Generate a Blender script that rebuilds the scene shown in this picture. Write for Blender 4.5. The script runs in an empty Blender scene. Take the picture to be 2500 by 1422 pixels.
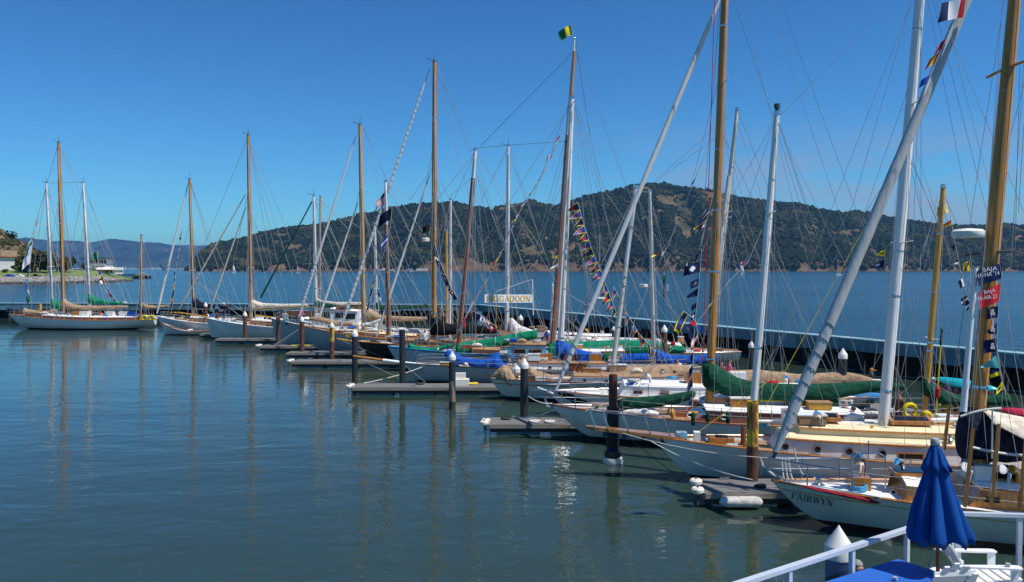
import bpy, math, random
import numpy as np
from mathutils import Vector, Matrix, noise
random.seed(11)
rng = np.random.default_rng(5)
C = bpy.context.scene.collection
sc = bpy.context.scene
R = math.radians

# ------------------------------------------------------------------ camera
F, CX, CY, YH, H = 2000.0, 1250.0, 711.0, 657.0, 7.0      # focal length and horizon of the 2500 px wide photograph, eye height in metres
PITCH = math.atan((CY - YH) / F); cp, sp = math.cos(PITCH), math.sin(PITCH)
cam = bpy.data.cameras.new('camera'); camo = bpy.data.objects.new('camera', cam); C.objects.link(camo)
cam.sensor_width = 36; cam.lens = F / 2500 * 36; cam.clip_start = 0.1; cam.clip_end = 60000
camo.location = (0, 0, H); camo.rotation_euler = (math.pi / 2 - PITCH, 0, 0)
sc.camera = camo

# ------------------------------------------------------------------ sky, sun, exposure
SUN_EL, SUN_AZ = R(60), R(116)                 # azimuth clockwise from straight ahead (+Y)
SKY_STRENGTH = 0.085
w = bpy.data.worlds.new('World'); sc.world = w; w.use_nodes = True
nt = w.node_tree; nt.nodes.clear()
def nn(t, kind, **k):
    n = t.nodes.new(kind)
    for a, b in k.items(): setattr(n, a, b)
    return n
sky = nn(nt, 'ShaderNodeTexSky', sky_type='NISHITA', sun_disc=False)
sky.sun_elevation = SUN_EL; sky.sun_rotation = SUN_AZ
sky.air_density = 1.0; sky.dust_density = 0.15; sky.ozone_density = 4.0; sky.altitude = 0
ga = nn(nt, 'ShaderNodeGamma'); ga.inputs['Gamma'].default_value = 1.35
hs = nn(nt, 'ShaderNodeMix', data_type='RGBA', blend_type='MULTIPLY'); hs.inputs['Factor'].default_value = 1; hs.inputs['B'].default_value = (.232, .475, .60, 1)
nt.links.new(sky.outputs[0], ga.inputs['Color']); nt.links.new(ga.outputs[0], hs.inputs['A'])
tc = nn(nt, 'ShaderNodeTexCoord'); mp = nn(nt, 'ShaderNodeMapping'); mp.inputs['Scale'].default_value = (5, 5, 24); mp.inputs['Location'].default_value = (2.1, 0, .6)
cl = nn(nt, 'ShaderNodeTexNoise'); cl.inputs['Scale'].default_value = 1.0; cl.inputs['Detail'].default_value = 6; cl.inputs['Roughness'].default_value = .55
cr = nn(nt, 'ShaderNodeValToRGB'); cr.color_ramp.elements[0].position = .40; cr.color_ramp.elements[1].position = .64
sep = nn(nt, 'ShaderNodeSeparateXYZ'); band = nn(nt, 'ShaderNodeMapRange'); band.interpolation_type = 'SMOOTHSTEP'
band.inputs['From Min'].default_value = .19; band.inputs['From Max'].default_value = .06
mul = nn(nt, 'ShaderNodeMath', operation='MULTIPLY'); mul2 = nn(nt, 'ShaderNodeMath', operation='MULTIPLY'); mul2.inputs[1].default_value = .75
mixc = nn(nt, 'ShaderNodeMix', data_type='RGBA'); mixc.inputs['B'].default_value = (3.1, 3.25, 4.4, 1)
bg = nn(nt, 'ShaderNodeBackground'); bg.inputs['Strength'].default_value = SKY_STRENGTH; wo = nn(nt, 'ShaderNodeOutputWorld')
L = nt.links.new
L(tc.outputs['Generated'], mp.inputs['Vector']); L(mp.outputs[0], cl.inputs['Vector']); L(cl.outputs['Fac'], cr.inputs[0])
L(tc.outputs['Generated'], sep.inputs[0]); L(sep.outputs['Z'], band.inputs['Value'])
L(cr.outputs[0], mul.inputs[0]); L(band.outputs[0], mul.inputs[1]); L(mul.outputs[0], mul2.inputs[0])
xr = nn(nt, 'ShaderNodeMapRange'); xr.interpolation_type = 'SMOOTHSTEP'; xr.inputs['From Min'].default_value = -.02; xr.inputs['From Max'].default_value = .16; mul3 = nn(nt, 'ShaderNodeMath', operation='MULTIPLY')
L(sep.outputs['X'], xr.inputs['Value']); L(mul2.outputs[0], mul3.inputs[0]); L(xr.outputs[0], mul3.inputs[1]); L(mul3.outputs[0], mixc.inputs['Factor']); L(hs.outputs['Result'], mixc.inputs['A']); L(mixc.outputs['Result'], bg.inputs['Color']); L(bg.outputs[0], wo.inputs[0])
sun = bpy.data.lights.new('sun', 'SUN'); sun.energy = 4.0; sun.angle = R(.53); sun.color = (1, .955, .88)
suno = bpy.data.objects.new('sun', sun); C.objects.link(suno)
to_sun = Vector((math.sin(SUN_AZ) * math.cos(SUN_EL), math.cos(SUN_AZ) * math.cos(SUN_EL), math.sin(SUN_EL)))
suno.rotation_euler = to_sun.to_track_quat('Z', 'Y').to_euler(); suno.location = to_sun * 60
sc.view_settings.view_transform = 'Standard'; sc.view_settings.look = 'None'; sc.view_settings.exposure = 0.35; sc.view_settings.gamma = 1
sc.view_settings.use_curve_mapping = False

# ------------------------------------------------------------------ geometry of the view: pixel of the photograph + distance -> place
def P(px, py, Y):
    u = (CY - py) / F; t = Y / (cp + u * sp)
    return Vector(((px - CX) / F * t, Y, H + (u * cp - sp) * t))
def Wz(px, py, z):
    u = (CY - py) / F; t = (z - H) / (u * cp - sp)
    return Vector(((px - CX) / F * t, (cp + u * sp) * t, z))

# ------------------------------------------------------------------ materials
MATS = {}
def mat(name, col, rough=.5, var=.12, scale=2.5, bump=0.0, metal=0, stretch=(1, 1, 1), col2=None, thr=(.35, .65), coat=0, spec=.5, bscale=None, detail=5):
    if name in MATS: return MATS[name]
    m = bpy.data.materials.new(name); m.use_nodes = True; t = m.node_tree; b = t.nodes['Principled BSDF']
    b.inputs['Roughness'].default_value = rough; b.inputs['Metallic'].default_value = metal
    b.inputs['Specular IOR Level'].default_value = spec; b.inputs['Coat Weight'].default_value = coat; b.inputs['Coat Roughness'].default_value = .08
    c = nn(t, 'ShaderNodeTexCoord'); q = nn(t, 'ShaderNodeMapping'); q.inputs['Scale'].default_value = stretch
    n = nn(t, 'ShaderNodeTexNoise'); n.inputs['Scale'].default_value = scale; n.inputs['Detail'].default_value = detail; n.inputs['Roughness'].default_value = .6
    r = nn(t, 'ShaderNodeValToRGB'); r.color_ramp.elements[0].position, r.color_ramp.elements[1].position = thr
    a = col2 if col2 else [x * (1 - var) for x in col]
    d = col if col2 else [min(1, x * (1 + var)) for x in col]
    r.color_ramp.elements[0].color = (*a, 1); r.color_ramp.elements[1].color = (*d, 1)
    l = t.links.new
    l(c.outputs['Object'], q.inputs[0]); l(q.outputs[0], n.inputs['Vector']); l(n.outputs['Fac'], r.inputs[0]); l(r.outputs[0], b.inputs['Base Color'])
    if bump:
        bp = nn(t, 'ShaderNodeBump'); bp.inputs['Strength'].default_value = 1; bp.inputs['Distance'].default_value = bump
        n2 = n
        if bscale:
            n2 = nn(t, 'ShaderNodeTexNoise'); n2.inputs['Scale'].default_value = bscale; n2.inputs['Detail'].default_value = 4
            l(q.outputs[0], n2.inputs['Vector'])
        l(n2.outputs['Fac'], bp.inputs['Height']); l(bp.outputs[0], b.inputs['Normal'])
    MATS[name] = m
    return m
def M(n): return MATS[n]
WHITE = (.78, .78, .76)
mat('white_paint', WHITE, .3, .06, 1.2)
mat('hull_white', (.76, .75, .72), .2, .09, .7, coat=.4)
mat('hull_white_cool', (.70, .68, .64), .22, .10, .9, coat=.4)
mat('hull_green_white', (.58, .60, .54), .22, .10, .9, coat=.4)
mat('hull_grey', (.46, .45, .45), .25, .12, .8, coat=.3)
mat('hull_blue_grey', (.36, .40, .43), .25, .12, .8, coat=.3)
mat('hull_black', (.012, .012, .014), .25, .2, 1)
mat('hull_cream', (.66, .63, .54), .25, .1, .8, coat=.3)
mat('hull_pale_blue', (.42, .50, .55), .25, .1, .8, coat=.3)
mat('boot_black', (.02, .021, .026), .4, .2)
mat('bottom_red', (.07, .025, .022), .6, .3)
mat('bottom_navy', (.015, .02, .05), .5, .3)
mat('wood_varnish', (.52, .22, .04), .25, .2, 5, stretch=(2, 2, .25), col2=(.34, .12, .02), coat=.7, detail=7)
mat('wood_mast', (.60, .265, .032), .42, .2, 5, stretch=(3, 3, .15), col2=(.42, .165, .018), coat=.15, detail=7)
mat('wood_yellow', (.68, .35, .042), .42, .2, 5, stretch=(3, 3, .15), col2=(.50, .235, .025), coat=.15, detail=7)
mat('wood_red', (.40, .10, .018), .42, .2, 5, stretch=(3, 3, .15), col2=(.22, .055, .014), coat=.15, detail=7)
mat('mahogany', (.22, .065, .022), .22, .2, 6, stretch=(.3, 3, 3), col2=(.13, .035, .012), coat=.8)
mat('teak', (.40, .25, .13), .6, .2, 9, stretch=(.3, 6, 6), col2=(.29, .175, .09))
mat('cream_paint', (.80, .68, .42), .4, .07, 1.5)
mat('mast_white', (.80, .80, .79), .28, .05, 2)
mat('mast_cream', (.66, .63, .55), .35, .1, 2)
mat('steel', (.55, .57, .6), .22, .1, 5, metal=1)
mat('wire', (.30, .30, .30), .6, .1, 5)
mat('wire_dark', (.06, .065, .075), .5, .1, 5)
mat('rope_white', (.62, .60, .54), .8, .2, 20)
mat('rope_yellow', (.75, .55, .03), .7, .2, 20)
def canvas(n, c): mat(n, c, .88, .22, 1.9, bump=.06, stretch=(1.6, 1.6, 3.0), bscale=2.6, spec=.15, detail=8)
canvas('canvas_tan', (.38, .262, .165)); canvas('canvas_forest', (.008, .062, .036)); canvas('canvas_green', (.006, .20, .105)); canvas('canvas_blue', (.008, .085, .42))
canvas('canvas_navy', (.010, .014, .034)); canvas('canvas_black', (.009, .009, .011)); canvas('canvas_cream', (.62, .54, .43)); canvas('canvas_white', (.66, .65, .62))
canvas('canvas_red', (.24, .018, .03)); mat('sail_grey', (.50, .50, .50), .8, .05, 3, bump=.012, stretch=(3, 3, .8), spec=.2); mat('sail_white', (.72, .71, .68), .8, .05, 3, bump=.01, stretch=(3, 3, .8), spec=.2); mat('umbrella_blue', (.003, .062, .27), .8, .06, 3, spec=.2); canvas('canvas_teal', (.01, .22, .22))
mat('table_blue', (.012, .11, .46), .7, .06, 2, bump=.01)
mat('glass_dark', (.012, .015, .018), .06, .2, 2)
mat('black_rubber', (.014, .014, .015), .55, .3, 4, bump=.01)
mat('pile_black', (.022, .023, .027), .6, .35, 3, bump=.01, stretch=(2, 2, .6))
mat('pile_rust', (.17, .065, .03), .85, .3, 4, bump=.015, stretch=(2, 2, .7), col2=(.065, .03, .02))
mat('pile_yellow', (.66, .47, .025), .6, .2, 1.6, bump=.01, stretch=(2.5, 2.5, .7), col2=(.22, .075, .02), thr=(.46, .54), detail=8)
mat('pile_growth', (.060, .062, .035), .95, .3, 5, bump=.03, col2=(.022, .022, .016), detail=8)
mat('pile_worn', (.28, .20, .14), .9, .3, 2.5, bump=.02, stretch=(3, 3, .5), col2=(.03, .026, .024), thr=(.42, .56), detail=8)
mat('pile_navy', (.02, .035, .085), .5, .2)
mat('cap_white', (.79, .76, .69), .4, .08, 3)
mat('dock_deck', (.19, .183, .178), .9, .3, 1.8, bump=.012, stretch=(.5, 4, 4), col2=(.115, .11, .108), detail=9)
mat('dock_side', (.30, .27, .22), .85, .25, 2, stretch=(.5, 2, 4), col2=(.18, .16, .14), detail=8)
mat('dock_dark', (.045, .036, .032), .9, .35, 2, stretch=(.6, 2, 2))
mat('float_blue', (.10, .26, .33), .5, .2, 3)
mat('float_foam', (.55, .52, .47), .8, .25, 5, bump=.02)
mat('bumper_white', (.70, .65, .56), .6, .15, 4)
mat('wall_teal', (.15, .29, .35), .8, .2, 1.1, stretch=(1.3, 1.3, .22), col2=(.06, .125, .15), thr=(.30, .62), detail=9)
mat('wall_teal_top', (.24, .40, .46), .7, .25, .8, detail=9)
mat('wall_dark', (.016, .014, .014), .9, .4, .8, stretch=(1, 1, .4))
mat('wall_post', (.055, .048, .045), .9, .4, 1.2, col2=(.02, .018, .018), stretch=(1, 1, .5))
mat('rail_white', (.56, .60, .66), .3, .05, 3, metal=.1)
mat('chair_white', (.80, .80, .79), .45, .05, 4)
mat('skin', (.50, .27, .19), .5, .1, 8); mat('hair_brown', (.05, .03, .018), .7, .2, 12); mat('hair_grey', (.30, .28, .26), .7, .2, 12); mat('hair_sandy', (.30, .17, .08), .7, .2, 12)
for n_, c_ in dict(red=(.55, .022, .035), yellow=(.80, .60, .01), blue=(.02, .085, .40), navy=(.012, .022, .085), white=(.80, .80, .80), black=(.012, .012, .014), green=(.012, .16, .07), orange=(.62, .20, .02),
                   sky=(.08, .34, .55), teal=(.10, .42, .46), pink=(.62, .13, .22), brown=(.14, .09, .045), lime=(.30, .42, .05), grey=(.30, .31, .33), denim=(.045, .075, .15), salmon=(.66, .24, .19), aqua=(.01, .42, .52)).items():
    mat('cloth_' + n_, c_, .75, .07, 4, spec=.2)

# ------------------------------------------------------------------ mesh building and the object tree
ORIG = {}
class MB:
    def __init__(s): s.v = []; s.f = []; s.m = []
    def add(s, vs, fs, mi=0):
        o = len(s.v); s.v += [tuple(x) for x in vs]; s.f += [tuple(i + o for i in q) for q in fs]; s.m += [mi] * len(fs); return s
    def box(s, c, d, X=(1, 0, 0), Y=None, Z=(0, 0, 1), mi=0):
        X = Vector(X).normalized(); Z = Vector(Z).normalized(); Y = Vector(Y).normalized() if Y is not None else Z.cross(X).normalized(); c = Vector(c)
        vs = [c + X * (a * d[0] / 2) + Y * (b * d[1] / 2) + Z * (e * d[2] / 2) for a in (-1, 1) for b in (-1, 1) for e in (-1, 1)]
        return s.add(vs, [(0, 1, 3, 2), (4, 6, 7, 5), (0, 4, 5, 1), (2, 3, 7, 6), (0, 2, 6, 4), (1, 5, 7, 3)], mi)
    def tube(s, pts, r, n=8, mi=0, cap=True, flat=1.0):
        pts = [Vector(p) for p in pts]; k = len(pts); rs = r if isinstance(r, (list, tuple)) else [r] * k
        up = Vector((0, 0, 1)); d0 = (pts[-1] - pts[0])
        if abs(d0.normalized().z) > .9 if d0.length else True: up = Vector((0, 1, 0))
        vs = []
        for i, p in enumerate(pts):
            d = (pts[min(i + 1, k - 1)] - pts[max(i - 1, 0)]).normalized()
            a = d.cross(up)
            if a.length < 1e-5: a = d.cross(Vector((1, 0, 0)))
            a.normalize(); b = a.cross(d).normalized()
            vs += [p + (a * math.cos(2 * math.pi * j / n) + b * math.sin(2 * math.pi * j / n) * flat) * rs[i] for j in range(n)]
        fs = [(i * n + j, i * n + (j + 1) % n, (i + 1) * n + (j + 1) % n, (i + 1) * n + j) for i in range(k - 1) for j in range(n)]
        if cap: fs += [tuple(range(n))[::-1], tuple((k - 1) * n + j for j in range(n))]
        return s.add(vs, fs, mi)
    def lathe(s, prof, c, n=16, mi=0, ax=None):
        c = Vector(c); Z = Vector(ax).normalized() if ax is not None else Vector((0, 0, 1))
        X = Z.orthogonal().normalized(); Y = Z.cross(X); vs = []
        for (r, z) in prof: vs += [c + Z * z + (X * math.cos(2 * math.pi * j / n) + Y * math.sin(2 * math.pi * j / n)) * r for j in range(n)]
        k = len(prof); fs = [(i * n + j, i * n + (j + 1) % n, (i + 1) * n + (j + 1) % n, (i + 1) * n + j) for i in range(k - 1) for j in range(n)]
        fs += [tuple(range(n))[::-1], tuple((k - 1) * n + j for j in range(n))]
        return s.add(vs, fs, mi)
    def loft(s, rings, closed=True, cap=True, mi=0):
        n = len(rings[0]); k = len(rings); vs = [p for r_ in rings for p in r_]
        m = n if closed else n - 1
        fs = [(i * n + j, i * n + (j + 1) % n, (i + 1) * n + (j + 1) % n, (i + 1) * n + j) for i in range(k - 1) for j in range(m)]
        if cap and closed: fs += [tuple(range(n))[::-1], tuple((k - 1) * n + j for j in range(n))]
        return s.add(vs, fs, mi)
    def sweep(s, pts, r, n=10, N=20):
        return s.tube(pts, r, n)
    def build(s, name, m, parent=None, smooth=True, org=None, kind=None):
        o_ = Vector(org) if org is not None else (ORIG[parent.name] if parent is not None else Vector((0, 0, 0)))
        me = bpy.data.meshes.new(name); me.from_pydata([tuple(Vector(p) - o_) for p in s.v], [], s.f)
        for q in (m if isinstance(m, (list, tuple)) else [m]): me.materials.append(M(q) if isinstance(q, str) else q)
        me.polygons.foreach_set('material_index', s.m)
        if smooth:
            me.polygons.foreach_set('use_smooth', [True] * len(me.polygons))
            try: me.set_sharp_from_angle(angle=R(38))
            except Exception: pass
        me.update()
        o = bpy.data.objects.new(name, me); C.objects.link(o)
        if parent is not None: o.parent = parent
        else: o.location = o_
        ORIG[o.name] = o_
        if kind: o['kind'] = kind
        return o
def tag(o, label, cat, group=None):
    o['label'] = label; o['category'] = cat
    if group: o['group'] = group
    return o
def thing(name, label, cat, loc, group=None):
    o = bpy.data.objects.new(name, None); C.objects.link(o); o.location = loc; o.empty_display_size = .3; ORIG[o.name] = Vector(loc)
    return tag(o, label, cat, group)
def resample(pts, n):
    pts = [Vector((p[0], p[1], 0)) for p in pts]; d = [0]
    for a, b in zip(pts, pts[1:]): d.append(d[-1] + (b - a).length)
    out = []
    for i in range(n):
        t = d[-1] * i / (n - 1); k = 0
        while k < len(pts) - 2 and d[k + 1] < t: k += 1
        q = (t - d[k]) / max(1e-9, d[k + 1] - d[k]); out.append(pts[k].lerp(pts[k + 1], q))
    return out
def lerp_tab(tab, x):
    if x <= tab[0][0]: return tab[0][1]
    for (a, b), (c, d) in zip(tab, tab[1:]):
        if x <= c: return b + (d - b) * (x - a) / (c - a)
    return tab[-1][1]
def fast_mesh(name, V, T, mats, mi=None, smooth=False, kind=None):
    me = bpy.data.meshes.new(name); V = np.asarray(V, np.float32); T = np.asarray(T, np.int32); k = T.shape[1]
    me.vertices.add(len(V)); me.vertices.foreach_set('co', V.ravel()); me.loops.add(T.size); me.loops.foreach_set('vertex_index', T.ravel())
    me.polygons.add(len(T)); me.polygons.foreach_set('loop_start', np.arange(0, T.size, k, dtype=np.int32)); me.polygons.foreach_set('loop_total', np.full(len(T), k, np.int32))
    for q in mats: me.materials.append(M(q) if isinstance(q, str) else q)
    if mi is not None: me.polygons.foreach_set('material_index', np.asarray(mi, np.int32))
    me.polygons.foreach_set('use_smooth', np.full(len(T), smooth)); me.update(calc_edges=True); me.validate()
    o = bpy.data.objects.new(name, me); C.objects.link(o); ORIG[o.name] = Vector((0, 0, 0))
    if kind: o['kind'] = kind
    return o

# ------------------------------------------------------------------ water
def water_mat(name, col, layers, rough, patch):
    m = bpy.data.materials.new(name); m.use_nodes = True; t = m.node_tree; b = t.nodes['Principled BSDF']; l = t.links.new
    b.inputs['Base Color'].default_value = (*col, 1); b.inputs['Roughness'].default_value = rough; b.inputs['IOR'].default_value = 1.333
    c = nn(t, 'ShaderNodeTexCoord'); total = None
    for (scale, st, amp, rot) in layers:
        q = nn(t, 'ShaderNodeMapping'); q.inputs['Scale'].default_value = (st, 1, 1); q.inputs['Rotation'].default_value = (0, 0, R(rot))
        n = nn(t, 'ShaderNodeTexNoise'); n.inputs['Scale'].default_value = scale; n.inputs['Detail'].default_value = 2.5; n.inputs['Roughness'].default_value = .5; n.inputs['Distortion'].default_value = .4
        a = nn(t, 'ShaderNodeMath', operation='MULTIPLY'); a.inputs[1].default_value = amp
        l(c.outputs['Object'], q.inputs[0]); l(q.outputs[0], n.inputs['Vector']); l(n.outputs['Fac'], a.inputs[0])
        if total is None: total = a
        else:
            s_ = nn(t, 'ShaderNodeMath', operation='ADD'); l(total.outputs[0], s_.inputs[0]); l(a.outputs[0], s_.inputs[1]); total = s_
    pn = nn(t, 'ShaderNodeTexNoise'); pn.inputs['Scale'].default_value = patch; pn.inputs['Detail'].default_value = 3
    qm = nn(t, 'ShaderNodeMapping'); qm.inputs['Scale'].default_value = (.35, 1, 1); l(c.outputs['Object'], qm.inputs[0]); l(qm.outputs[0], pn.inputs['Vector'])
    mr = nn(t, 'ShaderNodeMapRange'); mr.inputs['From Min'].default_value = .35; mr.inputs['From Max'].default_value = .65; mr.inputs['To Min'].default_value = .5; mr.inputs['To Max'].default_value = 1.3
    l(pn.outputs['Fac'], mr.inputs['Value'])
    mm = nn(t, 'ShaderNodeMath', operation='MULTIPLY'); l(total.outputs[0], mm.inputs[0]); l(mr.outputs[0], mm.inputs[1])
    bp = nn(t, 'ShaderNodeBump'); bp.inputs['Distance'].default_value = 1; bp.inputs['Strength'].default_value = 1
    l(mm.outputs[0], bp.inputs['Height']); l(bp.outputs[0], b.inputs['Normal'])
    return m
harbour_m = water_mat('harbour_water', (.027, .049, .038), [(.5, .5, .052, 10), (1.9, .6, .020, -14), (6.0, .6, .0058, 22)], .008, .06)
bay_m = water_mat('bay_water', (.011, .052, .080), [(.22, .5, .62, 8), (.75, .55, .34, -12), (2.6, .7, .10, 20)], .2, .012)
WA, WB, WC = Vector((-110, 118.4, 0)), Vector((-4.8, 110, 0)), Vector((58, -9.3, 0))      # breakwater: left end, corner, right end
def sheet(name, polys, m):
    b = MB()
    for q in polys: b.add([(x, y, 0) for x, y in q], [tuple(range(len(q)))])
    return b.build(name, m, None, False, kind='structure')
sheet('harbour_water', [[(-300, -90), (100.5, -90), (WB.x, WB.y), (WA.x, WA.y), (-300, 133.6)]], harbour_m)
FAR = 18200; SX = 13500
sheet('bay_water', [[(-300, -90), (-300, 133.6), (WA.x, WA.y), (WB.x, WB.y), (WB.x, FAR), (-SX, FAR), (-SX, -90)],
                    [(100.5, -90), (SX, -90), (SX, FAR), (WB.x, FAR), (WB.x, WB.y)]], bay_m)

# ------------------------------------------------------------------ island across the strait
PROF = [(300, 668), (440, 664), (470, 655), (485, 628), (510, 606), (530, 598), (560, 590), (600, 581), (640, 569), (700, 559), (760, 552), (800, 544), (850, 534), (900, 520), (950, 509), (1000, 502), (1050, 497), (1090, 495), (1120, 497), (1160, 504),
        (1200, 509), (1240, 500), (1280, 491), (1300, 491), (1340, 504), (1370, 501), (1420, 484), (1450, 475), (1480, 469), (1520, 458), (1560, 450), (1590, 447), (1620, 448), (1660, 458), (1700, 462), (1740, 466), (1790, 482), (1850, 490), (1900, 494),
        (1950, 499), (2000, 513), (2060, 520), (2090, 517), (2130, 524), (2180, 534), (2250, 544), (2300, 552), (2350, 552), (2400, 553), (2450, 549), (2500, 553), (2650, 560), (2900, 590), (3200, 640), (3300, 666)]
Y0, YR, YB = 2330.0, 3000.0, 3500.0
nx, ny = 420, 64
pxs = np.linspace(430, 3260, nx); vs_ = np.linspace(0, 1, ny)
prof = np.interp(pxs, [a for a, _ in PROF], [b for _, b in PROF])
ridge = np.maximum(0, (YH - prof) / F * YR + 5)
def vnoise(x, y, z=0): return noise.noise(Vector((x, y, z)))
XX = np.zeros((nx, ny)); YY = np.zeros((nx, ny)); ZZ = np.zeros((nx, ny))
for i in range(nx):
    k = (pxs[i] - CX) / F; h = ridge[i]
    y0 = Y0 + 40 * vnoise(pxs[i] * .008, 3) + 18 * vnoise(pxs[i] * .03, 9)
    yr = y0 + (YR - Y0) * min(1, .25 + h / 160)
    for j in range(ny):
        v = j / (ny - 1) * 1.35; y = y0 + (yr - y0) * v
        if v <= 1: g = .10 * min(1, v / .03) + .90 * (v ** .95) if h > 12 else v
        else: g = 1 - (v - 1) * 1.6
        sp_ = math.sin(math.pi * min(1, v)) if v < 1 else 0
        spur = (vnoise(pxs[i] * .010, v * 1.3, 1) * .26 + vnoise(pxs[i] * .026, v * 2.6, 4) * .13 + vnoise(pxs[i] * .07, v * 6, 6) * .05) * sp_ - .06 * sp_
        XX[i, j] = k * y; YY[i, j] = y; ZZ[i, j] = max(-2 if j == 0 else 0.4, h * max(0, g + spur)) if j else -2
V = np.stack([XX, YY, ZZ], -1).reshape(-1, 3)
I = np.arange(nx * ny).reshape(nx, ny)
T = np.stack([I[:-1, :-1], I[1:, :-1], I[1:, 1:], I[:-1, 1:]], -1).reshape(-1, 4)
im = bpy.data.materials.new('island_ground'); im.use_nodes = True; t = im.node_tree; b = t.nodes['Principled BSDF']; b.inputs['Roughness'].default_value = .95; b.inputs['Specular IOR Level'].default_value = .1
c = nn(t, 'ShaderNodeTexCoord'); n1 = nn(t, 'ShaderNodeTexNoise'); n1.inputs['Scale'].default_value = .011; n1.inputs['Detail'].default_value = 9; n1.inputs['Roughness'].default_value = .65
r1 = nn(t, 'ShaderNodeValToRGB'); e = r1.color_ramp.elements; e[0].position, e[1].position = .36, .62; e[0].color = (.030, .034, .016, 1); e[1].color = (.17, .112, .058, 1)
x_ = e.new(.48); x_.color = (.075, .06, .03, 1)
t.links.new(c.outputs['Object'], n1.inputs['Vector']); t.links.new(n1.outputs['Fac'], r1.inputs[0])
ge = nn(t, 'ShaderNodeNewGeometry'); sx = nn(t, 'ShaderNodeSeparateXYZ'); t.links.new(ge.outputs['Position'], sx.inputs[0])
mr = nn(t, 'ShaderNodeMapRange'); mr.inputs['From Min'].default_value = 12; mr.inputs['From Max'].default_value = 30; t.links.new(sx.outputs['Z'], mr.inputs['Value'])
n2 = nn(t, 'ShaderNodeTexNoise'); n2.inputs['Scale'].default_value = .05; n2.inputs['Detail'].default_value = 7; t.links.new(c.outputs['Object'], n2.inputs['Vector'])
r2 = nn(t, 'ShaderNodeValToRGB'); r2.color_ramp.elements[0].color = (.038, .028, .018, 1); r2.color_ramp.elements[1].color = (.22, .14, .08, 1); r2.color_ramp.elements[0].position = .3; r2.color_ramp.elements[1].position = .7
t.links.new(n2.outputs['Fac'], r2.inputs[0]); mx = nn(t, 'ShaderNodeMix', data_type='RGBA'); t.links.new(mr.outputs[0], mx.inputs['Factor']); t.links.new(r2.outputs[0], mx.inputs['A']); t.links.new(r1.outputs[0], mx.inputs['B'])
t.links.new(mx.outputs['Result'], b.inputs['Base Color'])
fast_mesh('island_hill', V, T, [im], smooth=True, kind='structure')
# tree clumps
for n_, c_, d_ in (('leaf_dark', (.015, .026, .011), (.006, .012, .006)), ('leaf_mid', (.027, .041, .015), (.012, .020, .009)), ('leaf_olive', (.050, .054, .021), (.022, .027, .012)), ('leaf_dry', (.095, .075, .036), (.05, .04, .022)), ('leaf_bright', (.075, .115, .028), (.03, .05, .014)), ('leaf_gold', (.15, .115, .025), (.06, .05, .015))):
    mat(n_, c_, .9, col2=d_, scale=.9, spec=.1)
ph = (1 + 5 ** .5) / 2
ICO = np.array([(-1, ph, 0), (1, ph, 0), (-1, -ph, 0), (1, -ph, 0), (0, -1, ph), (0, 1, ph), (0, -1, -ph), (0, 1, -ph), (ph, 0, -1), (ph, 0, 1), (-ph, 0, -1), (-ph, 0, 1)]) / math.sqrt(1 + ph * ph)
ICF = np.array([(0, 11, 5), (0, 5, 1), (0, 1, 7), (0, 7, 10), (0, 10, 11), (1, 5, 9), (5, 11, 4), (11, 10, 2), (10, 7, 6), (7, 1, 8), (3, 9, 4), (3, 4, 2), (3, 2, 6), (3, 6, 8), (3, 8, 9), (4, 9, 5), (2, 4, 11), (6, 2, 10), (8, 6, 7), (9, 8, 1)])
def clumps(name, pos, size, zs, mi, mats, jit=.28, kind='stuff', smooth=False):
    n = len(pos); base = ICO[None] * (1 + rng.uniform(-jit, jit, (n, 12, 1))) * size[:, None, None]
    base = base * np.stack([np.ones(n), np.ones(n), zs], -1)[:, None, :]
    a = rng.uniform(0, 6.283, n); ca, sa = np.cos(a)[:, None], np.sin(a)[:, None]
    x = base[..., 0] * ca - base[..., 1] * sa; y = base[..., 0] * sa + base[..., 1] * ca
    V = np.stack([x, y, base[..., 2]], -1) + np.asarray(pos)[:, None, :]
    T = (ICF[None] + (np.arange(n) * 12)[:, None, None]).reshape(-1, 3)
    return fast_mesh(name, V.reshape(-1, 3), T, mats, np.repeat(mi, 20), smooth=smooth, kind=kind)
pos = []; size = []; zsc = []; mi = []
def isl(fi, fj):
    i, j = int(fi), int(fj); a, b_ = fi - i, fj - j
    def q(A): return (A[i, j] * (1 - a) + A[i + 1, j] * a) * (1 - b_) + (A[i, j + 1] * (1 - a) + A[i + 1, j + 1] * a) * b_
    return q(XX), q(YY), q(ZZ)
NT = 72000; jr = int((ny - 1) / 1.35) + 3
for _ in range(NT):
    fi, fj = random.uniform(0, nx - 1.01), random.uniform(0.4, jr)
    x, y, z = isl(fi, fj)
    if z < 2: continue
    dens = vnoise(x * .0042, y * .0035, 2) * .8 + vnoise(x * .015, y * .011, 7) * .55 + vnoise(x * .05, y * .04, 8) * .3 + .43
    hfrac = z / max(1, ridge[int(fi)])
    if 1440 < pxs[int(fi)] < 1790 and hfrac > .62: dens -= .14
    if z < 24: dens -= .22
    if 1900 < pxs[int(fi)] : dens += .12
    if dens < random.uniform(-.05, .12): continue
    big = dens > .05
    s = random.uniform(3.2, 6.8) if random.random() < .8 else random.uniform(6, 10)
    if not big: s *= .6
    pos.append((x, y, z + s * .45)); size.append(s); zsc.append(random.uniform(.7, 1.05))
    m_ = vnoise(x * .012, y * .012, 20) + random.uniform(-.35, .35)
    mi.append(0 if m_ < .02 else 1 if m_ < .30 else 2 if m_ < .52 else 3)
clumps('island_forest', np.array(pos), np.array(size), np.array(zsc), np.array(mi), ['leaf_dark', 'leaf_mid', 'leaf_olive', 'leaf_dry'])

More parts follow.
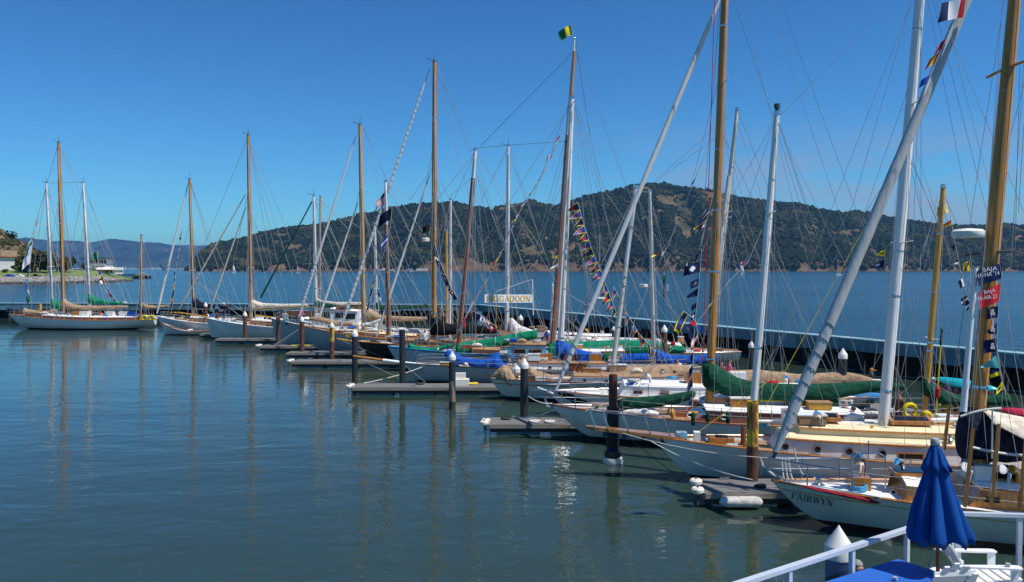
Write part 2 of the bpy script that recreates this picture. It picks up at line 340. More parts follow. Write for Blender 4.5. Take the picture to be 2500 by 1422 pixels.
# ------------------------------------------------------------------ far hills across the bay, in the haze
fh = bpy.data.materials.new('far_hill_cover'); fh.use_nodes = True; t = fh.node_tree; b = t.nodes['Principled BSDF']; b.inputs['Roughness'].default_value = 1; b.inputs['Specular IOR Level'].default_value = 0
c = nn(t, 'ShaderNodeTexCoord'); n1 = nn(t, 'ShaderNodeTexNoise'); n1.inputs['Scale'].default_value = .002; n1.inputs['Detail'].default_value = 8; r1 = nn(t, 'ShaderNodeValToRGB'); e = r1.color_ramp.elements
e[0].position, e[1].position = .4, .62; e[0].color = (.012, .021, .016, 1); e[1].color = (.050, .055, .036, 1)
vo = nn(t, 'ShaderNodeTexVoronoi'); vo.inputs['Scale'].default_value = .012; r2 = nn(t, 'ShaderNodeValToRGB'); r2.color_ramp.elements[0].position = .10; r2.color_ramp.elements[1].position = .16; r2.color_ramp.elements[0].color = (1, 1, 1, 1); r2.color_ramp.elements[1].color = (0, 0, 0, 1)
n3 = nn(t, 'ShaderNodeTexNoise'); n3.inputs['Scale'].default_value = .0012; n3.inputs['Detail'].default_value = 4; r3 = nn(t, 'ShaderNodeValToRGB'); r3.color_ramp.elements[0].position = .48; r3.color_ramp.elements[1].position = .62
mu = nn(t, 'ShaderNodeMath', operation='MULTIPLY'); mx = nn(t, 'ShaderNodeMix', data_type='RGBA'); mx.inputs['B'].default_value = (.62, .58, .52, 1)
for a, b_ in ((c.outputs['Object'], n1.inputs['Vector']), (c.outputs['Object'], vo.inputs['Vector']), (c.outputs['Object'], n3.inputs['Vector']), (n1.outputs['Fac'], r1.inputs[0]), (vo.outputs['Distance'], r2.inputs[0]), (n3.outputs['Fac'], r3.inputs[0]),
              (r2.outputs[0], mu.inputs[0]), (r3.outputs[0], mu.inputs[1]), (mu.outputs[0], mx.inputs['Factor']), (r1.outputs[0], mx.inputs['A']), (mx.outputs['Result'], b.inputs['Base Color'])): t.links.new(a, b_)
def range_hill(name, ys, yr, tab, seed):
    NX, NY = 200, 26; px = np.linspace(-500, 1500, NX); V = []
    for x in px:
        h = max(2, (YH - lerp_tab(tab, x) - 4 * vnoise(x * .02, seed) - 2 * vnoise(x * .07, seed + 5)) / F * yr)
        for j in range(NY):
            v = j / (NY - 1) * 1.25; y = ys + (yr - ys) * v
            g = v ** 1.1 if v < 1 else 1 - (v - 1) * 2
            g += (vnoise(x * .02, v * 2, seed) * .2 + vnoise(x * .06, v * 5, seed) * .08) * math.sin(math.pi * min(1, v))
            V.append(((x - CX) / F * y, y, h * max(.01, g) if j else -1))
    I = np.arange(NX * NY).reshape(NX, NY); T = np.stack([I[:-1, :-1], I[1:, :-1], I[1:, 1:], I[:-1, 1:]], -1).reshape(-1, 4)
    fast_mesh(name, np.array(V), T, [fh], smooth=True, kind='structure')
range_hill('far_hills', 12300, 14200, [(-500, 618), (0, 612), (90, 606), (160, 612), (200, 604), (260, 600), (330, 592), (380, 590), (430, 601), (500, 604), (600, 606), (1500, 640)], 2)
range_hill('distant_ridge', 14500, 16800, [(-500, 590), (0, 588), (60, 580), (120, 586), (180, 590), (240, 588), (280, 583), (340, 590), (450, 598), (700, 604), (1500, 640)], 8)
cb = MB()
for _ in range(260):                          # pale waterfront buildings of the far shore, a few metres high at fourteen kilometres
    x = random.uniform(-500, 520); y = random.uniform(12250, 12330); wd = random.uniform(20, 90); hh = random.uniform(10, 26)
    cb.box(((x - CX) / F * y, y, hh / 2 - 1), (wd, 30, hh))
mat('far_city', (.60, .57, .52), .9, .2, .01)
cb.build('far_shore_buildings', 'far_city', None, False, kind='stuff')

# ------------------------------------------------------------------ headland at left: rocks, lawn, bank, trees, houses
mat('rock_grey', (.34, .315, .29), .9, .35, .6, col2=(.17, .155, .14)); mat('rock_wet', (.05, .043, .038), .8, .3, .6)
mat('lawn_green', (.17, .24, .045), .95, .2, .15, col2=(.12, .17, .035)); mat('dry_grass', (.24, .165, .085), .95, .3, .06, col2=(.09, .07, .035), detail=8); mat('tarmac', (.09, .088, .09), .9, .2, .4)
hb = MB()
def front(px):    # waterline of the headland, metres away
    return lerp_tab([(-400, 330), (-60, 366), (100, 382), (200, 405), (310, 455)], px)
rows = []
for px in range(-420, 330, 10):
    y = front(px); tip = max(0, min(1, (318 - px) / 90))
    rows.append([P(px, YH, y + d) + Vector((0, 0, -H + z * (tip if i else 1))) for i, (d, z) in enumerate([(-1, -1.0), (4, 1.9), (9, 2.8), (26, 4.7), (44, 6.2), (120, 6.6), (190, 6.0), (230, -1)])])
hb.loft(rows, closed=False, cap=False)
hb.build('headland_lawn', 'lawn_green', None, True, kind='structure')
pos = []; size = []; mi = []
for _ in range(3800):
    px = random.uniform(-140, 322); y = front(px); tip = max(0.12, min(1, (322 - px) / 80)); d = random.uniform(-1.5, 9); z = lerp_tab([(-1.5, -.3), (4, 2.0), (9, 2.9)], d) * tip
    p = P(px, YH, y + d); s = random.uniform(.35, .95); pos.append((p.x, p.y, z)); size.append(s); mi.append(1 if z < .7 + random.uniform(-.2, .2) else 0)
clumps('shore_rocks', np.array(pos), np.array(size), np.full(len(pos), .75), np.array(mi), ['rock_grey', 'rock_wet'], jit=.35)
# bank behind the lawn
rows = []
for px in range(-420, 150, 8):
    z = lerp_tab([(-420, 36), (-60, 34), (0, 31.5), (14, 29), (28, 26.5), (43, 24), (57, 22.7), (79, 19.7), (104, 14.8), (125, 8), (140, 3), (150, 2)], px)
    z += 1.2 * vnoise(px * .05, 1)
    rows.append([P(px, YH, y) + Vector((0, 0, -H + a * z + (1.0 * vnoise(px * .07, y * .06) if 0 < a < 1 else 0))) for y, a in ((432, .10), (440, .3), (452, .58), (468, .82), (490, 1), (530, .9), (580, .2))])
bk = MB(); bk.loft(rows, closed=False, cap=False); bk.build('dry_hillside', 'dry_grass', None, True, kind='structure')
pos = []; size = []; mi = []
for _ in range(2600):
    px = random.uniform(-160, 140); v = random.random(); y = 434 + 60 * v
    z0 = lerp_tab([(-420, 36), (-60, 34), (0, 31.5), (14, 29), (28, 26.5), (43, 24), (57, 22.7), (79, 19.7), (104, 14.8), (125, 8), (140, 3), (150, 2)], px) * lerp_tab([(434, .14), (440, .3), (452, .58), (468, .82), (490, 1), (530, .9)], y)
    if vnoise(px * .04, v * 4, 3) < random.uniform(-.35, .15): continue
    p = P(px, YH, y); s = random.uniform(.4, 1.3); pos.append((p.x, p.y, z0 + s * .3)); size.append(s); mi.append(random.choice((2, 3, 3, 1)))
clumps('hillside_scrub', np.array(pos), np.array(size), np.full(len(pos), .8), np.array(mi), ['leaf_dark', 'leaf_mid', 'leaf_olive', 'leaf_dry'])
def tree(px, ybase, Yd, hpx, wpx, mats_, label, n=260, group='trees on the headland', flat=.8):
    base = P(px, ybase, Yd); h = hpx * Yd / F; r = wpx * Yd / F / 2; root = thing('leafy_tree', label, 'tree', base, group)
    tb = MB(); tb.tube([base + Vector((0, 0, -.6)), base + Vector((.05 * r, 0, h * .35)), base + Vector((0, .1 * r, h * .62))], [r * .10, r * .075, r * .04], 8)
    for k in range(5):
        a = k * 1.3; tb.tube([base + Vector((0, 0, h * .25)), base + Vector((math.cos(a) * r * .35, math.sin(a) * r * .35, h * .5)), base + Vector((math.cos(a) * r * .65, math.sin(a) * r * .65, h * .68))], [r * .05, r * .035, r * .015], 6)
    tb.build('trunk', 'wood_red', root)
    pos = []; size = []; mi = []
    lobes = [(random.uniform(-.5, .5), random.uniform(-.5, .5), random.uniform(.25, .8), random.uniform(.35, .55)) for _ in range(8)]
    for _ in range(n):
        lx, ly, lz, lr = random.choice(lobes); d = Vector((random.gauss(0, 1), random.gauss(0, 1), random.gauss(0, .8))).normalized() * (random.random() ** .4) * lr
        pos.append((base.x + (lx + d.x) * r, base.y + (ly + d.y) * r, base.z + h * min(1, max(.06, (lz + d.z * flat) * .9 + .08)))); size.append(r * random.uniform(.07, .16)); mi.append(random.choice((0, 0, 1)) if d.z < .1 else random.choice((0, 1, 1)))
    o = clumps('crown', np.array(pos), np.array(size), np.full(n, .8), np.array(mi), mats_, jit=.4, kind=None)
    me = o.data; me.transform(Matrix.Translation(-base)); o.parent = root
    return root
tree(84, 668, 412, 54, 82, ['leaf_olive', 'leaf_gold'], 'large golden green tree left of the white mast on the lawn edge')
tree(120, 669, 414, 48, 62, ['leaf_mid', 'leaf_olive'], 'dark green tree filling the gap behind the tall wooden mast')
tree(160, 668, 428, 46, 52, ['leaf_olive', 'leaf_gold'], 'brownish tree right of the tall wooden mast by the road')
tree(205, 664, 470, 24, 24, ['leaf_mid', 'leaf_olive'], 'small grey green tree beside the tiered waterfront building', n=150)
tree(50, 664, 415, 18, 44, ['leaf_bright', 'leaf_mid'], 'low rounded bright green shrub beside the white house', n=180, flat=.5)
tree(26, 596, 484, 31, 37, ['leaf_dark', 'leaf_mid'], 'dark round pine standing on the dry hillside', n=220)
tree(12, 668, 405, 12, 22, ['leaf_bright', 'leaf_mid'], 'small green hedge bush in front of the white house wall', n=100)
# white house at the frame's edge
mat('plaster_white', (.62, .62, .60), .8, .08, .3); mat('roof_tan', (.42, .28, .17), .85, .15, .5); mat('roof_red', (.30, .085, .05), .8, .15, .5)
hp = P(-25, 662, 424); hs_ = thing('low_house', 'low white house with a flat tan roof below the dry hillside', 'house', hp)
b = MB(); b.box(hp + Vector((0, 0, 3.2)), (18.5, 12, 8)); b.build('wall', 'plaster_white', hs_, False)
b = MB(); b.box(hp + Vector((0, 0, 9.0)), (20.4, 13.4, 3.2)); b.build('roof', 'roof_tan', hs_, False)
b = MB(); b.box(hp + Vector((0, -.2, 7.3)), (20.8, 13.8, .35)); b.build('fascia', 'roof_red', hs_, False)
for k in range(3):
    b = MB(); b.box(hp + Vector((-5.5 + k * 5, -6.04, 3.4)), (1.8, .12, 2)); b.build('window', 'glass_dark', hs_, False)
# tiered waterfront building
tp = P(252, 668, 478); tbd = thing('tiered_building', 'white tiered waterfront building with rounded red awning and dark flat roof', 'building', tp)
U = 478 / F
b = MB(); b.box(tp + Vector((2 * U, 0, 5 * U)), (74 * U, 10, 14 * U)); b.build('lower_storey', 'plaster_white', tbd, False)
b = MB(); b.box(tp + Vector((-8 * U, 1, 16 * U)), (48 * U, 9, 9 * U)); b.build('middle_storey', 'plaster_white', tbd, False)
b = MB(); b.box(tp + Vector((-8 * U, 2, 28 * U)), (44 * U, 8, 14 * U)); b.build('upper_storey', 'plaster_white', tbd, False)
b = MB(); b.box(tp + Vector((-12 * U, 1.5, 36.5 * U)), (76 * U, 12, 1.6 * U)); b.build('roof', 'wire_dark', tbd, False)
b = MB()
b.loft([[tp + Vector((x * U, y, z * U)) for y, z in ((-7.5, 8), (-7.5, 9.5), (-6.5, 13.5), (-4.5, 15), (4, 15), (4, 8))] for x in (-2, 38, 42)]); b.build('awning', 'cap_white', tbd)
b = MB(); b.box(tp + Vector((20 * U, -7.55, 8.6 * U)), (42 * U, .2, 1.6 * U)); b.build('awning_valance', 'roof_red', tbd, False)
for zz, x0, x1, y in ((21.5, -32, 14, -4.2), (12.5, -34, -2, -5.2)):
    b = MB(); b.box(tp + Vector(((x0 + x1) / 2 * U, y, zz * U)), ((x1 - x0) * U, 2.4, 1.1 * U)); b.build('balcony', 'cap_white', tbd, False)
    b = MB(); b.box(tp + Vector(((x0 + x1) / 2 * U, y - 1.1, (zz + 3) * U)), ((x1 - x0) * U, .1, .3 * U)); b.box(tp + Vector(((x0 + x1) / 2 * U, y - 1.1, (zz + 1.8) * U)), ((x1 - x0) * U, .1, .2 * U)); b.build('balcony_rail', 'cap_white', tbd, False)
for k in range(6):
    b = MB(); b.box(tp + Vector(((-26 + k * 7) * U, -2.06, 28.5 * U)), (4.6 * U, .12, 7 * U)); b.build('window', 'glass_dark', tbd, False)
for k in range(7):
    b = MB(); b.box(tp + Vector(((-30 + k * 10) * U, -5.06, 4.5 * U)), (7.4 * U, .12, 5 * U)); b.build('window', 'glass_dark', tbd, False)
rd = MB(); rd.add([P(172, 668, 452) + Vector((0, 0, .5)), P(212, 668, 452) + Vector((0, 0, .5)), P(206, 660, 475) + Vector((0, 0, .3)), P(178, 658, 490) + Vector((0, 0, .3))], [(0, 1, 2, 3)])
rd.build('shore_road', 'tarmac', None, False, kind='structure')
for k, px in enumerate((10, 26, 38, 52, 64, 78, 94, 110, 160, 190, 214, 236, 254, 270)):
    b = MB(); p = P(px, 681 - k * .55, front(px) + 13); p.z = 3.0; b.box(p + Vector((0, 0, .5)), (.5, .5, 1.2)); b.lathe([(.36, 0), (.2, .15), (0.02, .22)], p + Vector((0, 0, 1.1)), 6)
    tag(b.build('bollard', 'dock_side', None, False, org=p), 'short pale bollard, one of the evenly spaced line on the lawn edge above the rocks', 'bollard', 'bollards along the shore lawn')
for k, (px, yb, Yd, cm) in enumerate(((24, 681, 386, 'cloth_blue'), (88, 680, 396, 'cloth_black'), (46, 681, 388, 'cloth_white'))):
    p = P(px, yb, Yd); p.z = 3.0; lab = ('blue car parked on the lawn edge at the frame side', 'black car parked on the lawn by the tall white mast', 'white car parked on the lawn between blue and black cars')[k]
    r_ = thing('parked_car', lab, 'car', p, 'cars parked on the lawn')
    b = MB(); b.loft([[p + Vector((x, y, z)) for x, y, z in ((-a, s_, .3), (a, s_, .3), (a, s_, .95), (a * .55, s_ * .85, 1.05), (a * .35, s_ * .8, 1.5), (-a * .45, s_ * .8, 1.5), (-a * .75, s_ * .85, 1.0), (-a, s_, .9))] for a, s_ in ((2.15, -.85), (2.2, 0), (2.15, .85))]); b.build('body', cm, r_)
    b = MB(); b.box(p + Vector((-.1, -.74, 1.25)), (1.5, .12, .32)); b.build('window', 'glass_dark', r_, False)
    for x in (-1.35, 1.35):
        b = MB(); b.lathe([(.33, -.1), (.33, .1)], p + Vector((x, -.82, .33)), 12, ax=(0, 1, 0)); b.build('wheel', 'black_rubber', r_)
# dark work barge and its pier
bp_ = P(346, 681, 585); bp_.z = 0; bg_ = thing('work_barge', 'dark work barge with a pale deck lying off the headland point', 'barge', bp_)
U = 585 / F
b = MB(); b.loft([[bp_ + Vector((x * U, y, z * U)) for y, z in ((-4, 7), (-3.4, -1), (3.4, -1), (4, 7))] for x in (-17, -14, 16, 18)]); b.build('hull', 'boot_black', bg_, False)
b = MB(); b.box(bp_ + Vector((1 * U, 0, 8.5 * U)), (33 * U, 7.6, 2 * U)); b.build('deck', 'dock_side', bg_, False)
b = MB(); b.box(bp_ + Vector((4 * U, 0, 11.5 * U)), (8 * U, 3, 4 * U)); b.box(bp_ + Vector((-8 * U, 0, 11 * U)), (5 * U, 3, 3 * U)); b.build('deck_house', 'dock_side', bg_, False)
pp = P(308, 676, 560); pp.z = 0; pr = thing('timber_pier', 'low dark timber pier between the rocky point and the barge', 'pier', pp)
b = MB(); b.box(pp + Vector((0, 0, 3)), (40 * .28, 3, .8)); b.build('pier_deck', 'dock_dark', pr, False)
for k in range(11):
    b = MB(); b.tube([pp + Vector((-5.2 + k * 1.04, -1, -1)), pp + Vector((-5.2 + k * 1.04, -1, 2.7))], .2, 6); b.build('pier_pile', 'dock_dark', pr)

# ------------------------------------------------------------------ breakwater round the basin
bw = thing('breakwater', 'long dark breakwater with a pale blue capping beam round the harbour', 'breakwater', (0, 108, 0))
def wall_run(a, b_, z0, z1, th, name, m, off=0):
    d = (b_ - a).normalized(); n_ = Vector((-d.y, d.x, 0))
    if n_.y < 0: n_ = -n_
    mbx = MB(); c_ = (a + b_) / 2 + n_ * (off + th / 2); mbx.box((c_.x, c_.y, (z0 + z1) / 2), ((b_ - a).length, th, z1 - z0), X=d); return mbx.build(name, m, bw, False)
for a, b_ in ((WA, WB), (WB, WC)):
    d = (b_ - a).normalized(); n_ = Vector((-d.y, d.x, 0)); Ln = (b_ - a).length
    if n_.y < 0: n_ = -n_
    NSEG = int(Ln / 5.5)
    for i in range(NSEG):
        p, q = a + d * (Ln * i / NSEG + .015), a + d * (Ln * (i + 1) / NSEG - .015); j = random.uniform(-.02, .02)
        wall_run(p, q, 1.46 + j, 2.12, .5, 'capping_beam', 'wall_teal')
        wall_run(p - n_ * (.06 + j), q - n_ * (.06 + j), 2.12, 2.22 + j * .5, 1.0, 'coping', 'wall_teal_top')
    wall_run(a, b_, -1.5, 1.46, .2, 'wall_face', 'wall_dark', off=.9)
    k = 0; x = 1.0
    while x < Ln - 1:                                  # short hanging plates of uneven depth under the beam, and raking piles
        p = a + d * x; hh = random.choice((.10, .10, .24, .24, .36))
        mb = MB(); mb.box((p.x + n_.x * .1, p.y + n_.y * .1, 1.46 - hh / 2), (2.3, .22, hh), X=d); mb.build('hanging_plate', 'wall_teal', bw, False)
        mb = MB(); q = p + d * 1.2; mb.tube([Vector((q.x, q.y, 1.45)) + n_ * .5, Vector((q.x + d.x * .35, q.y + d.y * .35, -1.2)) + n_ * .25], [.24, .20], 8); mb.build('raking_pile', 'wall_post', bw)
        x += 2.45; k += 1

# ------------------------------------------------------------------ floating docks: near left corner of each finger at the waterline, in pixels
ends = [(1724, 1240), (1196, 1062), (862, 966), (714, 899), (700, 876), (635, 859), (526, 840), (487, 827), (466, 818)]
SHORE = lambda y: 5.6 - (y - 24) * .58 + 18.5        # edge of the main walkway
labs = ['floating dock finger nearest the terrace beside the FAIRWYN', 'floating dock finger with the tall white capped black pile and coiled lines', 'long dock finger with a white step box and blue floats', 'dock finger with the yellow topped pile', 'dock finger just behind the yellow topped pile finger', 'dock finger with a yellow hose along its edge', 'dock finger under the white capped brown pile, third from the far end', 'narrow dock finger with a pale rounded end, second from the far end', 'farthest dock finger in front of the small rowing dinghy']
DOCK = []; mat('paint_lamp', (.5, .52, .5), .3, .05)
for k, (px, py) in enumerate(ends):
    a = Wz(px, py, 0); w_ = 1.55 if k < 6 else 1.3; x1 = SHORE(a.y); ht = .46
    root = thing('dock_finger', labs[k], 'dock', (a.x, a.y, 0), 'floating dock fingers'); DOCK.append((a, w_, ht, root))
    c_ = Vector(((a.x + x1) / 2, a.y + w_ / 2, 0)); ln = x1 - a.x
    nb = 2 if k > 2 else 3
    for q in range(nb):
        mb = MB(); ww = w_ / nb - .012; mb.box(c_ + Vector((0, -w_ / 2 + (q + .5) * w_ / nb, ht - .04)), (ln, ww, .08)); mb.build('deck_board', 'dock_deck', root, False)
    mb = MB(); mb.box(c_ + Vector((0, -w_ / 2 - .03, ht - .10)), (ln + .06, .06, .16)); mb.build('fascia', 'dock_side', root, False)
    mb = MB(); mb.box(c_ + Vector((0, -w_ / 2 + .02, ht - .27)), (ln, .06, .16)); mb.build('waler', 'dock_dark', root, False)
    mb = MB(); mb.box(c_ + Vector((-ln / 2 - .03, 0, ht - .12)), (.06, w_, .2)); mb.build('end_fascia', 'dock_side', root, False)
    x = a.x + .25; 
    while x < x1 - 1 and x < a.x + 26:
        mb = MB(); mb.box((x + .95, c_.y, .06), (1.85, w_ - .25, .34)); mb.build('float', 'float_foam' if k == 0 else 'float_blue', root, False); x += 2.35
    for q in range(5 if k < 6 else 3):
        p_ = Vector((a.x + .9 + q * 2.4, a.y + (.14 if q % 2 else w_ - .14), ht)); mb = MB(); mb.box(p_ + Vector((0, 0, .07)), (.30, .05, .045)); mb.box(p_ + Vector((-.05, 0, .03)), (.04, .04, .06)); mb.box(p_ + Vector((.05, 0, .03)), (.04, .04, .06)); mb.build('cleat', 'steel', root, False)
    if k in (1, 2, 3, 5):
        p_ = Vector((x1 - 5.5, a.y + w_ - .3, ht)); mb = MB(); mb.box(p_ + Vector((0, 0, .4)), (.26, .22, .8)); o_ = mb.build('power_pedestal', 'cap_white', root, False); mb = MB(); mb.lathe([(.15, .8), (.15, .86), (.05, .95)], p_, 10); mb.build('lamp', 'paint_lamp', o_)
    if k in (0, 1, 2, 3, 5, 8):
        for dy, dz, dx in ((.05, .5, -.08), (.55, .62 if k == 0 else .5, -.02)):
            r_ = .19; mb = MB(); mb.lathe([(.05, -.09), (r_ * .8, -.085), (r_, -.04), (r_, .04), (r_ * .8, .085), (.05, .09)], Vector((a.x - .16 + dx, a.y + dy, dz)), 16); mb.build('roller_bumper', 'bumper_white', root)
            mb = MB(); mb.tube([Vector((a.x - .16 + dx, a.y + dy, dz - .45)), Vector((a.x - .16 + dx, a.y + dy, dz + .14))], .03, 6); mb.build('bumper_pin', 'pile_rust', root)
def fender(p0, p1, r, m, label, group=None):
    mb = MB(); d = p1 - p0; mb.tube([p0, p0 + d * .06, p0 + d * .14, p0 + d * .86, p0 + d * .94, p1], [r * .3, r * .8, r, r, r * .8, r * .3], 12); return tag(mb.build('fender', m, None, org=p0), label, 'fender', group)
a0 = DOCK[0][0]; fender(a0 + Vector((.35, -.16, .22)), a0 + Vector((1.6, -.16, .22)), .16, 'float_foam', 'fat grimy white fender tied along the nearest dock edge')
# walkway along the shore end of the fingers
mb = MB(); y0_, y1_ = 20, 104
mb.add([(SHORE(y0_), y0_, .5), (SHORE(y0_) + 2.6, y0_, .5), (SHORE(y1_) + 2.6, y1_, .5), (SHORE(y1_), y1_, .5), (SHORE(y0_), y0_, .02), (SHORE(y0_) + 2.6, y0_, .02), (SHORE(y1_) + 2.6, y1_, .02), (SHORE(y1_), y1_, .02)], [(0, 1, 2, 3), (4, 7, 6, 5), (0, 4, 5, 1), (1, 5, 6, 2), (2, 6, 7, 3), (3, 7, 4, 0)])
wk = tag(mb.build('main_walkway', 'dock_deck', None, False, org=(SHORE(62), 62, 0)), 'long floating walkway joining the shore ends of all the dock fingers', 'dock')

# ------------------------------------------------------------------ piles
def pile(px, ytop, Yd, wpx, m, cap=True, label='', bands=None, zbot=-1.2, hollow=False):
    p = P(px, ytop, Yd); r = wpx * Yd / F / 2; ztop = p.z; base = Vector((p.x, p.y, 0)); root = thing('dock_pile', label, 'pile', base, 'piles of the marina'); ch = 0
    if cap:
        h1 = r * 1.55; h2 = r * 1.05; ch = h1 + h2
        mb = MB(); mb.lathe([(.01, ztop), (r * .15, ztop - h1 * .12), (r * 1.06, ztop - h1), (r * 1.08, ztop - h1 - .01), (r * 1.08, ztop - ch), (r * .9, ztop - ch)], base, 20); mb.build('cone_cap', 'cap_white', root)
    zt = ztop - ch
    bands = bands or [(zt, zbot, m)]
    if bands[-1][1] < 0: z0_ = bands[-1]; bands = bands[:-1] + [(z0_[0], .42, z0_[2]), (.42, z0_[1], 'pile_growth')]
    for (za, zb, mm) in bands:
        mb = MB(); n_ = max(3, int((za - zb) / .35)); prof = [(r * (1 + .015 * vnoise(i * .7, px)), zb + (za - zb) * i / (n_ - 1)) for i in range(n_)]
        if hollow and za == bands[0][0]: prof += [(r * .86, za), (r * .86, za - .25)]
        mb.lathe(prof, base, 18); mb.build('shaft', mm, root)
    return root, base, r, ztop
def zat(py, Yd): return P(0, py, Yd).z
pile(2048, 1283, 14.0, 62, 'pile_navy', label='thick pile with a big white cone cap behind the terrace railing')
pile(1838, 980, 25.2, 28, None, False, 'tall pile with flaking yellow top and dark rusty base on the nearest dock', [(zat(980, 25.2), zat(1089, 25.2), 'pile_yellow'), (zat(1089, 25.2), -1.2, 'pile_rust')], hollow=True)
r_, bs, rr, zt = pile(1497, 915, 29.4, 21, 'pile_rust', False, 'rusty pile wrapped in black tyre rings with a white float ring at its foot', hollow=True)
for k in range(26):
    z = 2.0 - k * .092; nm = 'cloth_navy' if k in (9, 10, 16, 17, 18) else 'black_rubber'
    mb = MB(); mb.lathe([(rr * 1.05, z - .045), (rr * 1.42, z - .036), (rr * 1.5, z), (rr * 1.42, z + .036), (rr * 1.05, z + .045)], bs, 18); mb.build('tyre_ring', nm, r_)
mb = MB(); mb.lathe([(rr * 1.1, .22), (rr * 1.9, .24), (rr * 2.05, .34), (rr * 1.9, .44), (rr * 1.1, .46)], bs, 20); mb.build('tyre_ring', 'black_rubber', r_)
mb = MB(); mb.lathe([(rr * 1.1, -.05), (rr * 2.2, -.03), (rr * 2.4, .08), (rr * 2.2, .2), (rr * 1.1, .21)], bs, 20); mb.build('float_ring', 'bumper_white', r_)
pile(1280, 874, 35.9, 20, 'pile_black', label='slim black pile with white cone cap on the dock left of the tyre wrapped pile')
pile(1104, 858, 40.6, 16.5, None, True, 'worn black and bare wood pile with white cone cap standing in open water', [(zat(885, 40.6), zat(930, 40.6), 'pile_black'), (zat(930, 40.6), -1.2, 'pile_worn')])
pile(982, 806, 47.0, 15, 'pile_black', False, 'tall charcoal pile without cap on the dock with blue floats', hollow=True)
pile(866, 803, 51.2, 14.5, 'pile_black', label='charcoal pile with white cone cap in front of the black hull')
pile(810, 786, 59.3, 11, None, True, 'pile with white cone cap and bright yellow upper half', [(zat(800, 59.3), zat(835, 59.3), 'pile_yellow'), (zat(835, 59.3), -1.2, 'pile_rust')])
pile(737, 772, 64.8, 10.5, 'pile_rust', label='brown pile with white cone cap left of the yellow topped pile')
pile(679, 776, 70.4, 9.5, 'pile_rust', False, 'bare topped brown pile in front of the trawler bow', hollow=True)
pile(598, 760, 77.6, 9.5, 'pile_rust', label='brown white capped pile in front of the sloop with the cream boom cover')
pile(529, 743, 83.4, 9, 'pile_rust', label='brown white capped pile right of the navy boom cover')
pile(502, 738, 88.2, 8.5, 'pile_rust', label='farthest brown white capped pile, standing before the navy boom cover')
pile(2058, 850, 38.5, 20, 'pile_black', label='grey cone capped pile before the breakwater between grey furled sail and wide white mast', zbot=0)
pile(1622, 793, 55, 14, 'pile_rust', label='short brown pile with white cone cap near the breakwater right of the cream masts')
pile(1498, 796, 66, 9, 'pile_black', label='small white capped pile against the breakwater left of the cream mast')
pile(1834, 832, 47, 13, 'pile_black', label='dark pile with white cap hidden partly by the smaller white mast')
pile(1271, 768, 78, 11, 'pile_rust', label='small white capped pile against the dark breakwater behind the name banner')
pile(1072, 750, 92, 11, 'pile_worn', False, 'pale flat topped pile beside the tall mast with the black cover')
pile(98, 742, 104, 9, 'pile_yellow', False, 'yellow pile behind the bow of the long white yacht')
pile(558, 744, 100, 8, 'pile_black', False, 'dark post before the breakwater beside the cream boom cover')

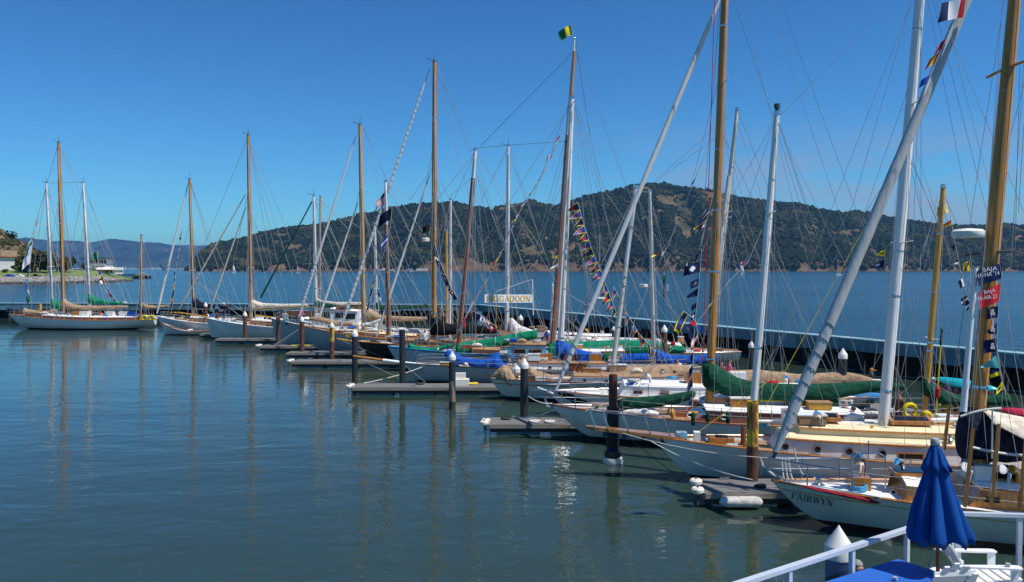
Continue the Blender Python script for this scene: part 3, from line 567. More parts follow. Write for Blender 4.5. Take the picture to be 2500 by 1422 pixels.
# ------------------------------------------------------------------ boats
def wire_r(Y): return max(.007, .00025 * Y)
class Boat:
    def __init__(s, label, bow, Y, yaw, Ln, B, fm, fs, hullm, ohb=.1, ohs=.14, tr=.35, draft=.7, bottom='boot_black', boot='boot_black', railm='wood_varnish', deckm='white_paint', sheerm=None, cat='sailing boat', bul=.1, stripe=None, kind='moored_yacht', group='yachts moored bow out in the slips', flare=.36):
        s.flare = flare; s.cab = []
        s.bow = P(bow[0], bow[1], Y); s.a = Vector((math.cos(R(yaw)), math.sin(R(yaw)), 0)); s.n = Vector((-s.a.y, s.a.x, 0)); s.L, s.B, s.fb, s.fm, s.fs, s.bul = Ln, B, s.bow.z, fm, fs, bul
        s.ohb, s.ohs, s.tr, s.draft = ohb, ohs, tr, draft
        mid = s.bow + s.a * Ln / 2; s.root = thing(kind, label, cat, (mid.x, mid.y, 0), group); s.railm = railm; s.deckm = deckm
        NS = 54 if Y < 40 else 30; S = [(i / NS) ** 1.35 for i in range(NS + 1)]
        rings = []
        levels = [1, .93, .8, .6, .4, .2]
        for q in S:
            zs, zk = s.sheer(q), s.keel(q); zz = [max(zk, .17 + (zs - .17) * l_) for l_ in levels] + [max(zk, .17), max(zk, .06), max(zk, -.25), zk]
            near = [s.pt(q, -s.hw(q, z), z) for z in zz]; far = [s.pt(q, s.hw(q, z), z) for z in reversed(zz[:-1])]
            rings.append(near + far)
        mb = MB(); mb.loft(rings, closed=False, cap=False); mb.add(rings[-1], [tuple(range(len(rings[-1])))])
        nr = len(rings[0]) - 1
        mats = [hullm, boot, bottom, sheerm or hullm]
        for i in range(len(mb.f)):
            j = i % nr; j = min(j, nr - 1 - j)
            mb.m[i] = 3 if j == 0 else 0 if j < 6 else 1 if j == 6 else 2
        mb.m[-1] = 0
        s.hull = mb.build('hull', mats, s.root)
        mb = MB(); dr = []
        for q in S:
            z = s.sheer(q) - bul; h_ = max(.005, s.hw(q, z) - .02); dr.append([s.pt(q, h_ * c_, z + .06 * (1 - c_ * c_) * min(1, h_)) for c_ in (-1, -.5, 0, .5, 1)])
        mb.loft(dr, closed=False, cap=False); s.deck = mb.build('deck', deckm, s.root)
        for sd in (-1, 1):
            mb = MB(); mb.tube([s.pt(q, sd * (s.half(q) - .01), s.sheer(q) + .015) for q in S], .045 if Y < 60 else .06, 6, flat=.7); mb.build('cap_rail', railm, s.root)
        if stripe:
            for sd in (-1,):
                mb = MB(); row = []
                for q in S[1:-1]:
                    z1, z2 = s.sheer(q) - stripe[1], s.sheer(q) - stripe[2]; row.append([s.pt(q, sd * (s.hw(q, z1) + .006), z1), s.pt(q, sd * (s.hw(q, z2) + .006), z2)])
                mb.loft(row, closed=False, cap=False); mb.build('cove_stripe', stripe[0], s.root)
    def sheer(s, q):
        m = .68
        return s.fm + (s.fb - s.fm) * (1 - q / m) ** 2 if q < m else s.fm + (s.fs - s.fm) * ((q - m) / (1 - m)) ** 2
    def keel(s, q):
        if q < s.ohb: return s.fb * (1 - q / s.ohb) ** (1.6 if s.ohb >= .07 else 1.05)
        if q > 1 - s.ohs: t = (q - 1 + s.ohs) / s.ohs; return s.fs * .42 * t ** .9
        a_ = min(1, (q - s.ohb) / .25); b_ = min(1, (1 - s.ohs - q) / .25)
        return -s.draft * min(math.sin(a_ * 1.57), math.sin(b_ * 1.57))
    def half(s, q):
        m = .56
        if q < m: return max(.012, s.B / 2 * math.sin(1.5708 * q / m) ** .82)
        return s.B / 2 * (1 - (1 - s.tr) * ((q - m) / (1 - m)) ** 2.1)
    def hw(s, q, z):
        zs, zk = s.sheer(q), s.keel(q)
        if zs - zk < 1e-4: return .012
        u = max(0, min(1, (z - zk) / (zs - zk))); p_ = 1.25 + 1.3 * math.sin(math.pi * min(1, q / 1.1)) ** .8
        c_ = s.flare * (1 + .8 * max(0, 1 - q * 4)); c_ = min(.8, c_)
        return max(.004, s.half(q) * (c_ * u + (1 - c_) * (1 - (1 - u) ** p_)))
    def pt(s, q, t, z): 
        v = s.bow + s.a * (q * s.L) + s.n * t; v.z = z; return v
    def Yat(s, px, t=0):
        k = (px - CX) / F; o = s.bow + s.n * t; d = (k * o.y - o.x) / (s.a.x - k * s.a.y); return o.y + s.a.y * d
    def q(s, px, t=0):
        k = (px - CX) / F; o = s.bow + s.n * t; return (k * o.y - o.x) / (s.a.x - k * s.a.y) / s.L
    def pp(s, px, py, t=0): return P(px, py, s.Yat(px, t))
    def part(s, mb, name, m, parent=None, smooth=True): return mb.build(name, m, parent or s.root, smooth)
    # -- spars and rigging
    def mast(s, base, top, w0, w1, m, topm=None, frac=.86, rig=True, spread=(.42, .7), aft=.5, name='mast', fore=None, back=None, vane=True, Y=None):
        Yb = Y or s.Yat(base[0]); b_ = P(base[0], base[1], Yb); t_ = P(top[0], top[1], Yb); t_.y = Yb
        qb = s.q(base[0]); dk = s.sheer(max(0, min(1, qb))) - s.bul if 0 < qb < 1 else b_.z
        foot = b_.copy()
        if b_.z > dk: foot = b_ + (b_ - t_) * ((b_.z - dk) / (t_.z - b_.z))
        r0, r1 = w0 * Yb / F / 2, w1 * Yb / F / 2; U = t_ - foot
        def at(f): return foot + U * f
        segs = [0, .3, .6, .85, 1]; rr = [r0, r0, r0 * .95 + r1 * .05, r0 * .45 + r1 * .55, r1]
        if topm:
            mb = MB(); mb.tube([at(f * frac) for f in segs], [r0, r0, r0 * .97, r0 * .92, r0 * .85], 12); o = mb.build(name, m, s.root)
            mb = MB(); mb.tube([at(frac), at((frac + 1) / 2), at(1)], [r0 * .84, r0 * .75, r1], 12); mb.build('topmast', topm, o)
        else:
            mb = MB(); mb.tube([at(f) for f in segs], rr, 12); o = mb.build(name, m, s.root)
        mb = MB(); mb.lathe([(r1 * .9, -.06), (r1 * 1.25, -.05), (r1 * 1.25, .05), (r1 * .6, .1)], t_, 10); mb.build('masthead_fitting', 'steel', o)
        if vane:
            mb = MB(); mb.tube([t_, t_ + Vector((-.45, .1, .16))], .012 + .0001 * Yb, 5); mb.tube([t_ + Vector((-.55, .12, .18)), t_ + Vector((-.38, .08, .15))], [.05, .01], 5); mb.tube([t_, t_ + Vector((.03, 0, .6))], .008 + .00012 * Yb, 5); mb.build('wind_vane', 'wire_dark', o)
        if rig:
            wr = wire_r(Yb); hb_ = s.half(max(.05, min(.95, qb)))
            for f in spread:
                c_ = at(f); ln = hb_ * .5
                for sd in (-1, 1):
                    mb = MB(); mb.tube([c_, c_ + s.n * sd * ln + s.a * .08 + Vector((0, 0, .05))], [.035 + .0002 * Yb, .02 + .0002 * Yb], 6, flat=.6); mb.build('spreader', m if 'white' in m or 'cream' in m else 'mast_white', o)
            qs = [max(.03, min(.97, qb + aft / s.L + d / s.L)) for d in (-.6, .05, .6)]
            for sd in (-1, 1):
                tip = at(spread[0] if spread else .5) + s.n * sd * hb_ * .5 + s.a * .08
                for k, q_ in enumerate(qs):
                    e_ = s.pt(q_, sd * s.half(q_) * .97, s.sheer(q_) + .02)
                    if k == 1: pts = [e_, tip, at(.97)]
                    else: pts = [e_, at((spread[0] if spread else .9) - .02)] if k else [e_, at((spread[-1] if spread else .8) - .02)]
                    mb = MB(); mb.tube(pts, wr, 4, cap=False); mb.build('shroud', 'wire', s.root)
            if fore is not None:
                for (f, q_, dz) in fore: mb = MB(); e_ = s.pt(q_, 0, s.sheer(max(0, q_)) + dz); mb.tube([e_, at(f)], wr, 4, cap=False); mb.build('stay', 'wire', s.root)
            for (f, q_) in (back or []): mb = MB(); mb.tube([s.pt(q_, 0, s.sheer(min(1, q_)) + .05), at(f)], wr, 4, cap=False); mb.build('stay', 'wire', s.root)
            for (f_, dq, sd) in ((.62, 3.2, -1), (.62, 3.2, 1), (.72, -3.0, 0), (.97, 5.2, .15)):      # runners, inner stay, topping lift
                q_ = max(.02, min(.98, qb + dq / s.L)); e_ = s.pt(q_, sd * s.half(q_) * .96, s.sheer(q_) + (1.5 if dq > 5 else .05)); mb = MB(); mb.tube([e_, at(f_)], wr * .9, 4, cap=False); mb.build('stay', 'wire', s.root)
            for f_ in (.12, .30, spread[0] - .015 if spread else .5, .55, .8):
                mb = MB(); rr_ = (r0 + (r1 - r0) * f_) * 1.07; mb.lathe([(rr_, -.05), (rr_ * 1.05, -.02), (rr_ * 1.05, .02), (rr_, .05)], at(f_), 12, ax=U); mb.build('mast_band', 'steel', o)
            mb = MB(); mb.tube([at(.06) + s.a * (r0 * 1.0), at(.96) + s.a * (r1 * 1.0)], .010 + .0001 * Yb, 4); mb.build('sail_track', 'wire_dark' if 'wood' in m else 'steel', o)
            for k in range(2):                                  # halyards close along the mast
                sd = -1; mb = MB(); mb.tube([foot + s.a * (.14 + .12 * k) + s.n * (sd * (r0 + .06 + .1 * k)) + Vector((0, 0, .9)), at(.95) + s.n * sd * (r1 + .03) + s.a * .05 * k], wr * .9, 4, cap=False); mb.build('halyard', 'rope_white' if k else 'wire', s.root)
        o['_t'] = 0; del o['_t']
        return o, at
    def line(s, p0, p1, t0=0, t1=0, r=None, m='wire', name='stay', sag=0):
        a_, b_ = s.pp(*p0, t=t0), s.pp(*p1, t=t1); r = r or wire_r(a_.y); k = 1 if not sag else 8
        pts = [a_.lerp(b_, i / k) - Vector((0, 0, sag * 4 * (i / k) * (1 - i / k))) for i in range(k + 1)]
        mb = MB(); mb.tube(pts, r, 5, cap=False); return s.part(mb, name, m)
    def furl(s, p0, p1, w0, w1, m='sail_white', wraps=None, t0=0, t1=0, Y1=None, taper=True, sag=0.0):
        a_, b_ = s.pp(*p0, t=t0), P(p1[0], p1[1], Y1 or s.Yat(p0[0]) + 0.0); n_ = 46; Yb = a_.y; pts = []; rs = []
        for i in range(n_ + 1):
            f = i / n_; p = a_.lerp(b_, f); p.z -= sag * 4 * f * (1 - f); pts.append(p)
            w_ = w0 + (w1 - w0) * f
            if taper: w_ *= min(1, .45 + f * 7, .35 + (1 - f) * 9)
            rs.append(w_ * Yb / F / 2 * (1 + .03 * math.sin(f * 90) + .06 * vnoise(f * 30, p0[0])))
        mb = MB(); mb.tube(pts, rs, 16); o = s.part(mb, 'furled_sail', m)
        if wraps:
            mb = MB(); f0, f1, N, mm = wraps; sp2 = []
            d = (b_ - a_).normalized(); u_ = d.cross(Vector((0, 1, 0))).normalized(); v_ = u_.cross(d)
            for i in range(int(N * 8) + 1):
                f = f0 + (f1 - f0) * i / (N * 8); k = min(n_, int(f * n_)); an = i / 8 * 6.283; p = pts[k].lerp(pts[min(n_, k + 1)], f * n_ - k); sp2.append(p + (u_ * math.cos(an) + v_ * math.sin(an)) * (rs[k] * 1.06 + .006))
            mb.tube(sp2, .012, 5); mb.build('wrap_line', mm, o)
        return o
    def cover(s, top, bot, m, wid=.55, t=0, n=40, name='boom_cover', droop=.1, seed=None, ties=0):
        sd = seed if seed is not None else top[0][0]; T_, B_ = resample(top, n), resample(bot, n); rings = []; NR = 20
        for i in range(n):
            a_, b_ = s.pp(T_[i].x, T_[i].y, t), s.pp(B_[i].x, B_[i].y, t); c_ = (a_ + b_) / 2; hv = (a_ - b_) / 2; hl = hv.length; wd = min(max(hl * .75, .06), wid)
            if i in (0, n - 1): wd *= .55; hv = hv * .8
            ring = []
            for j in range(NR):
                an = 2 * math.pi * j / NR; cz, sy = math.cos(an), math.sin(an)
                wr = 1 + .17 * vnoise(i * .5 + sd, cz * 2.2 + sy, j * .12) + .13 * vnoise(i * 1.15 + j * .55 + sd, j * .3 - i * .2) + .07 * math.sin(i * .9 + j * 1.1 + sd + 2 * vnoise(i * .3, sd)) * abs(sy)
                ring.append(c_ + hv * cz + s.n * (sy * wd * (1 - .28 * cz) * wr) + s.a * .02 * vnoise(i, j))
            rings.append(ring)
        mb = MB(); mb.loft(rings); o = s.part(mb, name, m)
        for k in range(ties):
            i = int((k + 1) * (n - 1) / (ties + 1)); c_ = sum(rings[i], Vector()) / NR; mb = MB(); mb.tube([c_ + (p - c_) * 1.03 for p in rings[i]] + [c_ + (rings[i][0] - c_) * 1.03], .018, 5); mb.build('tie', 'rope_white', o)
        return o
    def boom(s, p0, p1, w0, w1, m, t=0, name='boom'):
        a_, b_ = s.pp(*p0, t=t), s.pp(*p1, t=t); mb = MB(); mb.tube([a_, a_.lerp(b_, .5), b_], [w0 * a_.y / F / 2, w0 * a_.y / F / 2, w1 * b_.y / F / 2], 10); return s.part(mb, name, m)
    # -- deck gear
    def cabin(s, q0, q1, h, wf, sidem, roofm, ports=(), port='round', trim='wood_varnish', slope=.35, rise=0, nm='cabin', pr=.11, wmax=9):
        N = 12; rs = []; rr = []; s.cab.append((q0, q1, h, rise, wf, wmax))
        for i in range(N + 1):
            q_ = q0 + (q1 - q0) * i / N; hw_ = min(s.half(q_) * wf, wmax); z0 = s.sheer(q_) - s.bul; hh = h + rise * i / N
            e = min(1, (i + .0) / N * 9); z1 = z0 + hh
            rs.append([s.pt(q_, -hw_, z0), s.pt(q_ + (slope / s.L if i == 0 else 0), -hw_ * .94, z1), s.pt(q_ + (slope / s.L if i == 0 else 0), hw_ * .94, z1), s.pt(q_, hw_, z0)])
            qq = q_ + (slope / s.L * .8 if i == 0 else 0)
            rr.append([s.pt(qq, -hw_ * .94 - .05, z1 + .002)] + [s.pt(qq, hw_ * .94 * c_, z1 + .05 + .1 * (1 - c_ * c_)) for c_ in (-1, -.5, 0, .5, 1)] + [s.pt(qq, hw_ * .94 + .05, z1 + .002)])
        mb = MB(); mb.loft(rs, closed=True); o = s.part(mb, nm, sidem, smooth=False)
        mb = MB(); mb.loft(rr, closed=True); mb.build('cabin_roof', roofm, s.root)
        if trim:
            mb = MB(); mb.tube([r_[0] + Vector((0, 0, .02)) for r_ in rr], .035, 6); mb.build('roof_trim', trim, s.root)
        for q_ in ports:
            i = (q_ - q0) / (q1 - q0); hw_ = min(s.half(q_) * wf, wmax); z0 = s.sheer(q_) - s.bul; hh = (h + rise * i); c_ = s.pt(q_, -hw_ * .97 - .012, z0 + hh * .52); ax = -s.n + Vector((0, 0, .06))
            if port == 'round':
                mb = MB(); mb.lathe([(pr * .72, .0), (pr * .72, .03), (pr, .035), (pr, 0)], c_, 16, ax=ax); g_ = mb.build('porthole', 'steel', o); mb = MB(); mb.lathe([(pr * .74, -.01), (pr * .74, .012)], c_, 16, ax=ax); mb.build('glass', 'glass_dark', g_)
            elif port == 'oval':
                mb = MB(); U_ = Vector((0, 0, 1)); pts = [c_ + ax * .025 + s.a * (pr * 1.5 * math.cos(k * .3927)) + U_ * (pr * math.sin(k * .3927) * (1 if True else 0)) for k in range(17)]; mb.tube(pts, .028, 6); g_ = mb.build('porthole', 'cap_white', o)
                mb = MB(); mb.add([p - ax * .01 for p in pts[:16]], [tuple(range(16))]); mb.build('glass', 'glass_dark', g_)
            else:
                mb = MB(); mb.box(c_ + ax * .004, (pr * 4, .03, pr * 1.7), X=s.a); g_ = mb.build('window', trim or 'wood_varnish', o, False); mb = MB(); mb.box(c_ + ax * .016, (pr * 3.5, .03, pr * 1.25), X=s.a); mb.build('glass', 'glass_dark', g_, False)
        return o
    def blk(s, px, py, t, d, m, name, yaw=0, smooth=False, parent=None, lid=None, zc=None):
        p = s.pp(px, py, t); mb = MB(); mb.box(p, d, X=s.a); o = mb.build(name, m, parent or s.root, smooth)
        if lid: mb = MB(); mb.box(p + Vector((0, 0, d[2] / 2 + .02)), (d[0] * 1.08, d[1] * 1.08, .04), X=s.a); mb.build('lid', lid, o, False)
        return o
    def skylight(s, q_, t, ln, wd, z, m='wood_varnish', g='glass_dark'):
        c_ = s.pt(q_, t, z); mb = MB(); h = .22; mb.loft([[c_ + s.a * x + s.n * y + Vector((0, 0, zz)) for y, zz in ((-wd / 2, 0), (-wd / 2, h * .5), (0, h), (wd / 2, h * .5), (wd / 2, 0))] for x in (-ln / 2, ln / 2)]); o = mb.build('skylight', m, s.root, False)
        mb = MB(); mb.add([c_ + s.a * x + s.n * y + Vector((0, 0, zz + .012)) for x, y, zz in ((-ln * .42, -wd * .43, h * .57), (ln * .42, -wd * .43, h * .57), (ln * .42, -.05, h * .95), (-ln * .42, -.05, h * .95))], [(0, 1, 2, 3)]); mb.build('glass', g, o, False)
    def stanchions(s, q0, q1, n, h=.6, sides=(-1, 1), lines=2, m='steel'):
        for sd in sides:
            tops = []
            for i in range(n):
                q_ = q0 + (q1 - q0) * i / (n - 1); b_ = s.pt(q_, sd * s.half(q_) * .96, s.sheer(q_)); mb = MB(); mb.tube([b_, b_ + Vector((0, 0, h))], .014 + .00018 * b_.y, 6); mb.build('stanchion', m, s.root); tops.append(b_)
            for k in range(lines): mb = MB(); mb.tube([b_ + Vector((0, 0, h * (1 - .45 * k) - .02)) for b_ in tops], .005 + .00012 * tops[0].y, 4, cap=False); mb.build('lifeline', 'wire', s.root)
    def pulpit(s, q1, h=.62, fwd=.25, m='steel', mid=True):
        pts = []; low = []
        for sd in (-1, 1):
            qq = [q1 * (1 - i / 5) for i in range(6)]; side = [s.pt(q_, sd * s.half(q_) * .96, s.sheer(q_) + h) for q_ in qq]
            side[-1] = s.pt(-fwd / s.L, sd * .10, s.sheer(0) + h); pts = pts + side if sd < 0 else pts + side[::-1]
            for q_ in (q1, q1 * .45): b_ = s.pt(q_, sd * s.half(q_) * .96, s.sheer(q_)); mb = MB(); mb.tube([b_, b_ + Vector((0, 0, h))], .016 + .0001 * b_.y, 6); mb.build('pulpit_leg', m, s.root)
        mb = MB(); mb.tube(pts, .018 + .0001 * pts[0].y, 6); mb.build('pulpit_rail', m, s.root)
        if mid: mb = MB(); mb.tube([p - Vector((0, 0, h * .48)) for p in pts], .012 + .0001 * pts[0].y, 6); mb.build('pulpit_rail', m, s.root)
    def ring(s, px, py, t, r, m, name, ax=(0, 1, 0), arc=6.283, tr=.05, parent=None):
        c_ = s.pp(px, py, t); Z = Vector(ax).normalized(); X = Z.cross(Vector((0, 0, 1))).normalized(); Yv = Vector((0, 0, 1)); a0_ = -math.pi / 2 + (6.283 - arc) / 2
        mb = MB(); mb.tube([c_ + X * (r * math.cos(a0_ + arc * i / 18)) + Yv * (r * math.sin(a0_ + arc * i / 18)) for i in range(19)], tr, 8); return mb, c_

    def clutter(s, n, seed, q0=.12, q1=.92):
        rd = random.Random(seed)
        for k in range(n):
            q_ = rd.uniform(q0, q1); hb_ = s.half(q_) * .9; t = rd.uniform(-1, .7) * hb_; z = s.sheer(q_) - s.bul + .03
            for (a_, b_, h, rise, wf, wm) in s.cab:
                hw_ = min(s.half(q_) * wf, wm)
                if a_ - .03 < q_ < b_ + .03 and abs(t) < hw_ + .12: z = max(z, s.sheer(q_) - s.bul + h + rise * (q_ - a_) / (b_ - a_) + .13); t = max(-hw_ * .75, min(hw_ * .75, t))
            c_ = s.pt(q_, t, z); kd = rd.choice(('winch', 'winch', 'coiled_rope', 'coiled_rope', 'sail_bundle', 'deck_locker', 'ventilator', 'cleat', 'deck_locker', 'block')); mb = MB()
            if kd == 'winch': mb.lathe([(.12, 0), (.12, .08), (.08, .12), (.09, .22), (.03, .24)], c_, 12); s.part(mb, kd, 'steel')
            elif kd == 'coiled_rope':
                r = rd.uniform(.14, .26); mb.tube([c_ + Vector((r * (1 + .18 * math.sin(i * 2.3)) * math.cos(i * .55), r * .8 * math.sin(i * .55), .03 + .004 * i)) for i in range(36)], .03, 5); s.part(mb, kd, rd.choice(('rope_white', 'rope_white', 'canvas_tan', 'cloth_sky', 'cloth_red')))
            elif kd == 'sail_bundle':
                ln = rd.uniform(.6, 1.7); rings = []
                for i in range(10):
                    f = i / 9; r = .17 * math.sin(math.pi * (.08 + .84 * f)) ** .5; rings.append([c_ + s.a * (ln * (f - .5)) + s.n * (r * math.cos(j * .785) * (1 + .2 * vnoise(i * .8, j, seed))) + Vector((0, 0, r * (.85 + math.sin(j * .785) * .8) * (1 + .2 * vnoise(i, j * .8, seed)))) for j in range(8)])
                mb.loft(rings); s.part(mb, kd, rd.choice(('canvas_white', 'canvas_tan', 'canvas_blue', 'sail_white', 'canvas_cream', 'canvas_white')))
            elif kd == 'deck_locker':
                d_ = (rd.uniform(.4, 1.0), rd.uniform(.35, .6), rd.uniform(.18, .4)); mb.box(c_ + Vector((0, 0, d_[2] / 2)), d_, X=s.a); o = s.part(mb, kd, rd.choice(('wood_varnish', 'white_paint', 'mahogany', 'teak', 'wood_yellow', 'cap_white')), None, False)
                mb = MB(); mb.box(c_ + Vector((0, 0, d_[2] + .02)), (d_[0] * 1.07, d_[1] * 1.07, .04), X=s.a); mb.build('lid', rd.choice(('wood_varnish', 'white_paint', 'teak')), o, False)
            elif kd == 'ventilator': mb.tube([c_, c_ + Vector((0, 0, .2)), c_ + Vector((-.05, 0, .32)), c_ + Vector((-.2, -.05, .36))], [.06, .06, .08, .12], 10); s.part(mb, kd, rd.choice(('chrome', 'cap_white', 'wood_yellow')))
            elif kd == 'cleat': mb.box(c_ + Vector((0, 0, .06)), (.34, .07, .05), X=s.a); mb.box(c_ + Vector((0, 0, .02)), (.1, .06, .06), X=s.a); s.part(mb, kd, 'steel', None, False)
            else: mb.lathe([(.02, -.04), (.09, -.03), (.09, .03), (.02, .04)], c_ + Vector((0, 0, .1)), 10, ax=(.3, 1, .2)); s.part(mb, kd, 'wood_red')

# ================================================================== the fleet, nearest first
STRIPE = ('stripe_gold')
mat('stripe_gold', (.42, .30, .08), .4, .1); mat('stripe_blue', (.03, .22, .42), .4, .1); mat('deck_white', (.80, .80, .79), .5, .05, 3); mat('chrome', (.75, .76, .78), .08, .05, 2, metal=1)
mat('paint_sky', (.10, .37, .52), .4, .1, 2); mat('paint_grey', (.35, .36, .37), .5, .1, 3)

# --- 1: FAIRWYN
b1 = Boat('white yawl with black bow lettering and dark red furled sail, nearest the terrace', (1884, 1174), 22.4, -10, 16, 3.9, .92, 1.0, 'hull_green_white', ohb=.10, bottom='bottom_red', boot='bottom_red', deckm='deck_white', stripe=('stripe_gold', .17, .20), draft=.9, bul=.09)
om, at1 = b1.mast((2382, 1060), (2492, -170), 35, 24, 'wood_mast', spread=(.37, .72), fore=None, vane=False, name='main_mast', rig=False)
b1.furl((1893, 1104), (2400, -95), 27, 24, 'sail_grey', wraps=(.03, .27, 8, 'wire_dark'), taper=True)
for (p0, p1, t0, t1) in [((2352, 1195), (2442, 152), -1.7, -1), ((2362, 1200), (2448, 0), -1.7, -.3), ((2431, 1215), (2500, 150), -1.8, -.8), ((2418, 1215), (2369, 620), -1.8, -.6), ((2505, 1240), (2395, 640), -1.8, 0), ((2500, 520), (2285, 0), 0, 0), ((2500, 205), (2392, 620), 1, 1), ((2500, 305), (2486, 520), 1, 1), ((2452, 0), (2372, 520), 1, 1), ((2372, 520), (2330, 980), 1, 1.5), ((2500, 1015), (2440, 640), -1.8, -.3), ((2365, 690), (2300, 1090), .4, .4), ((2490, 160), (2478, 620), .9, .9)]: b1.line(p0, p1, t0, t1)
for px0, px1, y in ((2409, 2509, (190, 147)), (2356, 2482, (624, 614))):
    a_, c_ = P(px0, y[0], 22.0), P(px1, y[1], 21.0); mb = MB(); mb.tube([a_, (a_ + c_) / 2 + Vector((0, 0, .03)), c_], [.05, .07, .05], 8, flat=.6); mb.build('spreader', 'wood_mast' if y[0] < 300 else 'wire_dark', om)
for f_ in (.08, .2, .37, .55, .72):
    mb = MB(); rr_ = .19 - .05 * f_; mb.lathe([(rr_ * 1.03, -.06), (rr_ * 1.08, -.02), (rr_ * 1.08, .02), (rr_ * 1.03, .06)], at1(f_), 14, ax=at1(1) - at1(0)); mb.build('mast_band', 'steel', om)
for k, (dx, m_) in enumerate(((-.13, 'wire_dark'), (.07, 'rope_white'))):
    mb = MB(); mb.tube([at1(.03) + Vector((dx, -.2, 0)), at1(.95) + Vector((dx * .7, -.16, 0))], .009, 5); mb.build('halyard', m_, om)
# radar dome on its bracket
rp = b1.pp(2364, 570); mb = MB(); mb.lathe([(.1, -.13), (.36, -.12), (.40, -.05), (.39, .05), (.33, .10), (.05, .13)], rp, 24); rdm = mb.build('radar_dome', 'cap_white', om); mb = MB(); mb.tube([rp + Vector((-.05, 0, -.16)), rp + Vector((.62, 0, -.2))], .045, 6); mb.tube([rp + Vector((.1, 0, -.16)), rp + Vector((.55, 0, -.75))], .03, 6); mb.build('bracket', 'paint_grey', rdm)
b1.boom((2381, 655), (2352, 1005), 13, 16, 'mast_white', t=-.4, name='whisker_pole')
b1.line((2405, 640), (2366, 990), -.35, -.35, .02, 'wire_dark', 'sail_track')
b1.cover([(2345, 1000), (2372, 992), (2402, 1000), (2440, 1040), (2530, 1060), (2640, 1068)], [(2338, 1118), (2370, 1122), (2405, 1122), (2450, 1130), (2530, 1122), (2640, 1115)], 'canvas_navy', wid=.8, name='mainsail_cover')
# tan awning over the boom
aw = []; NA = 9
for i in range(NA):
    px = 2392 + i * 22; f = i / (NA - 1); row = []
    for j in range(7):
        t_ = -1.7 + j * .57; c_ = b1.pp(px, 1000 + 40 * f * f, 0); k = (t_ / 1.7); row.append(b1.pp(px, 1000 + 34 * f, 0) + b1.n * t_ * (.55 + .45 * f) + Vector((0, 0, -.85 * abs(k) ** 1.8 * (.25 + .75 * f) + .03 * vnoise(i, j))))
    aw.append(row)
mb = MB(); mb.loft(aw, closed=False, cap=False); awn = b1.part(mb, 'awning', 'canvas_cream'); sm = awn.modifiers.new('thickness', 'SOLIDIFY'); sm.thickness = .02
for px0, py0, px1, py1, t in ((2376, 1046, 2356, 1238, -1.75), (2439, 1036, 2419, 1240, -1.8), (2318, 992, 2306, 1098, 1.2), (2509, 1036, 2490, 1240, -1.8)):
    b1.line((px0, py0), (px1, py1), t, t, .05, 'wood_varnish', 'shroud_roller')
b1.line((2345, 1017), (2445, 997), -.6, -.6, .03, 'rope_white', 'rope', sag=-.05); b1.line((2366, 1090), (2520, 1113), -1.7, -1.7, .035, 'rope_white', 'rope', sag=.05); b1.line((2423, 1000), (2422, 1120), -1, -1, .022, 'rope_white', 'rope', sag=.1)
b1.pulpit(.12, h=.62, fwd=.1); b1.stanchions(.12, .75, 6, .62)
fd = b1.pp(1891, 1112); mb = MB(); mb.lathe([(.03, -.12), (.12, -.1), (.05, -.06), (.05, .06), (.12, .1), (.03, .12)], fd, 12, ax=(.35, 0, .93)); b1.part(mb, 'furling_drum', 'wire_dark')
an = [b1.pp(x, y) for x, y in ((1858, 1132), (1872, 1150), (1900, 1166), (1912, 1170))]; mb = MB(); mb.tube(an, [.05, .10, .10, .05], 8, flat=.5); mb.tube([b1.pp(1856, 1118), b1.pp(1862, 1140), b1.pp(1858, 1160)], [.02, .07, .03], 6); b1.part(mb, 'anchor', 'paint_grey')
for dx in (0, 8, 16): b1.line((1908 + dx, 1118), (1918 + dx * 1.5, 1170), -.1, -.2, .025, 'rope_white', 'coiled_rope', sag=.25)
b1.line((1938, 1095), (1962, 1160), -.3, -.3, .02, 'rope_white', 'rope', sag=.15)
b1.cover([(1960, 1184), (1985, 1189), (2060, 1204), (2130, 1218), (2196, 1228)], [(1960, 1188), (1985, 1197), (2060, 1214), (2130, 1229), (2196, 1234)], 'canvas_red', wid=.12, t=-.9, name='furled_jib'); b1.line((1990, 1186), (2200, 1224), -1.0, -1.0, .014, 'paint_sky', 'rope')
q = b1.q(2106, 0); c_ = b1.pt(q, .1, b1.sheer(q) + .12); mb = MB(); mb.box(c_, (.5, .45, .36), X=b1.a); b1.part(mb, 'deck_box', 'wood_varnish', None, False)
def dorade(bt, p, h, r, m='chrome'):
    mb = MB(); mb.tube([p, p + Vector((0, 0, h * .6)), p + Vector((-.02, -.02, h * .85)), p + Vector((-.1, -.06, h)), p + Vector((-.24, -.12, h * .98))], [r * .55, r * .55, r * .7, r * .9, r * 1.15], 14); return bt.part(mb, 'ventilator', m)
dorade(b1, c_ + Vector((.06, -.04, .16)), .55, .15)
g_ = [c_ + Vector((-.32, -.3, -.1)), c_ + Vector((-.3, -.3, .75)), c_ + Vector((-.15, -.25, .85)), c_ + Vector((.45, -.2, .85)), c_ + Vector((.6, -.2, .75)), c_ + Vector((.62, -.2, -.1))]; mb = MB(); mb.tube(g_, .02, 8); b1.part(mb, 'guard_rail', 'steel')
q = b1.q(2005, -.2); c_ = b1.pt(q, -.05, b1.sheer(q)); mb = MB(); mb.lathe([(.16, -.05), (.18, .02), (.09, .06), (.08, .16), (.11, .2), (.02, .22)], c_, 14); b1.part(mb, 'capstan', 'steel')
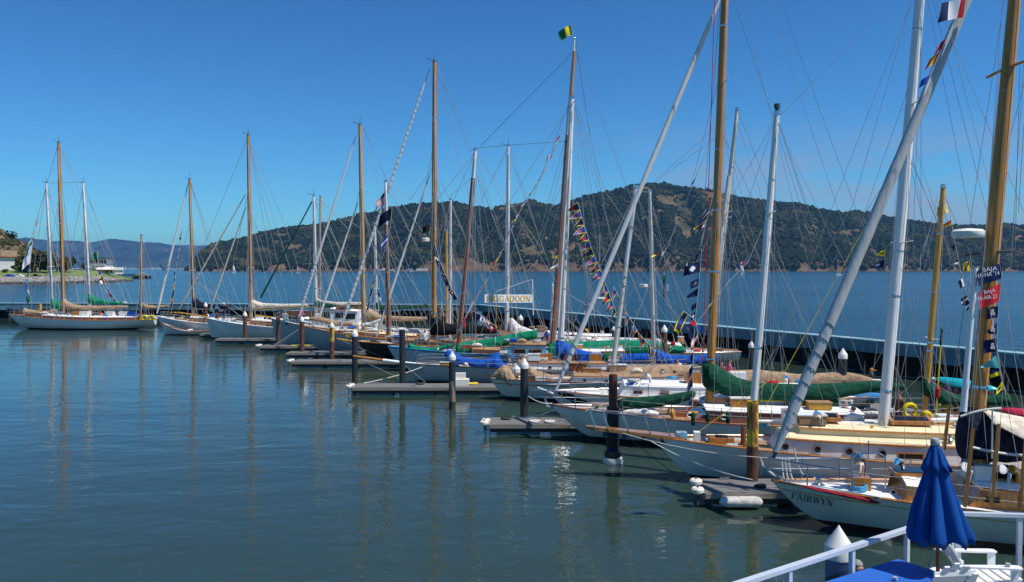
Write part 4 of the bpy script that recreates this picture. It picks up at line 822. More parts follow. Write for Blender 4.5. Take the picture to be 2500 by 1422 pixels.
b1.cabin(b1.q(2190), b1.q(2300), .42, .62, 'wood_varnish', 'deck_white', ports=(b1.q(2196, -1),), pr=.08, trim=None, nm='fore_cabin'); q = b1.q(2232); c_ = b1.pt(q, .1, b1.sheer(q) + .50); mb = MB(); mb.box(c_, (.95, .7, .1), X=b1.a); h_ = b1.part(mb, 'hatch', 'wood_varnish', None, False); mb = MB(); mb.box(c_ + Vector((0, 0, .06)), (.8, .58, .03), X=b1.a); mb.build('glass', 'glass_dark', h_, False)
b1.cabin(b1.q(2340), .72, .5, .60, 'wood_varnish', 'deck_white', ports=(b1.q(2440, -1.2),), port='rect', pr=.1, nm='coach_roof')
for px in (2385, 2408, 2460, 2475): q = b1.q(px, -.6); dorade(b1, b1.pt(q, -.5 if px % 2 else .2, b1.sheer(q) + .5), .42, .11)
q = b1.q(2455); b1.skylight(q, 0, 1.1, .8, b1.sheer(q) + .48); q = b1.q(2400); c_ = b1.pt(q, .2, b1.sheer(q) + .78)
mb = MB(); mb.tube([c_ + Vector((.0, 0, -.3)), c_ + Vector((.05, 0, .1)), c_ + Vector((.5, 0, .12)), c_ + Vector((.55, 0, -.3))], .02, 6); b1.part(mb, 'grab_rail', 'steel')
# name on the bow: cut serif letters standing 6 mm proud of the planking
LET = {'F': [(.15, 0, .15, 1, .15), (.15, .96, .8, .96, .07), (.15, .5, .62, .5, .07), (0, .03, .34, .03, .06), (.8, .80, .8, .98, .05), (.62, .4, .62, .6, .05), (0, .97, .2, .97, .06)],
       'A': [(.12, 0, .48, 1, .07), (.48, 1, .88, 0, .16), (.25, .34, .72, .34, .06), (0, .03, .28, .03, .06), (.72, .03, 1.0, .03, .06)], 'I': [(.25, 0, .25, 1, .15), (.05, .03, .45, .03, .06), (.05, .97, .45, .97, .06)],
       'R': [(.15, 0, .15, 1, .15), (.15, .96, .55, .96, .07), (.55, .96, .74, .85, .1), (.74, .85, .74, .65, .15), (.74, .65, .55, .52, .1), (.55, .52, .15, .52, .07), (.45, .52, .86, .02, .15), (0, .03, .34, .03, .06), (.8, .03, 1, .03, .06), (0, .97, .2, .97, .06)],
       'W': [(.08, 1, .36, 0, .15), (.36, 0, .62, 1, .07), (.58, 1, .86, 0, .15), (.86, 0, 1.14, 1, .07), (-.05, .97, .24, .97, .06), (1.02, .97, 1.26, .97, .06)],
       'Y': [(.08, 1, .45, .46, .15), (.82, 1, .45, .46, .07), (.45, .46, .45, 0, .15), (.25, .03, .65, .03, .06), (-.04, .97, .24, .97, .06), (.68, .97, .94, .97, .06)],
       'N': [(.14, 0, .14, 1, .07), (.1, 1, .84, 0, .16), (.84, 0, .84, 1, .07), (0, .03, .3, .03, .06), (-.04, .97, .2, .97, .06), (.68, .97, 1, .97, .06)],
       'B': [(.15, 0, .15, 1, .15), (.15, .97, .55, .97, .06), (.55, .96, .7, .86, .1), (.7, .86, .7, .66, .14), (.7, .66, .55, .53, .1), (.15, .52, .6, .52, .06), (.6, .52, .8, .4, .1), (.8, .4, .8, .15, .15), (.8, .15, .6, .03, .1), (.15, .03, .6, .03, .06), (0, .03, .2, .03, .06), (0, .97, .2, .97, .06)],
       'G': [(.85, .82, .66, .96, .1), (.66, .97, .38, .97, .07), (.38, .97, .12, .75, .12), (.12, .75, .12, .25, .16), (.12, .25, .38, .03, .12), (.38, .03, .68, .03, .07), (.68, .03, .82, .12, .1), (.82, .05, .82, .44, .14), (.62, .44, .96, .44, .06), (.86, .72, .86, .95, .05)],
       'D': [(.15, 0, .15, 1, .15), (.15, .97, .55, .97, .06), (.55, .97, .85, .75, .12), (.85, .75, .85, .25, .16), (.85, .25, .55, .03, .12), (.15, .03, .55, .03, .06), (0, .03, .2, .03, .06), (0, .97, .2, .97, .06)],
       'O': [(.38, .97, .66, .97, .06), (.66, .97, .9, .74, .12), (.9, .74, .9, .26, .16), (.9, .26, .66, .03, .12), (.38, .03, .66, .03, .06), (.38, .03, .12, .26, .12), (.12, .26, .12, .74, .16), (.12, .74, .38, .97, .12)]}
ADV = dict(F=.95, A=1.1, I=.62, R=1.1, W=1.38, Y=1.05, N=1.12, B=1.0, G=1.12, D=1.12, O=1.16)
def lettering(text, place, m, parent, name='letter', bold=1):
    x = 0
    for ch in text:
        mb = MB()
        for k, (x0, y0, x1, y1, th) in enumerate(LET[ch]):
            dx, dy = x1 - x0, y1 - y0; l_ = math.hypot(dx, dy); ux, uy = -dy / l_ * th * bold / 2, dx / l_ * th * bold / 2; N = 3
            e_ = .0008 * k
            for i in range(N):
                f0, f1 = i / N, (i + 1) / N; pts = [(x0 + dx * f0 + ux, y0 + dy * f0 + uy), (x0 + dx * f1 + ux, y0 + dy * f1 + uy), (x0 + dx * f1 - ux, y0 + dy * f1 - uy), (x0 + dx * f0 - ux, y0 + dy * f0 - uy)]
                mb.add([place(x + a, b_, e_) for a, b_ in pts], [(0, 1, 2, 3)])
        if mb.v: mb.build(name, m, parent, False)
        x += ADV[ch]
qn, hgt = b1.q(1941, -.35), .19
def on_hull(x, y, e_):
    q_ = qn + x * .137 / b1.L; z = b1.sheer(q_) - .43 + y * hgt; return b1.pt(q_, -b1.hw(q_, z) - .014 - e_, z)
mat('letter_black', (.012, .014, .022), .4, .1)
lettering('FAIRWYN', on_hull, 'letter_black', b1.hull)

# --- 2: staysail schooner with the plank bowsprit
b2 = Boat('long white schooner with cream cabin roof, round portholes and a plank bowsprit with rails', (1598, 1066), 27.2, -6.5, 18, 4.3, 1.12, 1.2, 'hull_white_cool', ohb=.082, bottom='boot_black', boot='boot_black', deckm='teak', draft=.9, bul=.16)
tip = P(1431, 1043, 27.5); bs_ = b2.bow + b2.a * .9; bs_.z = b2.fb - .02; d = tip - bs_
rows = []
for i in range(9):
    f = i / 8; c_ = bs_ + d * f; wd = .34 * (1 - .55 * f) if f < .97 else .1; rows.append([c_ + b2.n * -wd + Vector((0, 0, .05)), c_ + b2.n * wd + Vector((0, 0, .05)), c_ + b2.n * wd - Vector((0, 0, .05)), c_ - b2.n * wd - Vector((0, 0, .05))])
mb = MB(); mb.loft(rows); bsp = b2.part(mb, 'bowsprit_plank', 'wood_varnish', None, False)
for sd in (-1, 1):
    tops = []
    for f in (.12, .32, .55, .76, .9):
        c_ = bs_ + d * f + b2.n * sd * .3 * (1 - .45 * f); mb = MB(); mb.tube([c_, c_ + Vector((0, 0, .62)) - b2.a * .22], .02, 6); mb.build('rail_post', 'steel', bsp); tops.append(c_ + Vector((0, 0, .62)) - b2.a * .22)
    e_ = b2.pt(.03, sd * b2.half(.03), b2.sheer(.03)); mb = MB(); mb.tube([e_, e_ + Vector((-.15, 0, .4))] + tops + [tops[-1] + Vector((-.15, .0, -.1))], .022, 6); mb.build('rail', 'steel', bsp)
for f in (.2, .4, .6, .8): c_ = bs_ + d * f - Vector((0, 0, .13)); mb = MB(); mb.box(c_, (.14, .3, .16), X=b2.a); mb.build('chock', 'boot_black', bsp, False)
b2.line((1520, 1058), (1700, 1200), 0, 0, .012, 'wire_dark', 'bobstay')
fm2, at2f = b2.mast((1833, 1075), (1897, 276), 18, 14, 'mast_white', spread=(.70,), name='fore_mast', aft=.4, fore=None, vane=False)
tp_ = at2f(1.0); mb = MB(); mb.lathe([(.06, .0), (.06, .08), (.1, .1), (.1, .24), (.03, .26)], tp_ + Vector((0, 0, .05)), 10); mb.build('masthead_light', 'wire_dark', fm2)
mm2, at2m = b2.mast((2152, 1088), (2262, -190), 26, 20, 'mast_white', spread=(.40, .66), name='main_mast', aft=.7, vane=False)
for (p0, p1, t0, t1) in [((1905, 282), (2190, -10), 0, 0), ((1892, 292), (1640, 1060), 0, 0), ((1890, 295), (1700, 640), 0, 0), ((1900, 300), (1985, 560), 0, 1.6), ((1903, 300), (2105, 905), 0, 0), ((2228, -5), (1842, 1000), 0, 0), ((2226, 0), (2082, 500), 0, 0), ((2082, 500), (1838, 950), 0, 0), ((2214, 400), (2118, 525), 0, 0), ((2210, 370), (1858, 910), .6, .6), ((2222, 400), (2310, 790), 0, 1.8), ((2224, 395), (2500, 1010), 0, 2), ((2263, -5), (2368, 530), 0, 1.9), ((2276, -5), (2440, 640), 0, 2), ((2248, 40), (2249, 530), -.5, -.5), ((2225, 390), (2500, 1060), 0, 0)]: b2.line(p0, p1, t0, t1)
b2.line((1650, 1095), (1912, 905), 0, 0, .010, 'rope_yellow', 'halyard'); b2.line((1868, 995), (2130, 520), .3, .3, .011, 'rope_yellow', 'halyard')
b2.boom((1838, 1029), (2133, 1034), 9, 8, 'mast_white', t=.1, name='fore_boom'); b2.boom((2164, 1029), (2352, 1025), 12, 12, 'mast_white', t=.1, name='main_boom')
q0, q1 = b2.q(1902, -1.0), .78
b2.cabin(q0, q1, .50, .66, 'hull_white_cool', 'cream_paint', ports=[b2.q(px, -1.5) for px in (1931, 2009, 2086, 2166)], pr=.135, rise=.10, wmax=1.5)
b2.cabin(b2.q(1925), q1 - .02, .80, .34, 'cream_paint', 'cream_paint', trim='wood_varnish', nm='trunk', rise=.06, wmax=.85)
q = b2.q(2228, -1.5); c_ = b2.pt(q, -1.52, b2.sheer(q) + .12); mb = MB(); mb.box(c_, (.8, .06, .22), X=b2.a); wn = b2.part(mb, 'window', 'wood_varnish', None, False); mb = MB(); mb.box(c_ - b2.n * .02, (.68, .06, .15), X=b2.a); mb.build('glass', 'glass_dark', wn, False)
for px, ln in ((2015, .95), (2225, 1.3)):
    q = b2.q(px); b2.skylight(q, .15, ln, .8, b2.sheer(q) + .86)
q = b2.q(1666); c_ = b2.pt(q, .0, b2.sheer(q)); mb = MB(); mb.box(c_ + Vector((0, 0, .06)), (.34, .4, .3), X=b2.a); wl = b2.part(mb, 'windlass', 'wall_teal_top', None, False); mb = MB(); mb.lathe([(.14, -.05), (.14, .05), (.05, .06)], c_ + Vector((0, -.24, .1)), 14, ax=(0, -1, .1)); mb.build('drum', 'steel', wl)
q = b2.q(1702); c_ = b2.pt(q, -.2, b2.sheer(q)); mb = MB(); mb.box(c_ + Vector((0, 0, .12)), (.2, .3, .34), X=b2.a); b2.part(mb, 'deck_locker', 'cap_white', None, False)
q = b2.q(1763); c_ = b2.pt(q, .1, b2.sheer(q) - .02); mb = MB(); mb.box(c_, (.78, .66, .26), X=b2.a, Z=(.12, 0, 1)); hb2 = b2.part(mb, 'hatch', 'wood_varnish', None, False); mb = MB(); mb.box(c_ + Vector((.02, 0, .15)), (.4, .34, .04), X=b2.a, Z=(.12, 0, 1)); mb.build('glass', 'glass_dark', hb2, False)
for dx in (-.25, 0, .22): 
    q = b2.q(1818); c_ = b2.pt(q, dx, b2.sheer(q) - .1); mb = MB(); mb.tube([c_, c_ + Vector((0, 0, .62))], .05, 6); b2.part(mb, 'bitt', 'wood_red')
for k in range(5): b2.line((2146 + k * 3, 1000 + k * 3), (2150 + k * 5, 1082), -.3, -.25, .02, 'rope_white', 'coiled_rope', sag=.08)
b2.line((2130, 1040), (2110, 1080), -.4, -.6, .05, 'wood_yellow', 'tackle'); b2.stanchions(.35, .8, 6, .6, lines=1)
b2.line((1590, 1078), (1838, 1172), -.4, -3.2, .018, 'rope_white', 'mooring_line', sag=.15); b2.line((1520, 1058), (2002, 1120), -.3, -2.6, .012, 'rope_white', 'mooring_line', sag=.25)

# --- 3: ketch with the mahogany cabin and the big forest green cover
b3 = Boat('grey white ketch with long mahogany cabin, oval portholes and forest green sail covers', (1345, 989), 33.4, -4, 16.6, 4.2, 1.02, 1.16, 'hull_white_cool', ohb=.125, ohs=.13, boot='boot_black', bottom='boot_black', deckm='teak', railm='mahogany', tr=.42, draft=.9, stripe=('white_paint', .20, .235))
om3, at3 = b3.mast((1731, 1010), (1776, -180), 21, 16.5, 'wood_mast', spread=(.44, .68), name='main_mast', vane=False, fore=None)
b3.furl((1357, 953), (1757, 0), 12.5, 12, 'sail_white', wraps=(.02, .12, 5, 'wire_dark'))
mz3, at3z = b3.mast((2257, 1005), (2303, 456), 14, 11, 'wood_yellow', spread=(.35,), name='mizzen_mast', vane=False)
b3.cover([(1717, 878), (1740, 884), (1770, 905), (1800, 922), (1850, 935), (1950, 938), (2050, 935), (2150, 931), (2208, 938)], [(1716, 948), (1740, 958), (1780, 968), (1850, 976), (1950, 981), (2030, 977), (2100, 962), (2150, 955), (2208, 952)], 'canvas_forest', wid=.5, n=44, name='mainsail_cover')
b3.cover([(2252, 922), (2290, 950), (2340, 964), (2400, 966), (2464, 960)], [(2252, 965), (2300, 988), (2360, 991), (2420, 990), (2470, 991)], 'canvas_forest', wid=.35, name='mizzen_cover')
b3.cover([(1508, 975), (1560, 970), (1630, 964), (1694, 953)], [(1505, 998), (1560, 1000), (1650, 988), (1696, 972)], 'canvas_forest', wid=.3, name='staysail_cover', t=-.2)
for (p0, p1, t0, t1) in [((1790, -5), (1892, 300), 0, 1.5), ((1892, 300), (1990, 620), 1.5, 1.7), ((1877, -5), (1985, 330), 0, -1), ((1985, 330), (2110, 700), -1, -1.6), ((1903, -5), (2090, 512), 0, 0), ((2090, 512), (2296, 1000), 0, 0), ((1757, 330), (1602, 442), 0, 0), ((1740, 440), (1400, 905), 0, 0), ((1758, 460), (1950, 800), 0, 1.8), ((1760, 320), (1890, 600), 0, 1.8), ((1890, 600), (2060, 960), 1.8, 1.9), ((2296, 470), (2400, 900), 0, 1.2), ((2298, 470), (2180, 1010), 0, -1.2), ((2300, 468), (2500, 905), 0, 0), ((2248, 918), (2160, 1000), -.3, -.3), ((2252, 920), (2360, 985), -.3, -.3), ((1988, 700), (2060, 900), 1.6, 1.6), ((1757, 20), (1690, 850), .2, .2)]: b3.line(p0, p1, t0, t1)
b3.line((1745, 0), (1716, 880), -.35, -.35, .016, 'cloth_red', 'halyard'); b3.line((1770, 100), (1732, 870), -.3, -.3, .012, 'wire', 'halyard')
b3.cabin(b3.q(1690, -1), b3.q(2110, -1), .46, .62, 'mahogany', 'deck_white', ports=[b3.q(px, -1.35) for px in (1690, 1772, 1935, 2022)], port='oval', pr=.085, trim='deck_white', slope=.8)
b3.boom((1680, 1008), (2085, 1016), 7, 7, 'wood_yellow', t=-.3, name='spinnaker_pole')
for px, m_, ln in ((1800, 'canvas_forest', 1.6), (2004, 'canvas_forest', 1.4), (1760, 'wood_varnish', .8), (1950, 'mahogany', .9)):
    q = b3.q(px); c_ = b3.pt(q, .2, b3.sheer(q) + .58); mb = MB(); mb.loft([[c_ + b3.a * x + b3.n * y + Vector((0, 0, z)) for y, z in ((-.4, -.1), (-.34, .17), (.34, .2), (.4, -.1))] for x in (-ln / 2, ln / 2)]); b3.part(mb, 'hatch_cover', m_)
q = b3.q(1884); c_ = b3.pt(q, .35, b3.sheer(q) + .68); mb = MB(); mb.lathe([(.08, -.62), (.24, -.58), (.27, 0), (.24, .58), (.08, .62)], c_, 14, ax=b3.a); lr = b3.part(mb, 'liferaft_canister', 'cap_white'); mb = MB(); mb.lathe([(.277, -.5), (.277, .5)], c_ - Vector((0, 0, .015)), 14, ax=b3.a)
mb = MB(); mb.box(c_ + Vector((0, -.262, 0)), (1.1, .04, .1), X=b3.a); mb.build('stripe', 'cloth_yellow', lr, False)
q = b3.q(1660); c_ = b3.pt(q, -.2, b3.sheer(q) + .05); mb = MB(); mb.box(c_, (.6, .6, .28), X=b3.a); b3.part(mb, 'hatch', 'wood_red', None, False); q = b3.q(1582); c_ = b3.pt(q, .1, b3.sheer(q) + .05); mb = MB(); mb.box(c_, (.6, .5, .2), X=b3.a); b3.part(mb, 'hatch', 'mahogany', None, False)
for px in (1692, 1728, 1777): p_ = b3.pp(px, 1022, -1.7); fender(p_ + Vector((0, 0, -.28)), p_ + Vector((0, 0, .25)), .085, 'canvas_forest', 'dark green fender hanging on the mahogany cabin ketch, %s' % {1692: 'under the hanging flags', 1728: 'below the big wooden mast', 1777: 'right of the big wooden mast'}[px], 'green fenders of the mahogany cabin ketch')
b3.stanchions(.06, .95, 9, .6, lines=2); b3.pulpit(.06, h=.6, fwd=.7)
b3.line((1352, 962), (1312, 946), 0, 0, .035, 'white_paint', 'bow_sprit'); p_ = b3.pp(1338, 985); mb = MB(); mb.tube([b3.pp(1330, 972), b3.pp(1335, 992), b3.pp(1352, 996)], [.04, .09, .05], 6); b3.part(mb, 'anchor', 'paint_grey')
b3.line((1348, 985), (1290, 968), -.2, -1, .016, 'rope_white', 'mooring_line', sag=.1); b3.line((1415, 1005), (1345, 990), -.5, 0, .016, 'rope_white', 'mooring_line')
# stern gear
mb, c_ = b3.ring(2222, 1003, -1.2, .235, None, '', arc=5.0, tr=.085); tag(mb.build('horseshoe_buoy', 'cloth_yellow', None, org=c_), 'yellow horseshoe lifebuoy on the mahogany cabin ketch, beside the wide white mast', 'lifebuoy')
mb, c_ = b3.ring(2261, 1020, -1.2, .2, None, '', tr=.07); mb.tube([c_ + Vector((.17 * math.cos(i * .5), -.05, .17 * math.sin(i * .5))) for i in range(30)], .03, 6); tag(mb.build('hose_coil', 'cloth_yellow', None, org=c_), 'coil of yellow hose hung at the stern of the mahogany cabin ketch', 'hose')
pw = b3.pp(2289, 968, -1.5); dp = thing('danbuoy_pole', 'yellow danbuoy pole with red float and furled dark flag', 'danbuoy', b3.pp(2283, 1030, -1.5))
mb = MB(); mb.tube([b3.pp(2283, 1035, -1.5), b3.pp(2297, 842, -1.5)], .03, 6); mb.build('pole', 'cloth_yellow', dp); mb = MB(); mb.tube([b3.pp(2288, 972, -1.5), b3.pp(2288.4, 968, -1.5), b3.pp(2290, 950, -1.5), b3.pp(2290.3, 946, -1.5)], [.03, .085, .085, .03], 10); mb.build('float', 'cloth_red', dp); mb = MB(); mb.tube([b3.pp(2296.5, 843, -1.5), b3.pp(2299, 803, -1.5)], .05, 6); mb.build('flag', 'canvas_forest', dp)

# --- 4: white sloop with the tan cover behind it
b4 = Boat('white sloop with black sail bag on the bow, behind the mahogany cabin ketch', (1338, 955), 39.2, -3, 15, 4, 1.05, 1.1, 'hull_white', boot='bottom_navy', railm='wood_varnish', deckm='deck_white')
b4.mast((1722, 960), (1800, 268), 11, 9, 'mast_cream', spread=(.62, .64), vane=False); b4.boom((1742, 718), (1780, 430), 13, 10, 'mast_cream', name='mast_track')
b4.cover([(1775, 905), (1850, 903), (1950, 914), (2060, 908), (2100, 915), (2131, 924)], [(1775, 935), (1850, 938), (1950, 942), (2060, 936), (2100, 934), (2131, 933)], 'canvas_tan', wid=.4, name='mainsail_cover'); b4.boom((2125, 928), (2150, 929), 5, 5, 'mast_cream')
b4.cover([(1362, 955), (1400, 957), (1470, 966), (1492, 975)], [(1362, 963), (1400, 985), (1450, 1000), (1492, 995)], 'canvas_black', wid=.4, name='sail_bag', t=-.4)
b4.cabin(.22, .8, .55, .64, 'white_paint', 'deck_white', ports=(.28, .36, .44, .52), port='rect', pr=.11, trim=None); b4.pulpit(.07, h=.6, fwd=.4); b4.stanchions(.07, .9, 8, .6)
for px, m_ in ((1735, 'cap_white'), (1800, 'white_paint'), (1690, 'wood_varnish')): q = b4.q(px); c_ = b4.pt(q, -.3, b4.sheer(q) + .8); mb = MB(); mb.box(c_, (.7, .6, .6), X=b4.a); b4.part(mb, 'deck_locker', m_, None, False)
b4.line((1790, 275), (1600, 440), 0, 0); b4.line((1803, 275), (1915, 560), 0, 1.5)

# --- 5: cream cutter with tan covers
b5 = Boat('cream cutter under tan sail covers, left of the tyre wrapped pile', (1196, 925), 43.9, -3, 14, 3.9, 1.15, 1.05, 'hull_cream', ohb=.06, ohs=.08, tr=.55, boot='boot_black', bottom='boot_black', railm='mahogany', deckm='teak', stripe=('wood_varnish', .2, .25), bul=.22)
b5.mast((1489, 945), (1553, 456), 12, 11, 'mast_cream', topm='mast_white', frac=.62, spread=(.52,), vane=False); 
b5.cover([(1494, 906), (1530, 898), (1580, 894), (1640, 890), (1684, 893)], [(1494, 936), (1540, 941), (1600, 938), (1650, 928), (1686, 918)], 'canvas_tan', wid=.5, name='mainsail_cover')
b5.cover([(1200, 918), (1212, 905), (1228, 891), (1240, 893), (1256, 918), (1270, 940)], [(1200, 922), (1215, 924), (1230, 932), (1245, 945), (1260, 955), (1271, 950)], 'canvas_tan', wid=.4, name='jib_cover', t=-.2); b5.cover([(1272, 918), (1292, 893), (1312, 905), (1350, 917), (1400, 919), (1474, 912)], [(1272, 925), (1295, 928), (1330, 938), (1380, 938), (1430, 930), (1475, 924)], 'canvas_tan', wid=.45, name='staysail_cover', t=-.3)
b5.cover([(1245, 905), (1260, 890), (1275, 905)], [(1245, 912), (1262, 917), (1275, 915)], 'canvas_white', wid=.3, name='sail_bundle', t=.5)
b5.cabin(.3, .7, .45, .6, 'white_paint', 'teak', ports=(.36, .44, .52), pr=.1); b5.stanchions(.1, .95, 9, .55)
for (p0, p1, t0, t1) in [((1553, 470), (1345, 905), 0, 0), ((1553, 470), (1470, 640), 0, -1), ((1556, 470), (1590, 640), 0, 1), ((1548, 640), (1760, 905), 0, .6), ((1546, 660), (1700, 880), 0, .6), ((1586, 470), (1650, 760), 0, 1), ((1480, 600), (1340, 930), -1, -1), ((1556, 466), (1586, 470), 0, 0)]: b5.line(p0, p1, t0, t1)
FARLET = lambda x, y, e_: b5.pt(b5.q(1662, -1.5) + x * .22 / b5.L, -b5.hw(b5.q(1662, -1.5) + x * .22 / b5.L, b5.sheer(.9) - .42 + y * .22) - .006 - e_, b5.sheer(.9) - .42 + y * .22)
lettering('FAR', FARLET, 'letter_black', b5.hull)

# --- 6: grey ketch with royal blue covers
b6 = Boat('light grey ketch with royal blue sail covers and a long varnished bowsprit', (985, 887), 50.3, -2, 18, 4.3, 1.05, 1.15, 'hull_grey', ohb=.05, ohs=.08, tr=.5, boot='boot_black', railm='boot_black', deckm='teak', bul=.2)
b6.boom((1040, 893), (935, 880), 8, 8, 'mast_white', name='bowsprit'); b6.boom((936, 880), (862, 870), 7, 5, 'wood_varnish', name='bowsprit_spar')
b6.mast((1365, 905), (1397, 238), 15, 11, 'mast_white', spread=(.45, .97), vane=False); b6.boom((1362, 800), (1393, 300), 6, 5, 'mast_cream', t=-.5, name='mast_track'); mzz, _ = b6.mast((1597, 900), (1586, 465), 9.5, 7.5, 'mast_cream', spread=(.3,), name='mizzen_mast', vane=False)
b6.cover([(1356, 830), (1370, 828), (1385, 838), (1410, 852), (1450, 862), (1520, 865), (1582, 862)], [(1357, 872), (1375, 876), (1410, 882), (1460, 886), (1530, 888), (1584, 882)], 'canvas_blue', wid=.6, name='mainsail_cover', n=36); b6.cover([(1600, 852), (1615, 858), (1640, 868), (1700, 869), (1748, 860)], [(1600, 885), (1630, 890), (1680, 891), (1720, 888), (1750, 880)], 'canvas_blue', wid=.4, name='mizzen_cover')
b6.cover([(1084, 866), (1092, 854), (1104, 858), (1130, 872), (1180, 879), (1197, 872), (1212, 866), (1222, 880), (1242, 895)], [(1084, 872), (1098, 880), (1112, 888), (1150, 896), (1200, 901), (1225, 904), (1244, 905)], 'canvas_blue', wid=.5, name='jib_cover', n=36, t=-.4); b6.cover([(1196, 878), (1206, 862), (1216, 860), (1224, 880)], [(1196, 886), (1206, 888), (1216, 890), (1224, 888)], 'canvas_blue', wid=.4, name='sail_bundle', t=.3)
b6.cabin(.38, .72, .5, .6, 'white_paint', 'teak', ports=(.42, .5, .58), pr=.1)
for px, m_ in ((1420, 'canvas_blue'), (1450, 'wood_varnish'), (1395, 'mahogany'), (1490, 'cloth_green'), (1330, 'wood_varnish')): q = b6.q(px); c_ = b6.pt(q, -.5, b6.sheer(q) + .6); mb = MB(); mb.box(c_, (.9, .5, .45), X=b6.a); b6.part(mb, 'deck_box', m_, None, False)
b6.boom((1280, 898), (1372, 906), 5, 5, 'mast_cream', t=-1); b6.boom((1375, 905), (1470, 903), 5, 5, 'wood_yellow', t=-1); b6.stanchions(.05, .95, 12, .55, lines=2)
for (p0, p1, t0, t1) in [((1396, 250), (1000, 885), 0, 0), ((1400, 250), (1478, 500), 0, 1.6), ((1400, 252), (1428, 560), 0, -1.6), ((1403, 250), (1498, 740), 0, 1), ((1400, 260), (1452, 560), 0, 0), ((1452, 560), (1500, 880), 0, 0), ((1384, 420), (1215, 820), 0, 0), ((1404, 240), (1478, 470), 0, 0), ((1478, 470), (1600, 640), 0, 0), ((1428, 560), (1440, 880), -1.6, -1.9), ((863, 872), (1000, 935), 0, 0), ((980, 885), (1040, 935), -.2, -1.5)]: b6.line(p0, p1, t0, t1)

for px, py in ((1571, 698), ): 
    c_ = b6.pp(px, py); mb = MB(); mb.lathe([(.2, -.1), (.26, -.08), (.26, .08), (.2, .1)], c_, 16); r5 = mb.build('radar_dome', 'cap_white', mzz); mb = MB(); mb.tube([c_ + Vector((0, 0, -.12)), c_ + Vector((.42, 0, -.16))], .03, 6); mb.build('bracket', 'paint_grey', r5)

# --- 7: BRIGADOON schooner, bright green covers, pale blue deckhouse
b7 = Boat('pale schooner with red brown masts, bright green sail covers and a light blue deckhouse', (947, 846), 56.3, -2, 19, 4.8, 1.25, 1.3, 'hull_pale_blue', ohb=.07, ohs=.1, tr=.5, boot='boot_black', sheerm='stripe_blue', deckm='teak', railm='stripe_blue', bul=.3)
b7.mast((1119, 850), (1161, 365), 11.5, 8, 'wood_red', topm='mast_white', frac=.86, spread=(.84,), name='fore_mast', vane=False); b7.mast((1348, 850), (1403, 95), 11.5, 4, 'wood_red', topm='mast_white', frac=.79, spread=(.68,), name='main_mast', vane=False); b7.boom((1393, 240), (1386, 330), 8, 8, 'mast_white', t=-.3, name='mast_doubling'); b7.boom((1395, 235), (1402, 125), 7, 5, 'wood_mast', t=-.2, name='topmast')
b7.cover([(1113, 838), (1124, 836), (1160, 832), (1220, 822), (1270, 812), (1311, 805)], [(1113, 866), (1130, 872), (1160, 860), (1220, 848), (1270, 836), (1312, 826)], 'canvas_green', wid=.5, name='foresail_cover', n=36, ties=3); b7.cover([(1338, 836), (1352, 832), (1420, 834), (1500, 830), (1580, 832), (1672, 846)], [(1338, 880), (1356, 884), (1380, 872), (1480, 868), (1580, 866), (1676, 862)], 'canvas_green', wid=.5, name='mainsail_cover', n=36); b7.cover([(994, 850), (999, 836), (1010, 842), (1040, 850), (1070, 846), (1106, 838)], [(994, 856), (1002, 860), (1020, 865), (1050, 864), (1080, 855), (1107, 848)], 'canvas_green', wid=.4, name='jib_cover', t=-.4)
b7.cabin(b7.q(1238, -1.4), b7.q(1334, -1.4), .95, .62, 'paint_sky', 'teak', ports=[b7.q(1268, -1.4), b7.q(1307, -1.4)], port='rect', pr=.22, trim='wood_varnish', slope=.15, nm='deckhouse'); b7.cabin(b7.q(1150), b7.q(1222), .5, .55, 'wood_varnish', 'teak', ports=[b7.q(1175, -1.3), b7.q(1200, -1.3)], port='rect', pr=.1); b7.cabin(.62, .85, .5, .55, 'wood_varnish', 'deck_white')
for (p0, p1, t0, t1) in [((1398, 128), (1172, 358), 0, 0), ((1165, 362), (1243, 355), 0, 0), ((1243, 355), (1387, 345), 0, 0), ((1157, 430), (1098, 480), 0, 0), ((1160, 372), (1010, 560), 0, 0), ((1010, 560), (870, 720), 0, 0), ((1160, 372), (950, 845), 0, 0), ((1165, 425), (1300, 800), 0, 1.5), ((1166, 430), (1240, 800), 0, 1.5), ((1163, 440), (1200, 830), 0, -2), ((1160, 440), (1160, 845), 0, -2), ((1168, 380), (1330, 620), 0, 0), ((1168, 382), (1245, 520), 0, 0), ((1158, 365), (1148, 365), 0, 0), ((1404, 110), (1520, 430), 0, 0), ((1405, 100), (1440, 330), 0, 1), ((1520, 430), (1680, 860), 0, 0), ((1392, 245), (1172, 820), 0, 0), ((1390, 330), (1297, 690), 0, 0), ((1345, 845), (1300, 690), 0, 0)]: b7.line(p0, p1, t0, t1, m='wire_dark' if p0[1] < 390 and p1[1] < 400 else 'wire')
b7.stanchions(.1, .95, 11, .6, lines=1); b7.line((1243, 440), (1243, 362), 0, 0)
nb = b7.pp(1145, 850, -1); mb = MB(); mb.box(b7.pp(1143, 848, -.6), (.85, .05, .25)); b7.part(mb, 'name_board', 'wood_red', None, False)

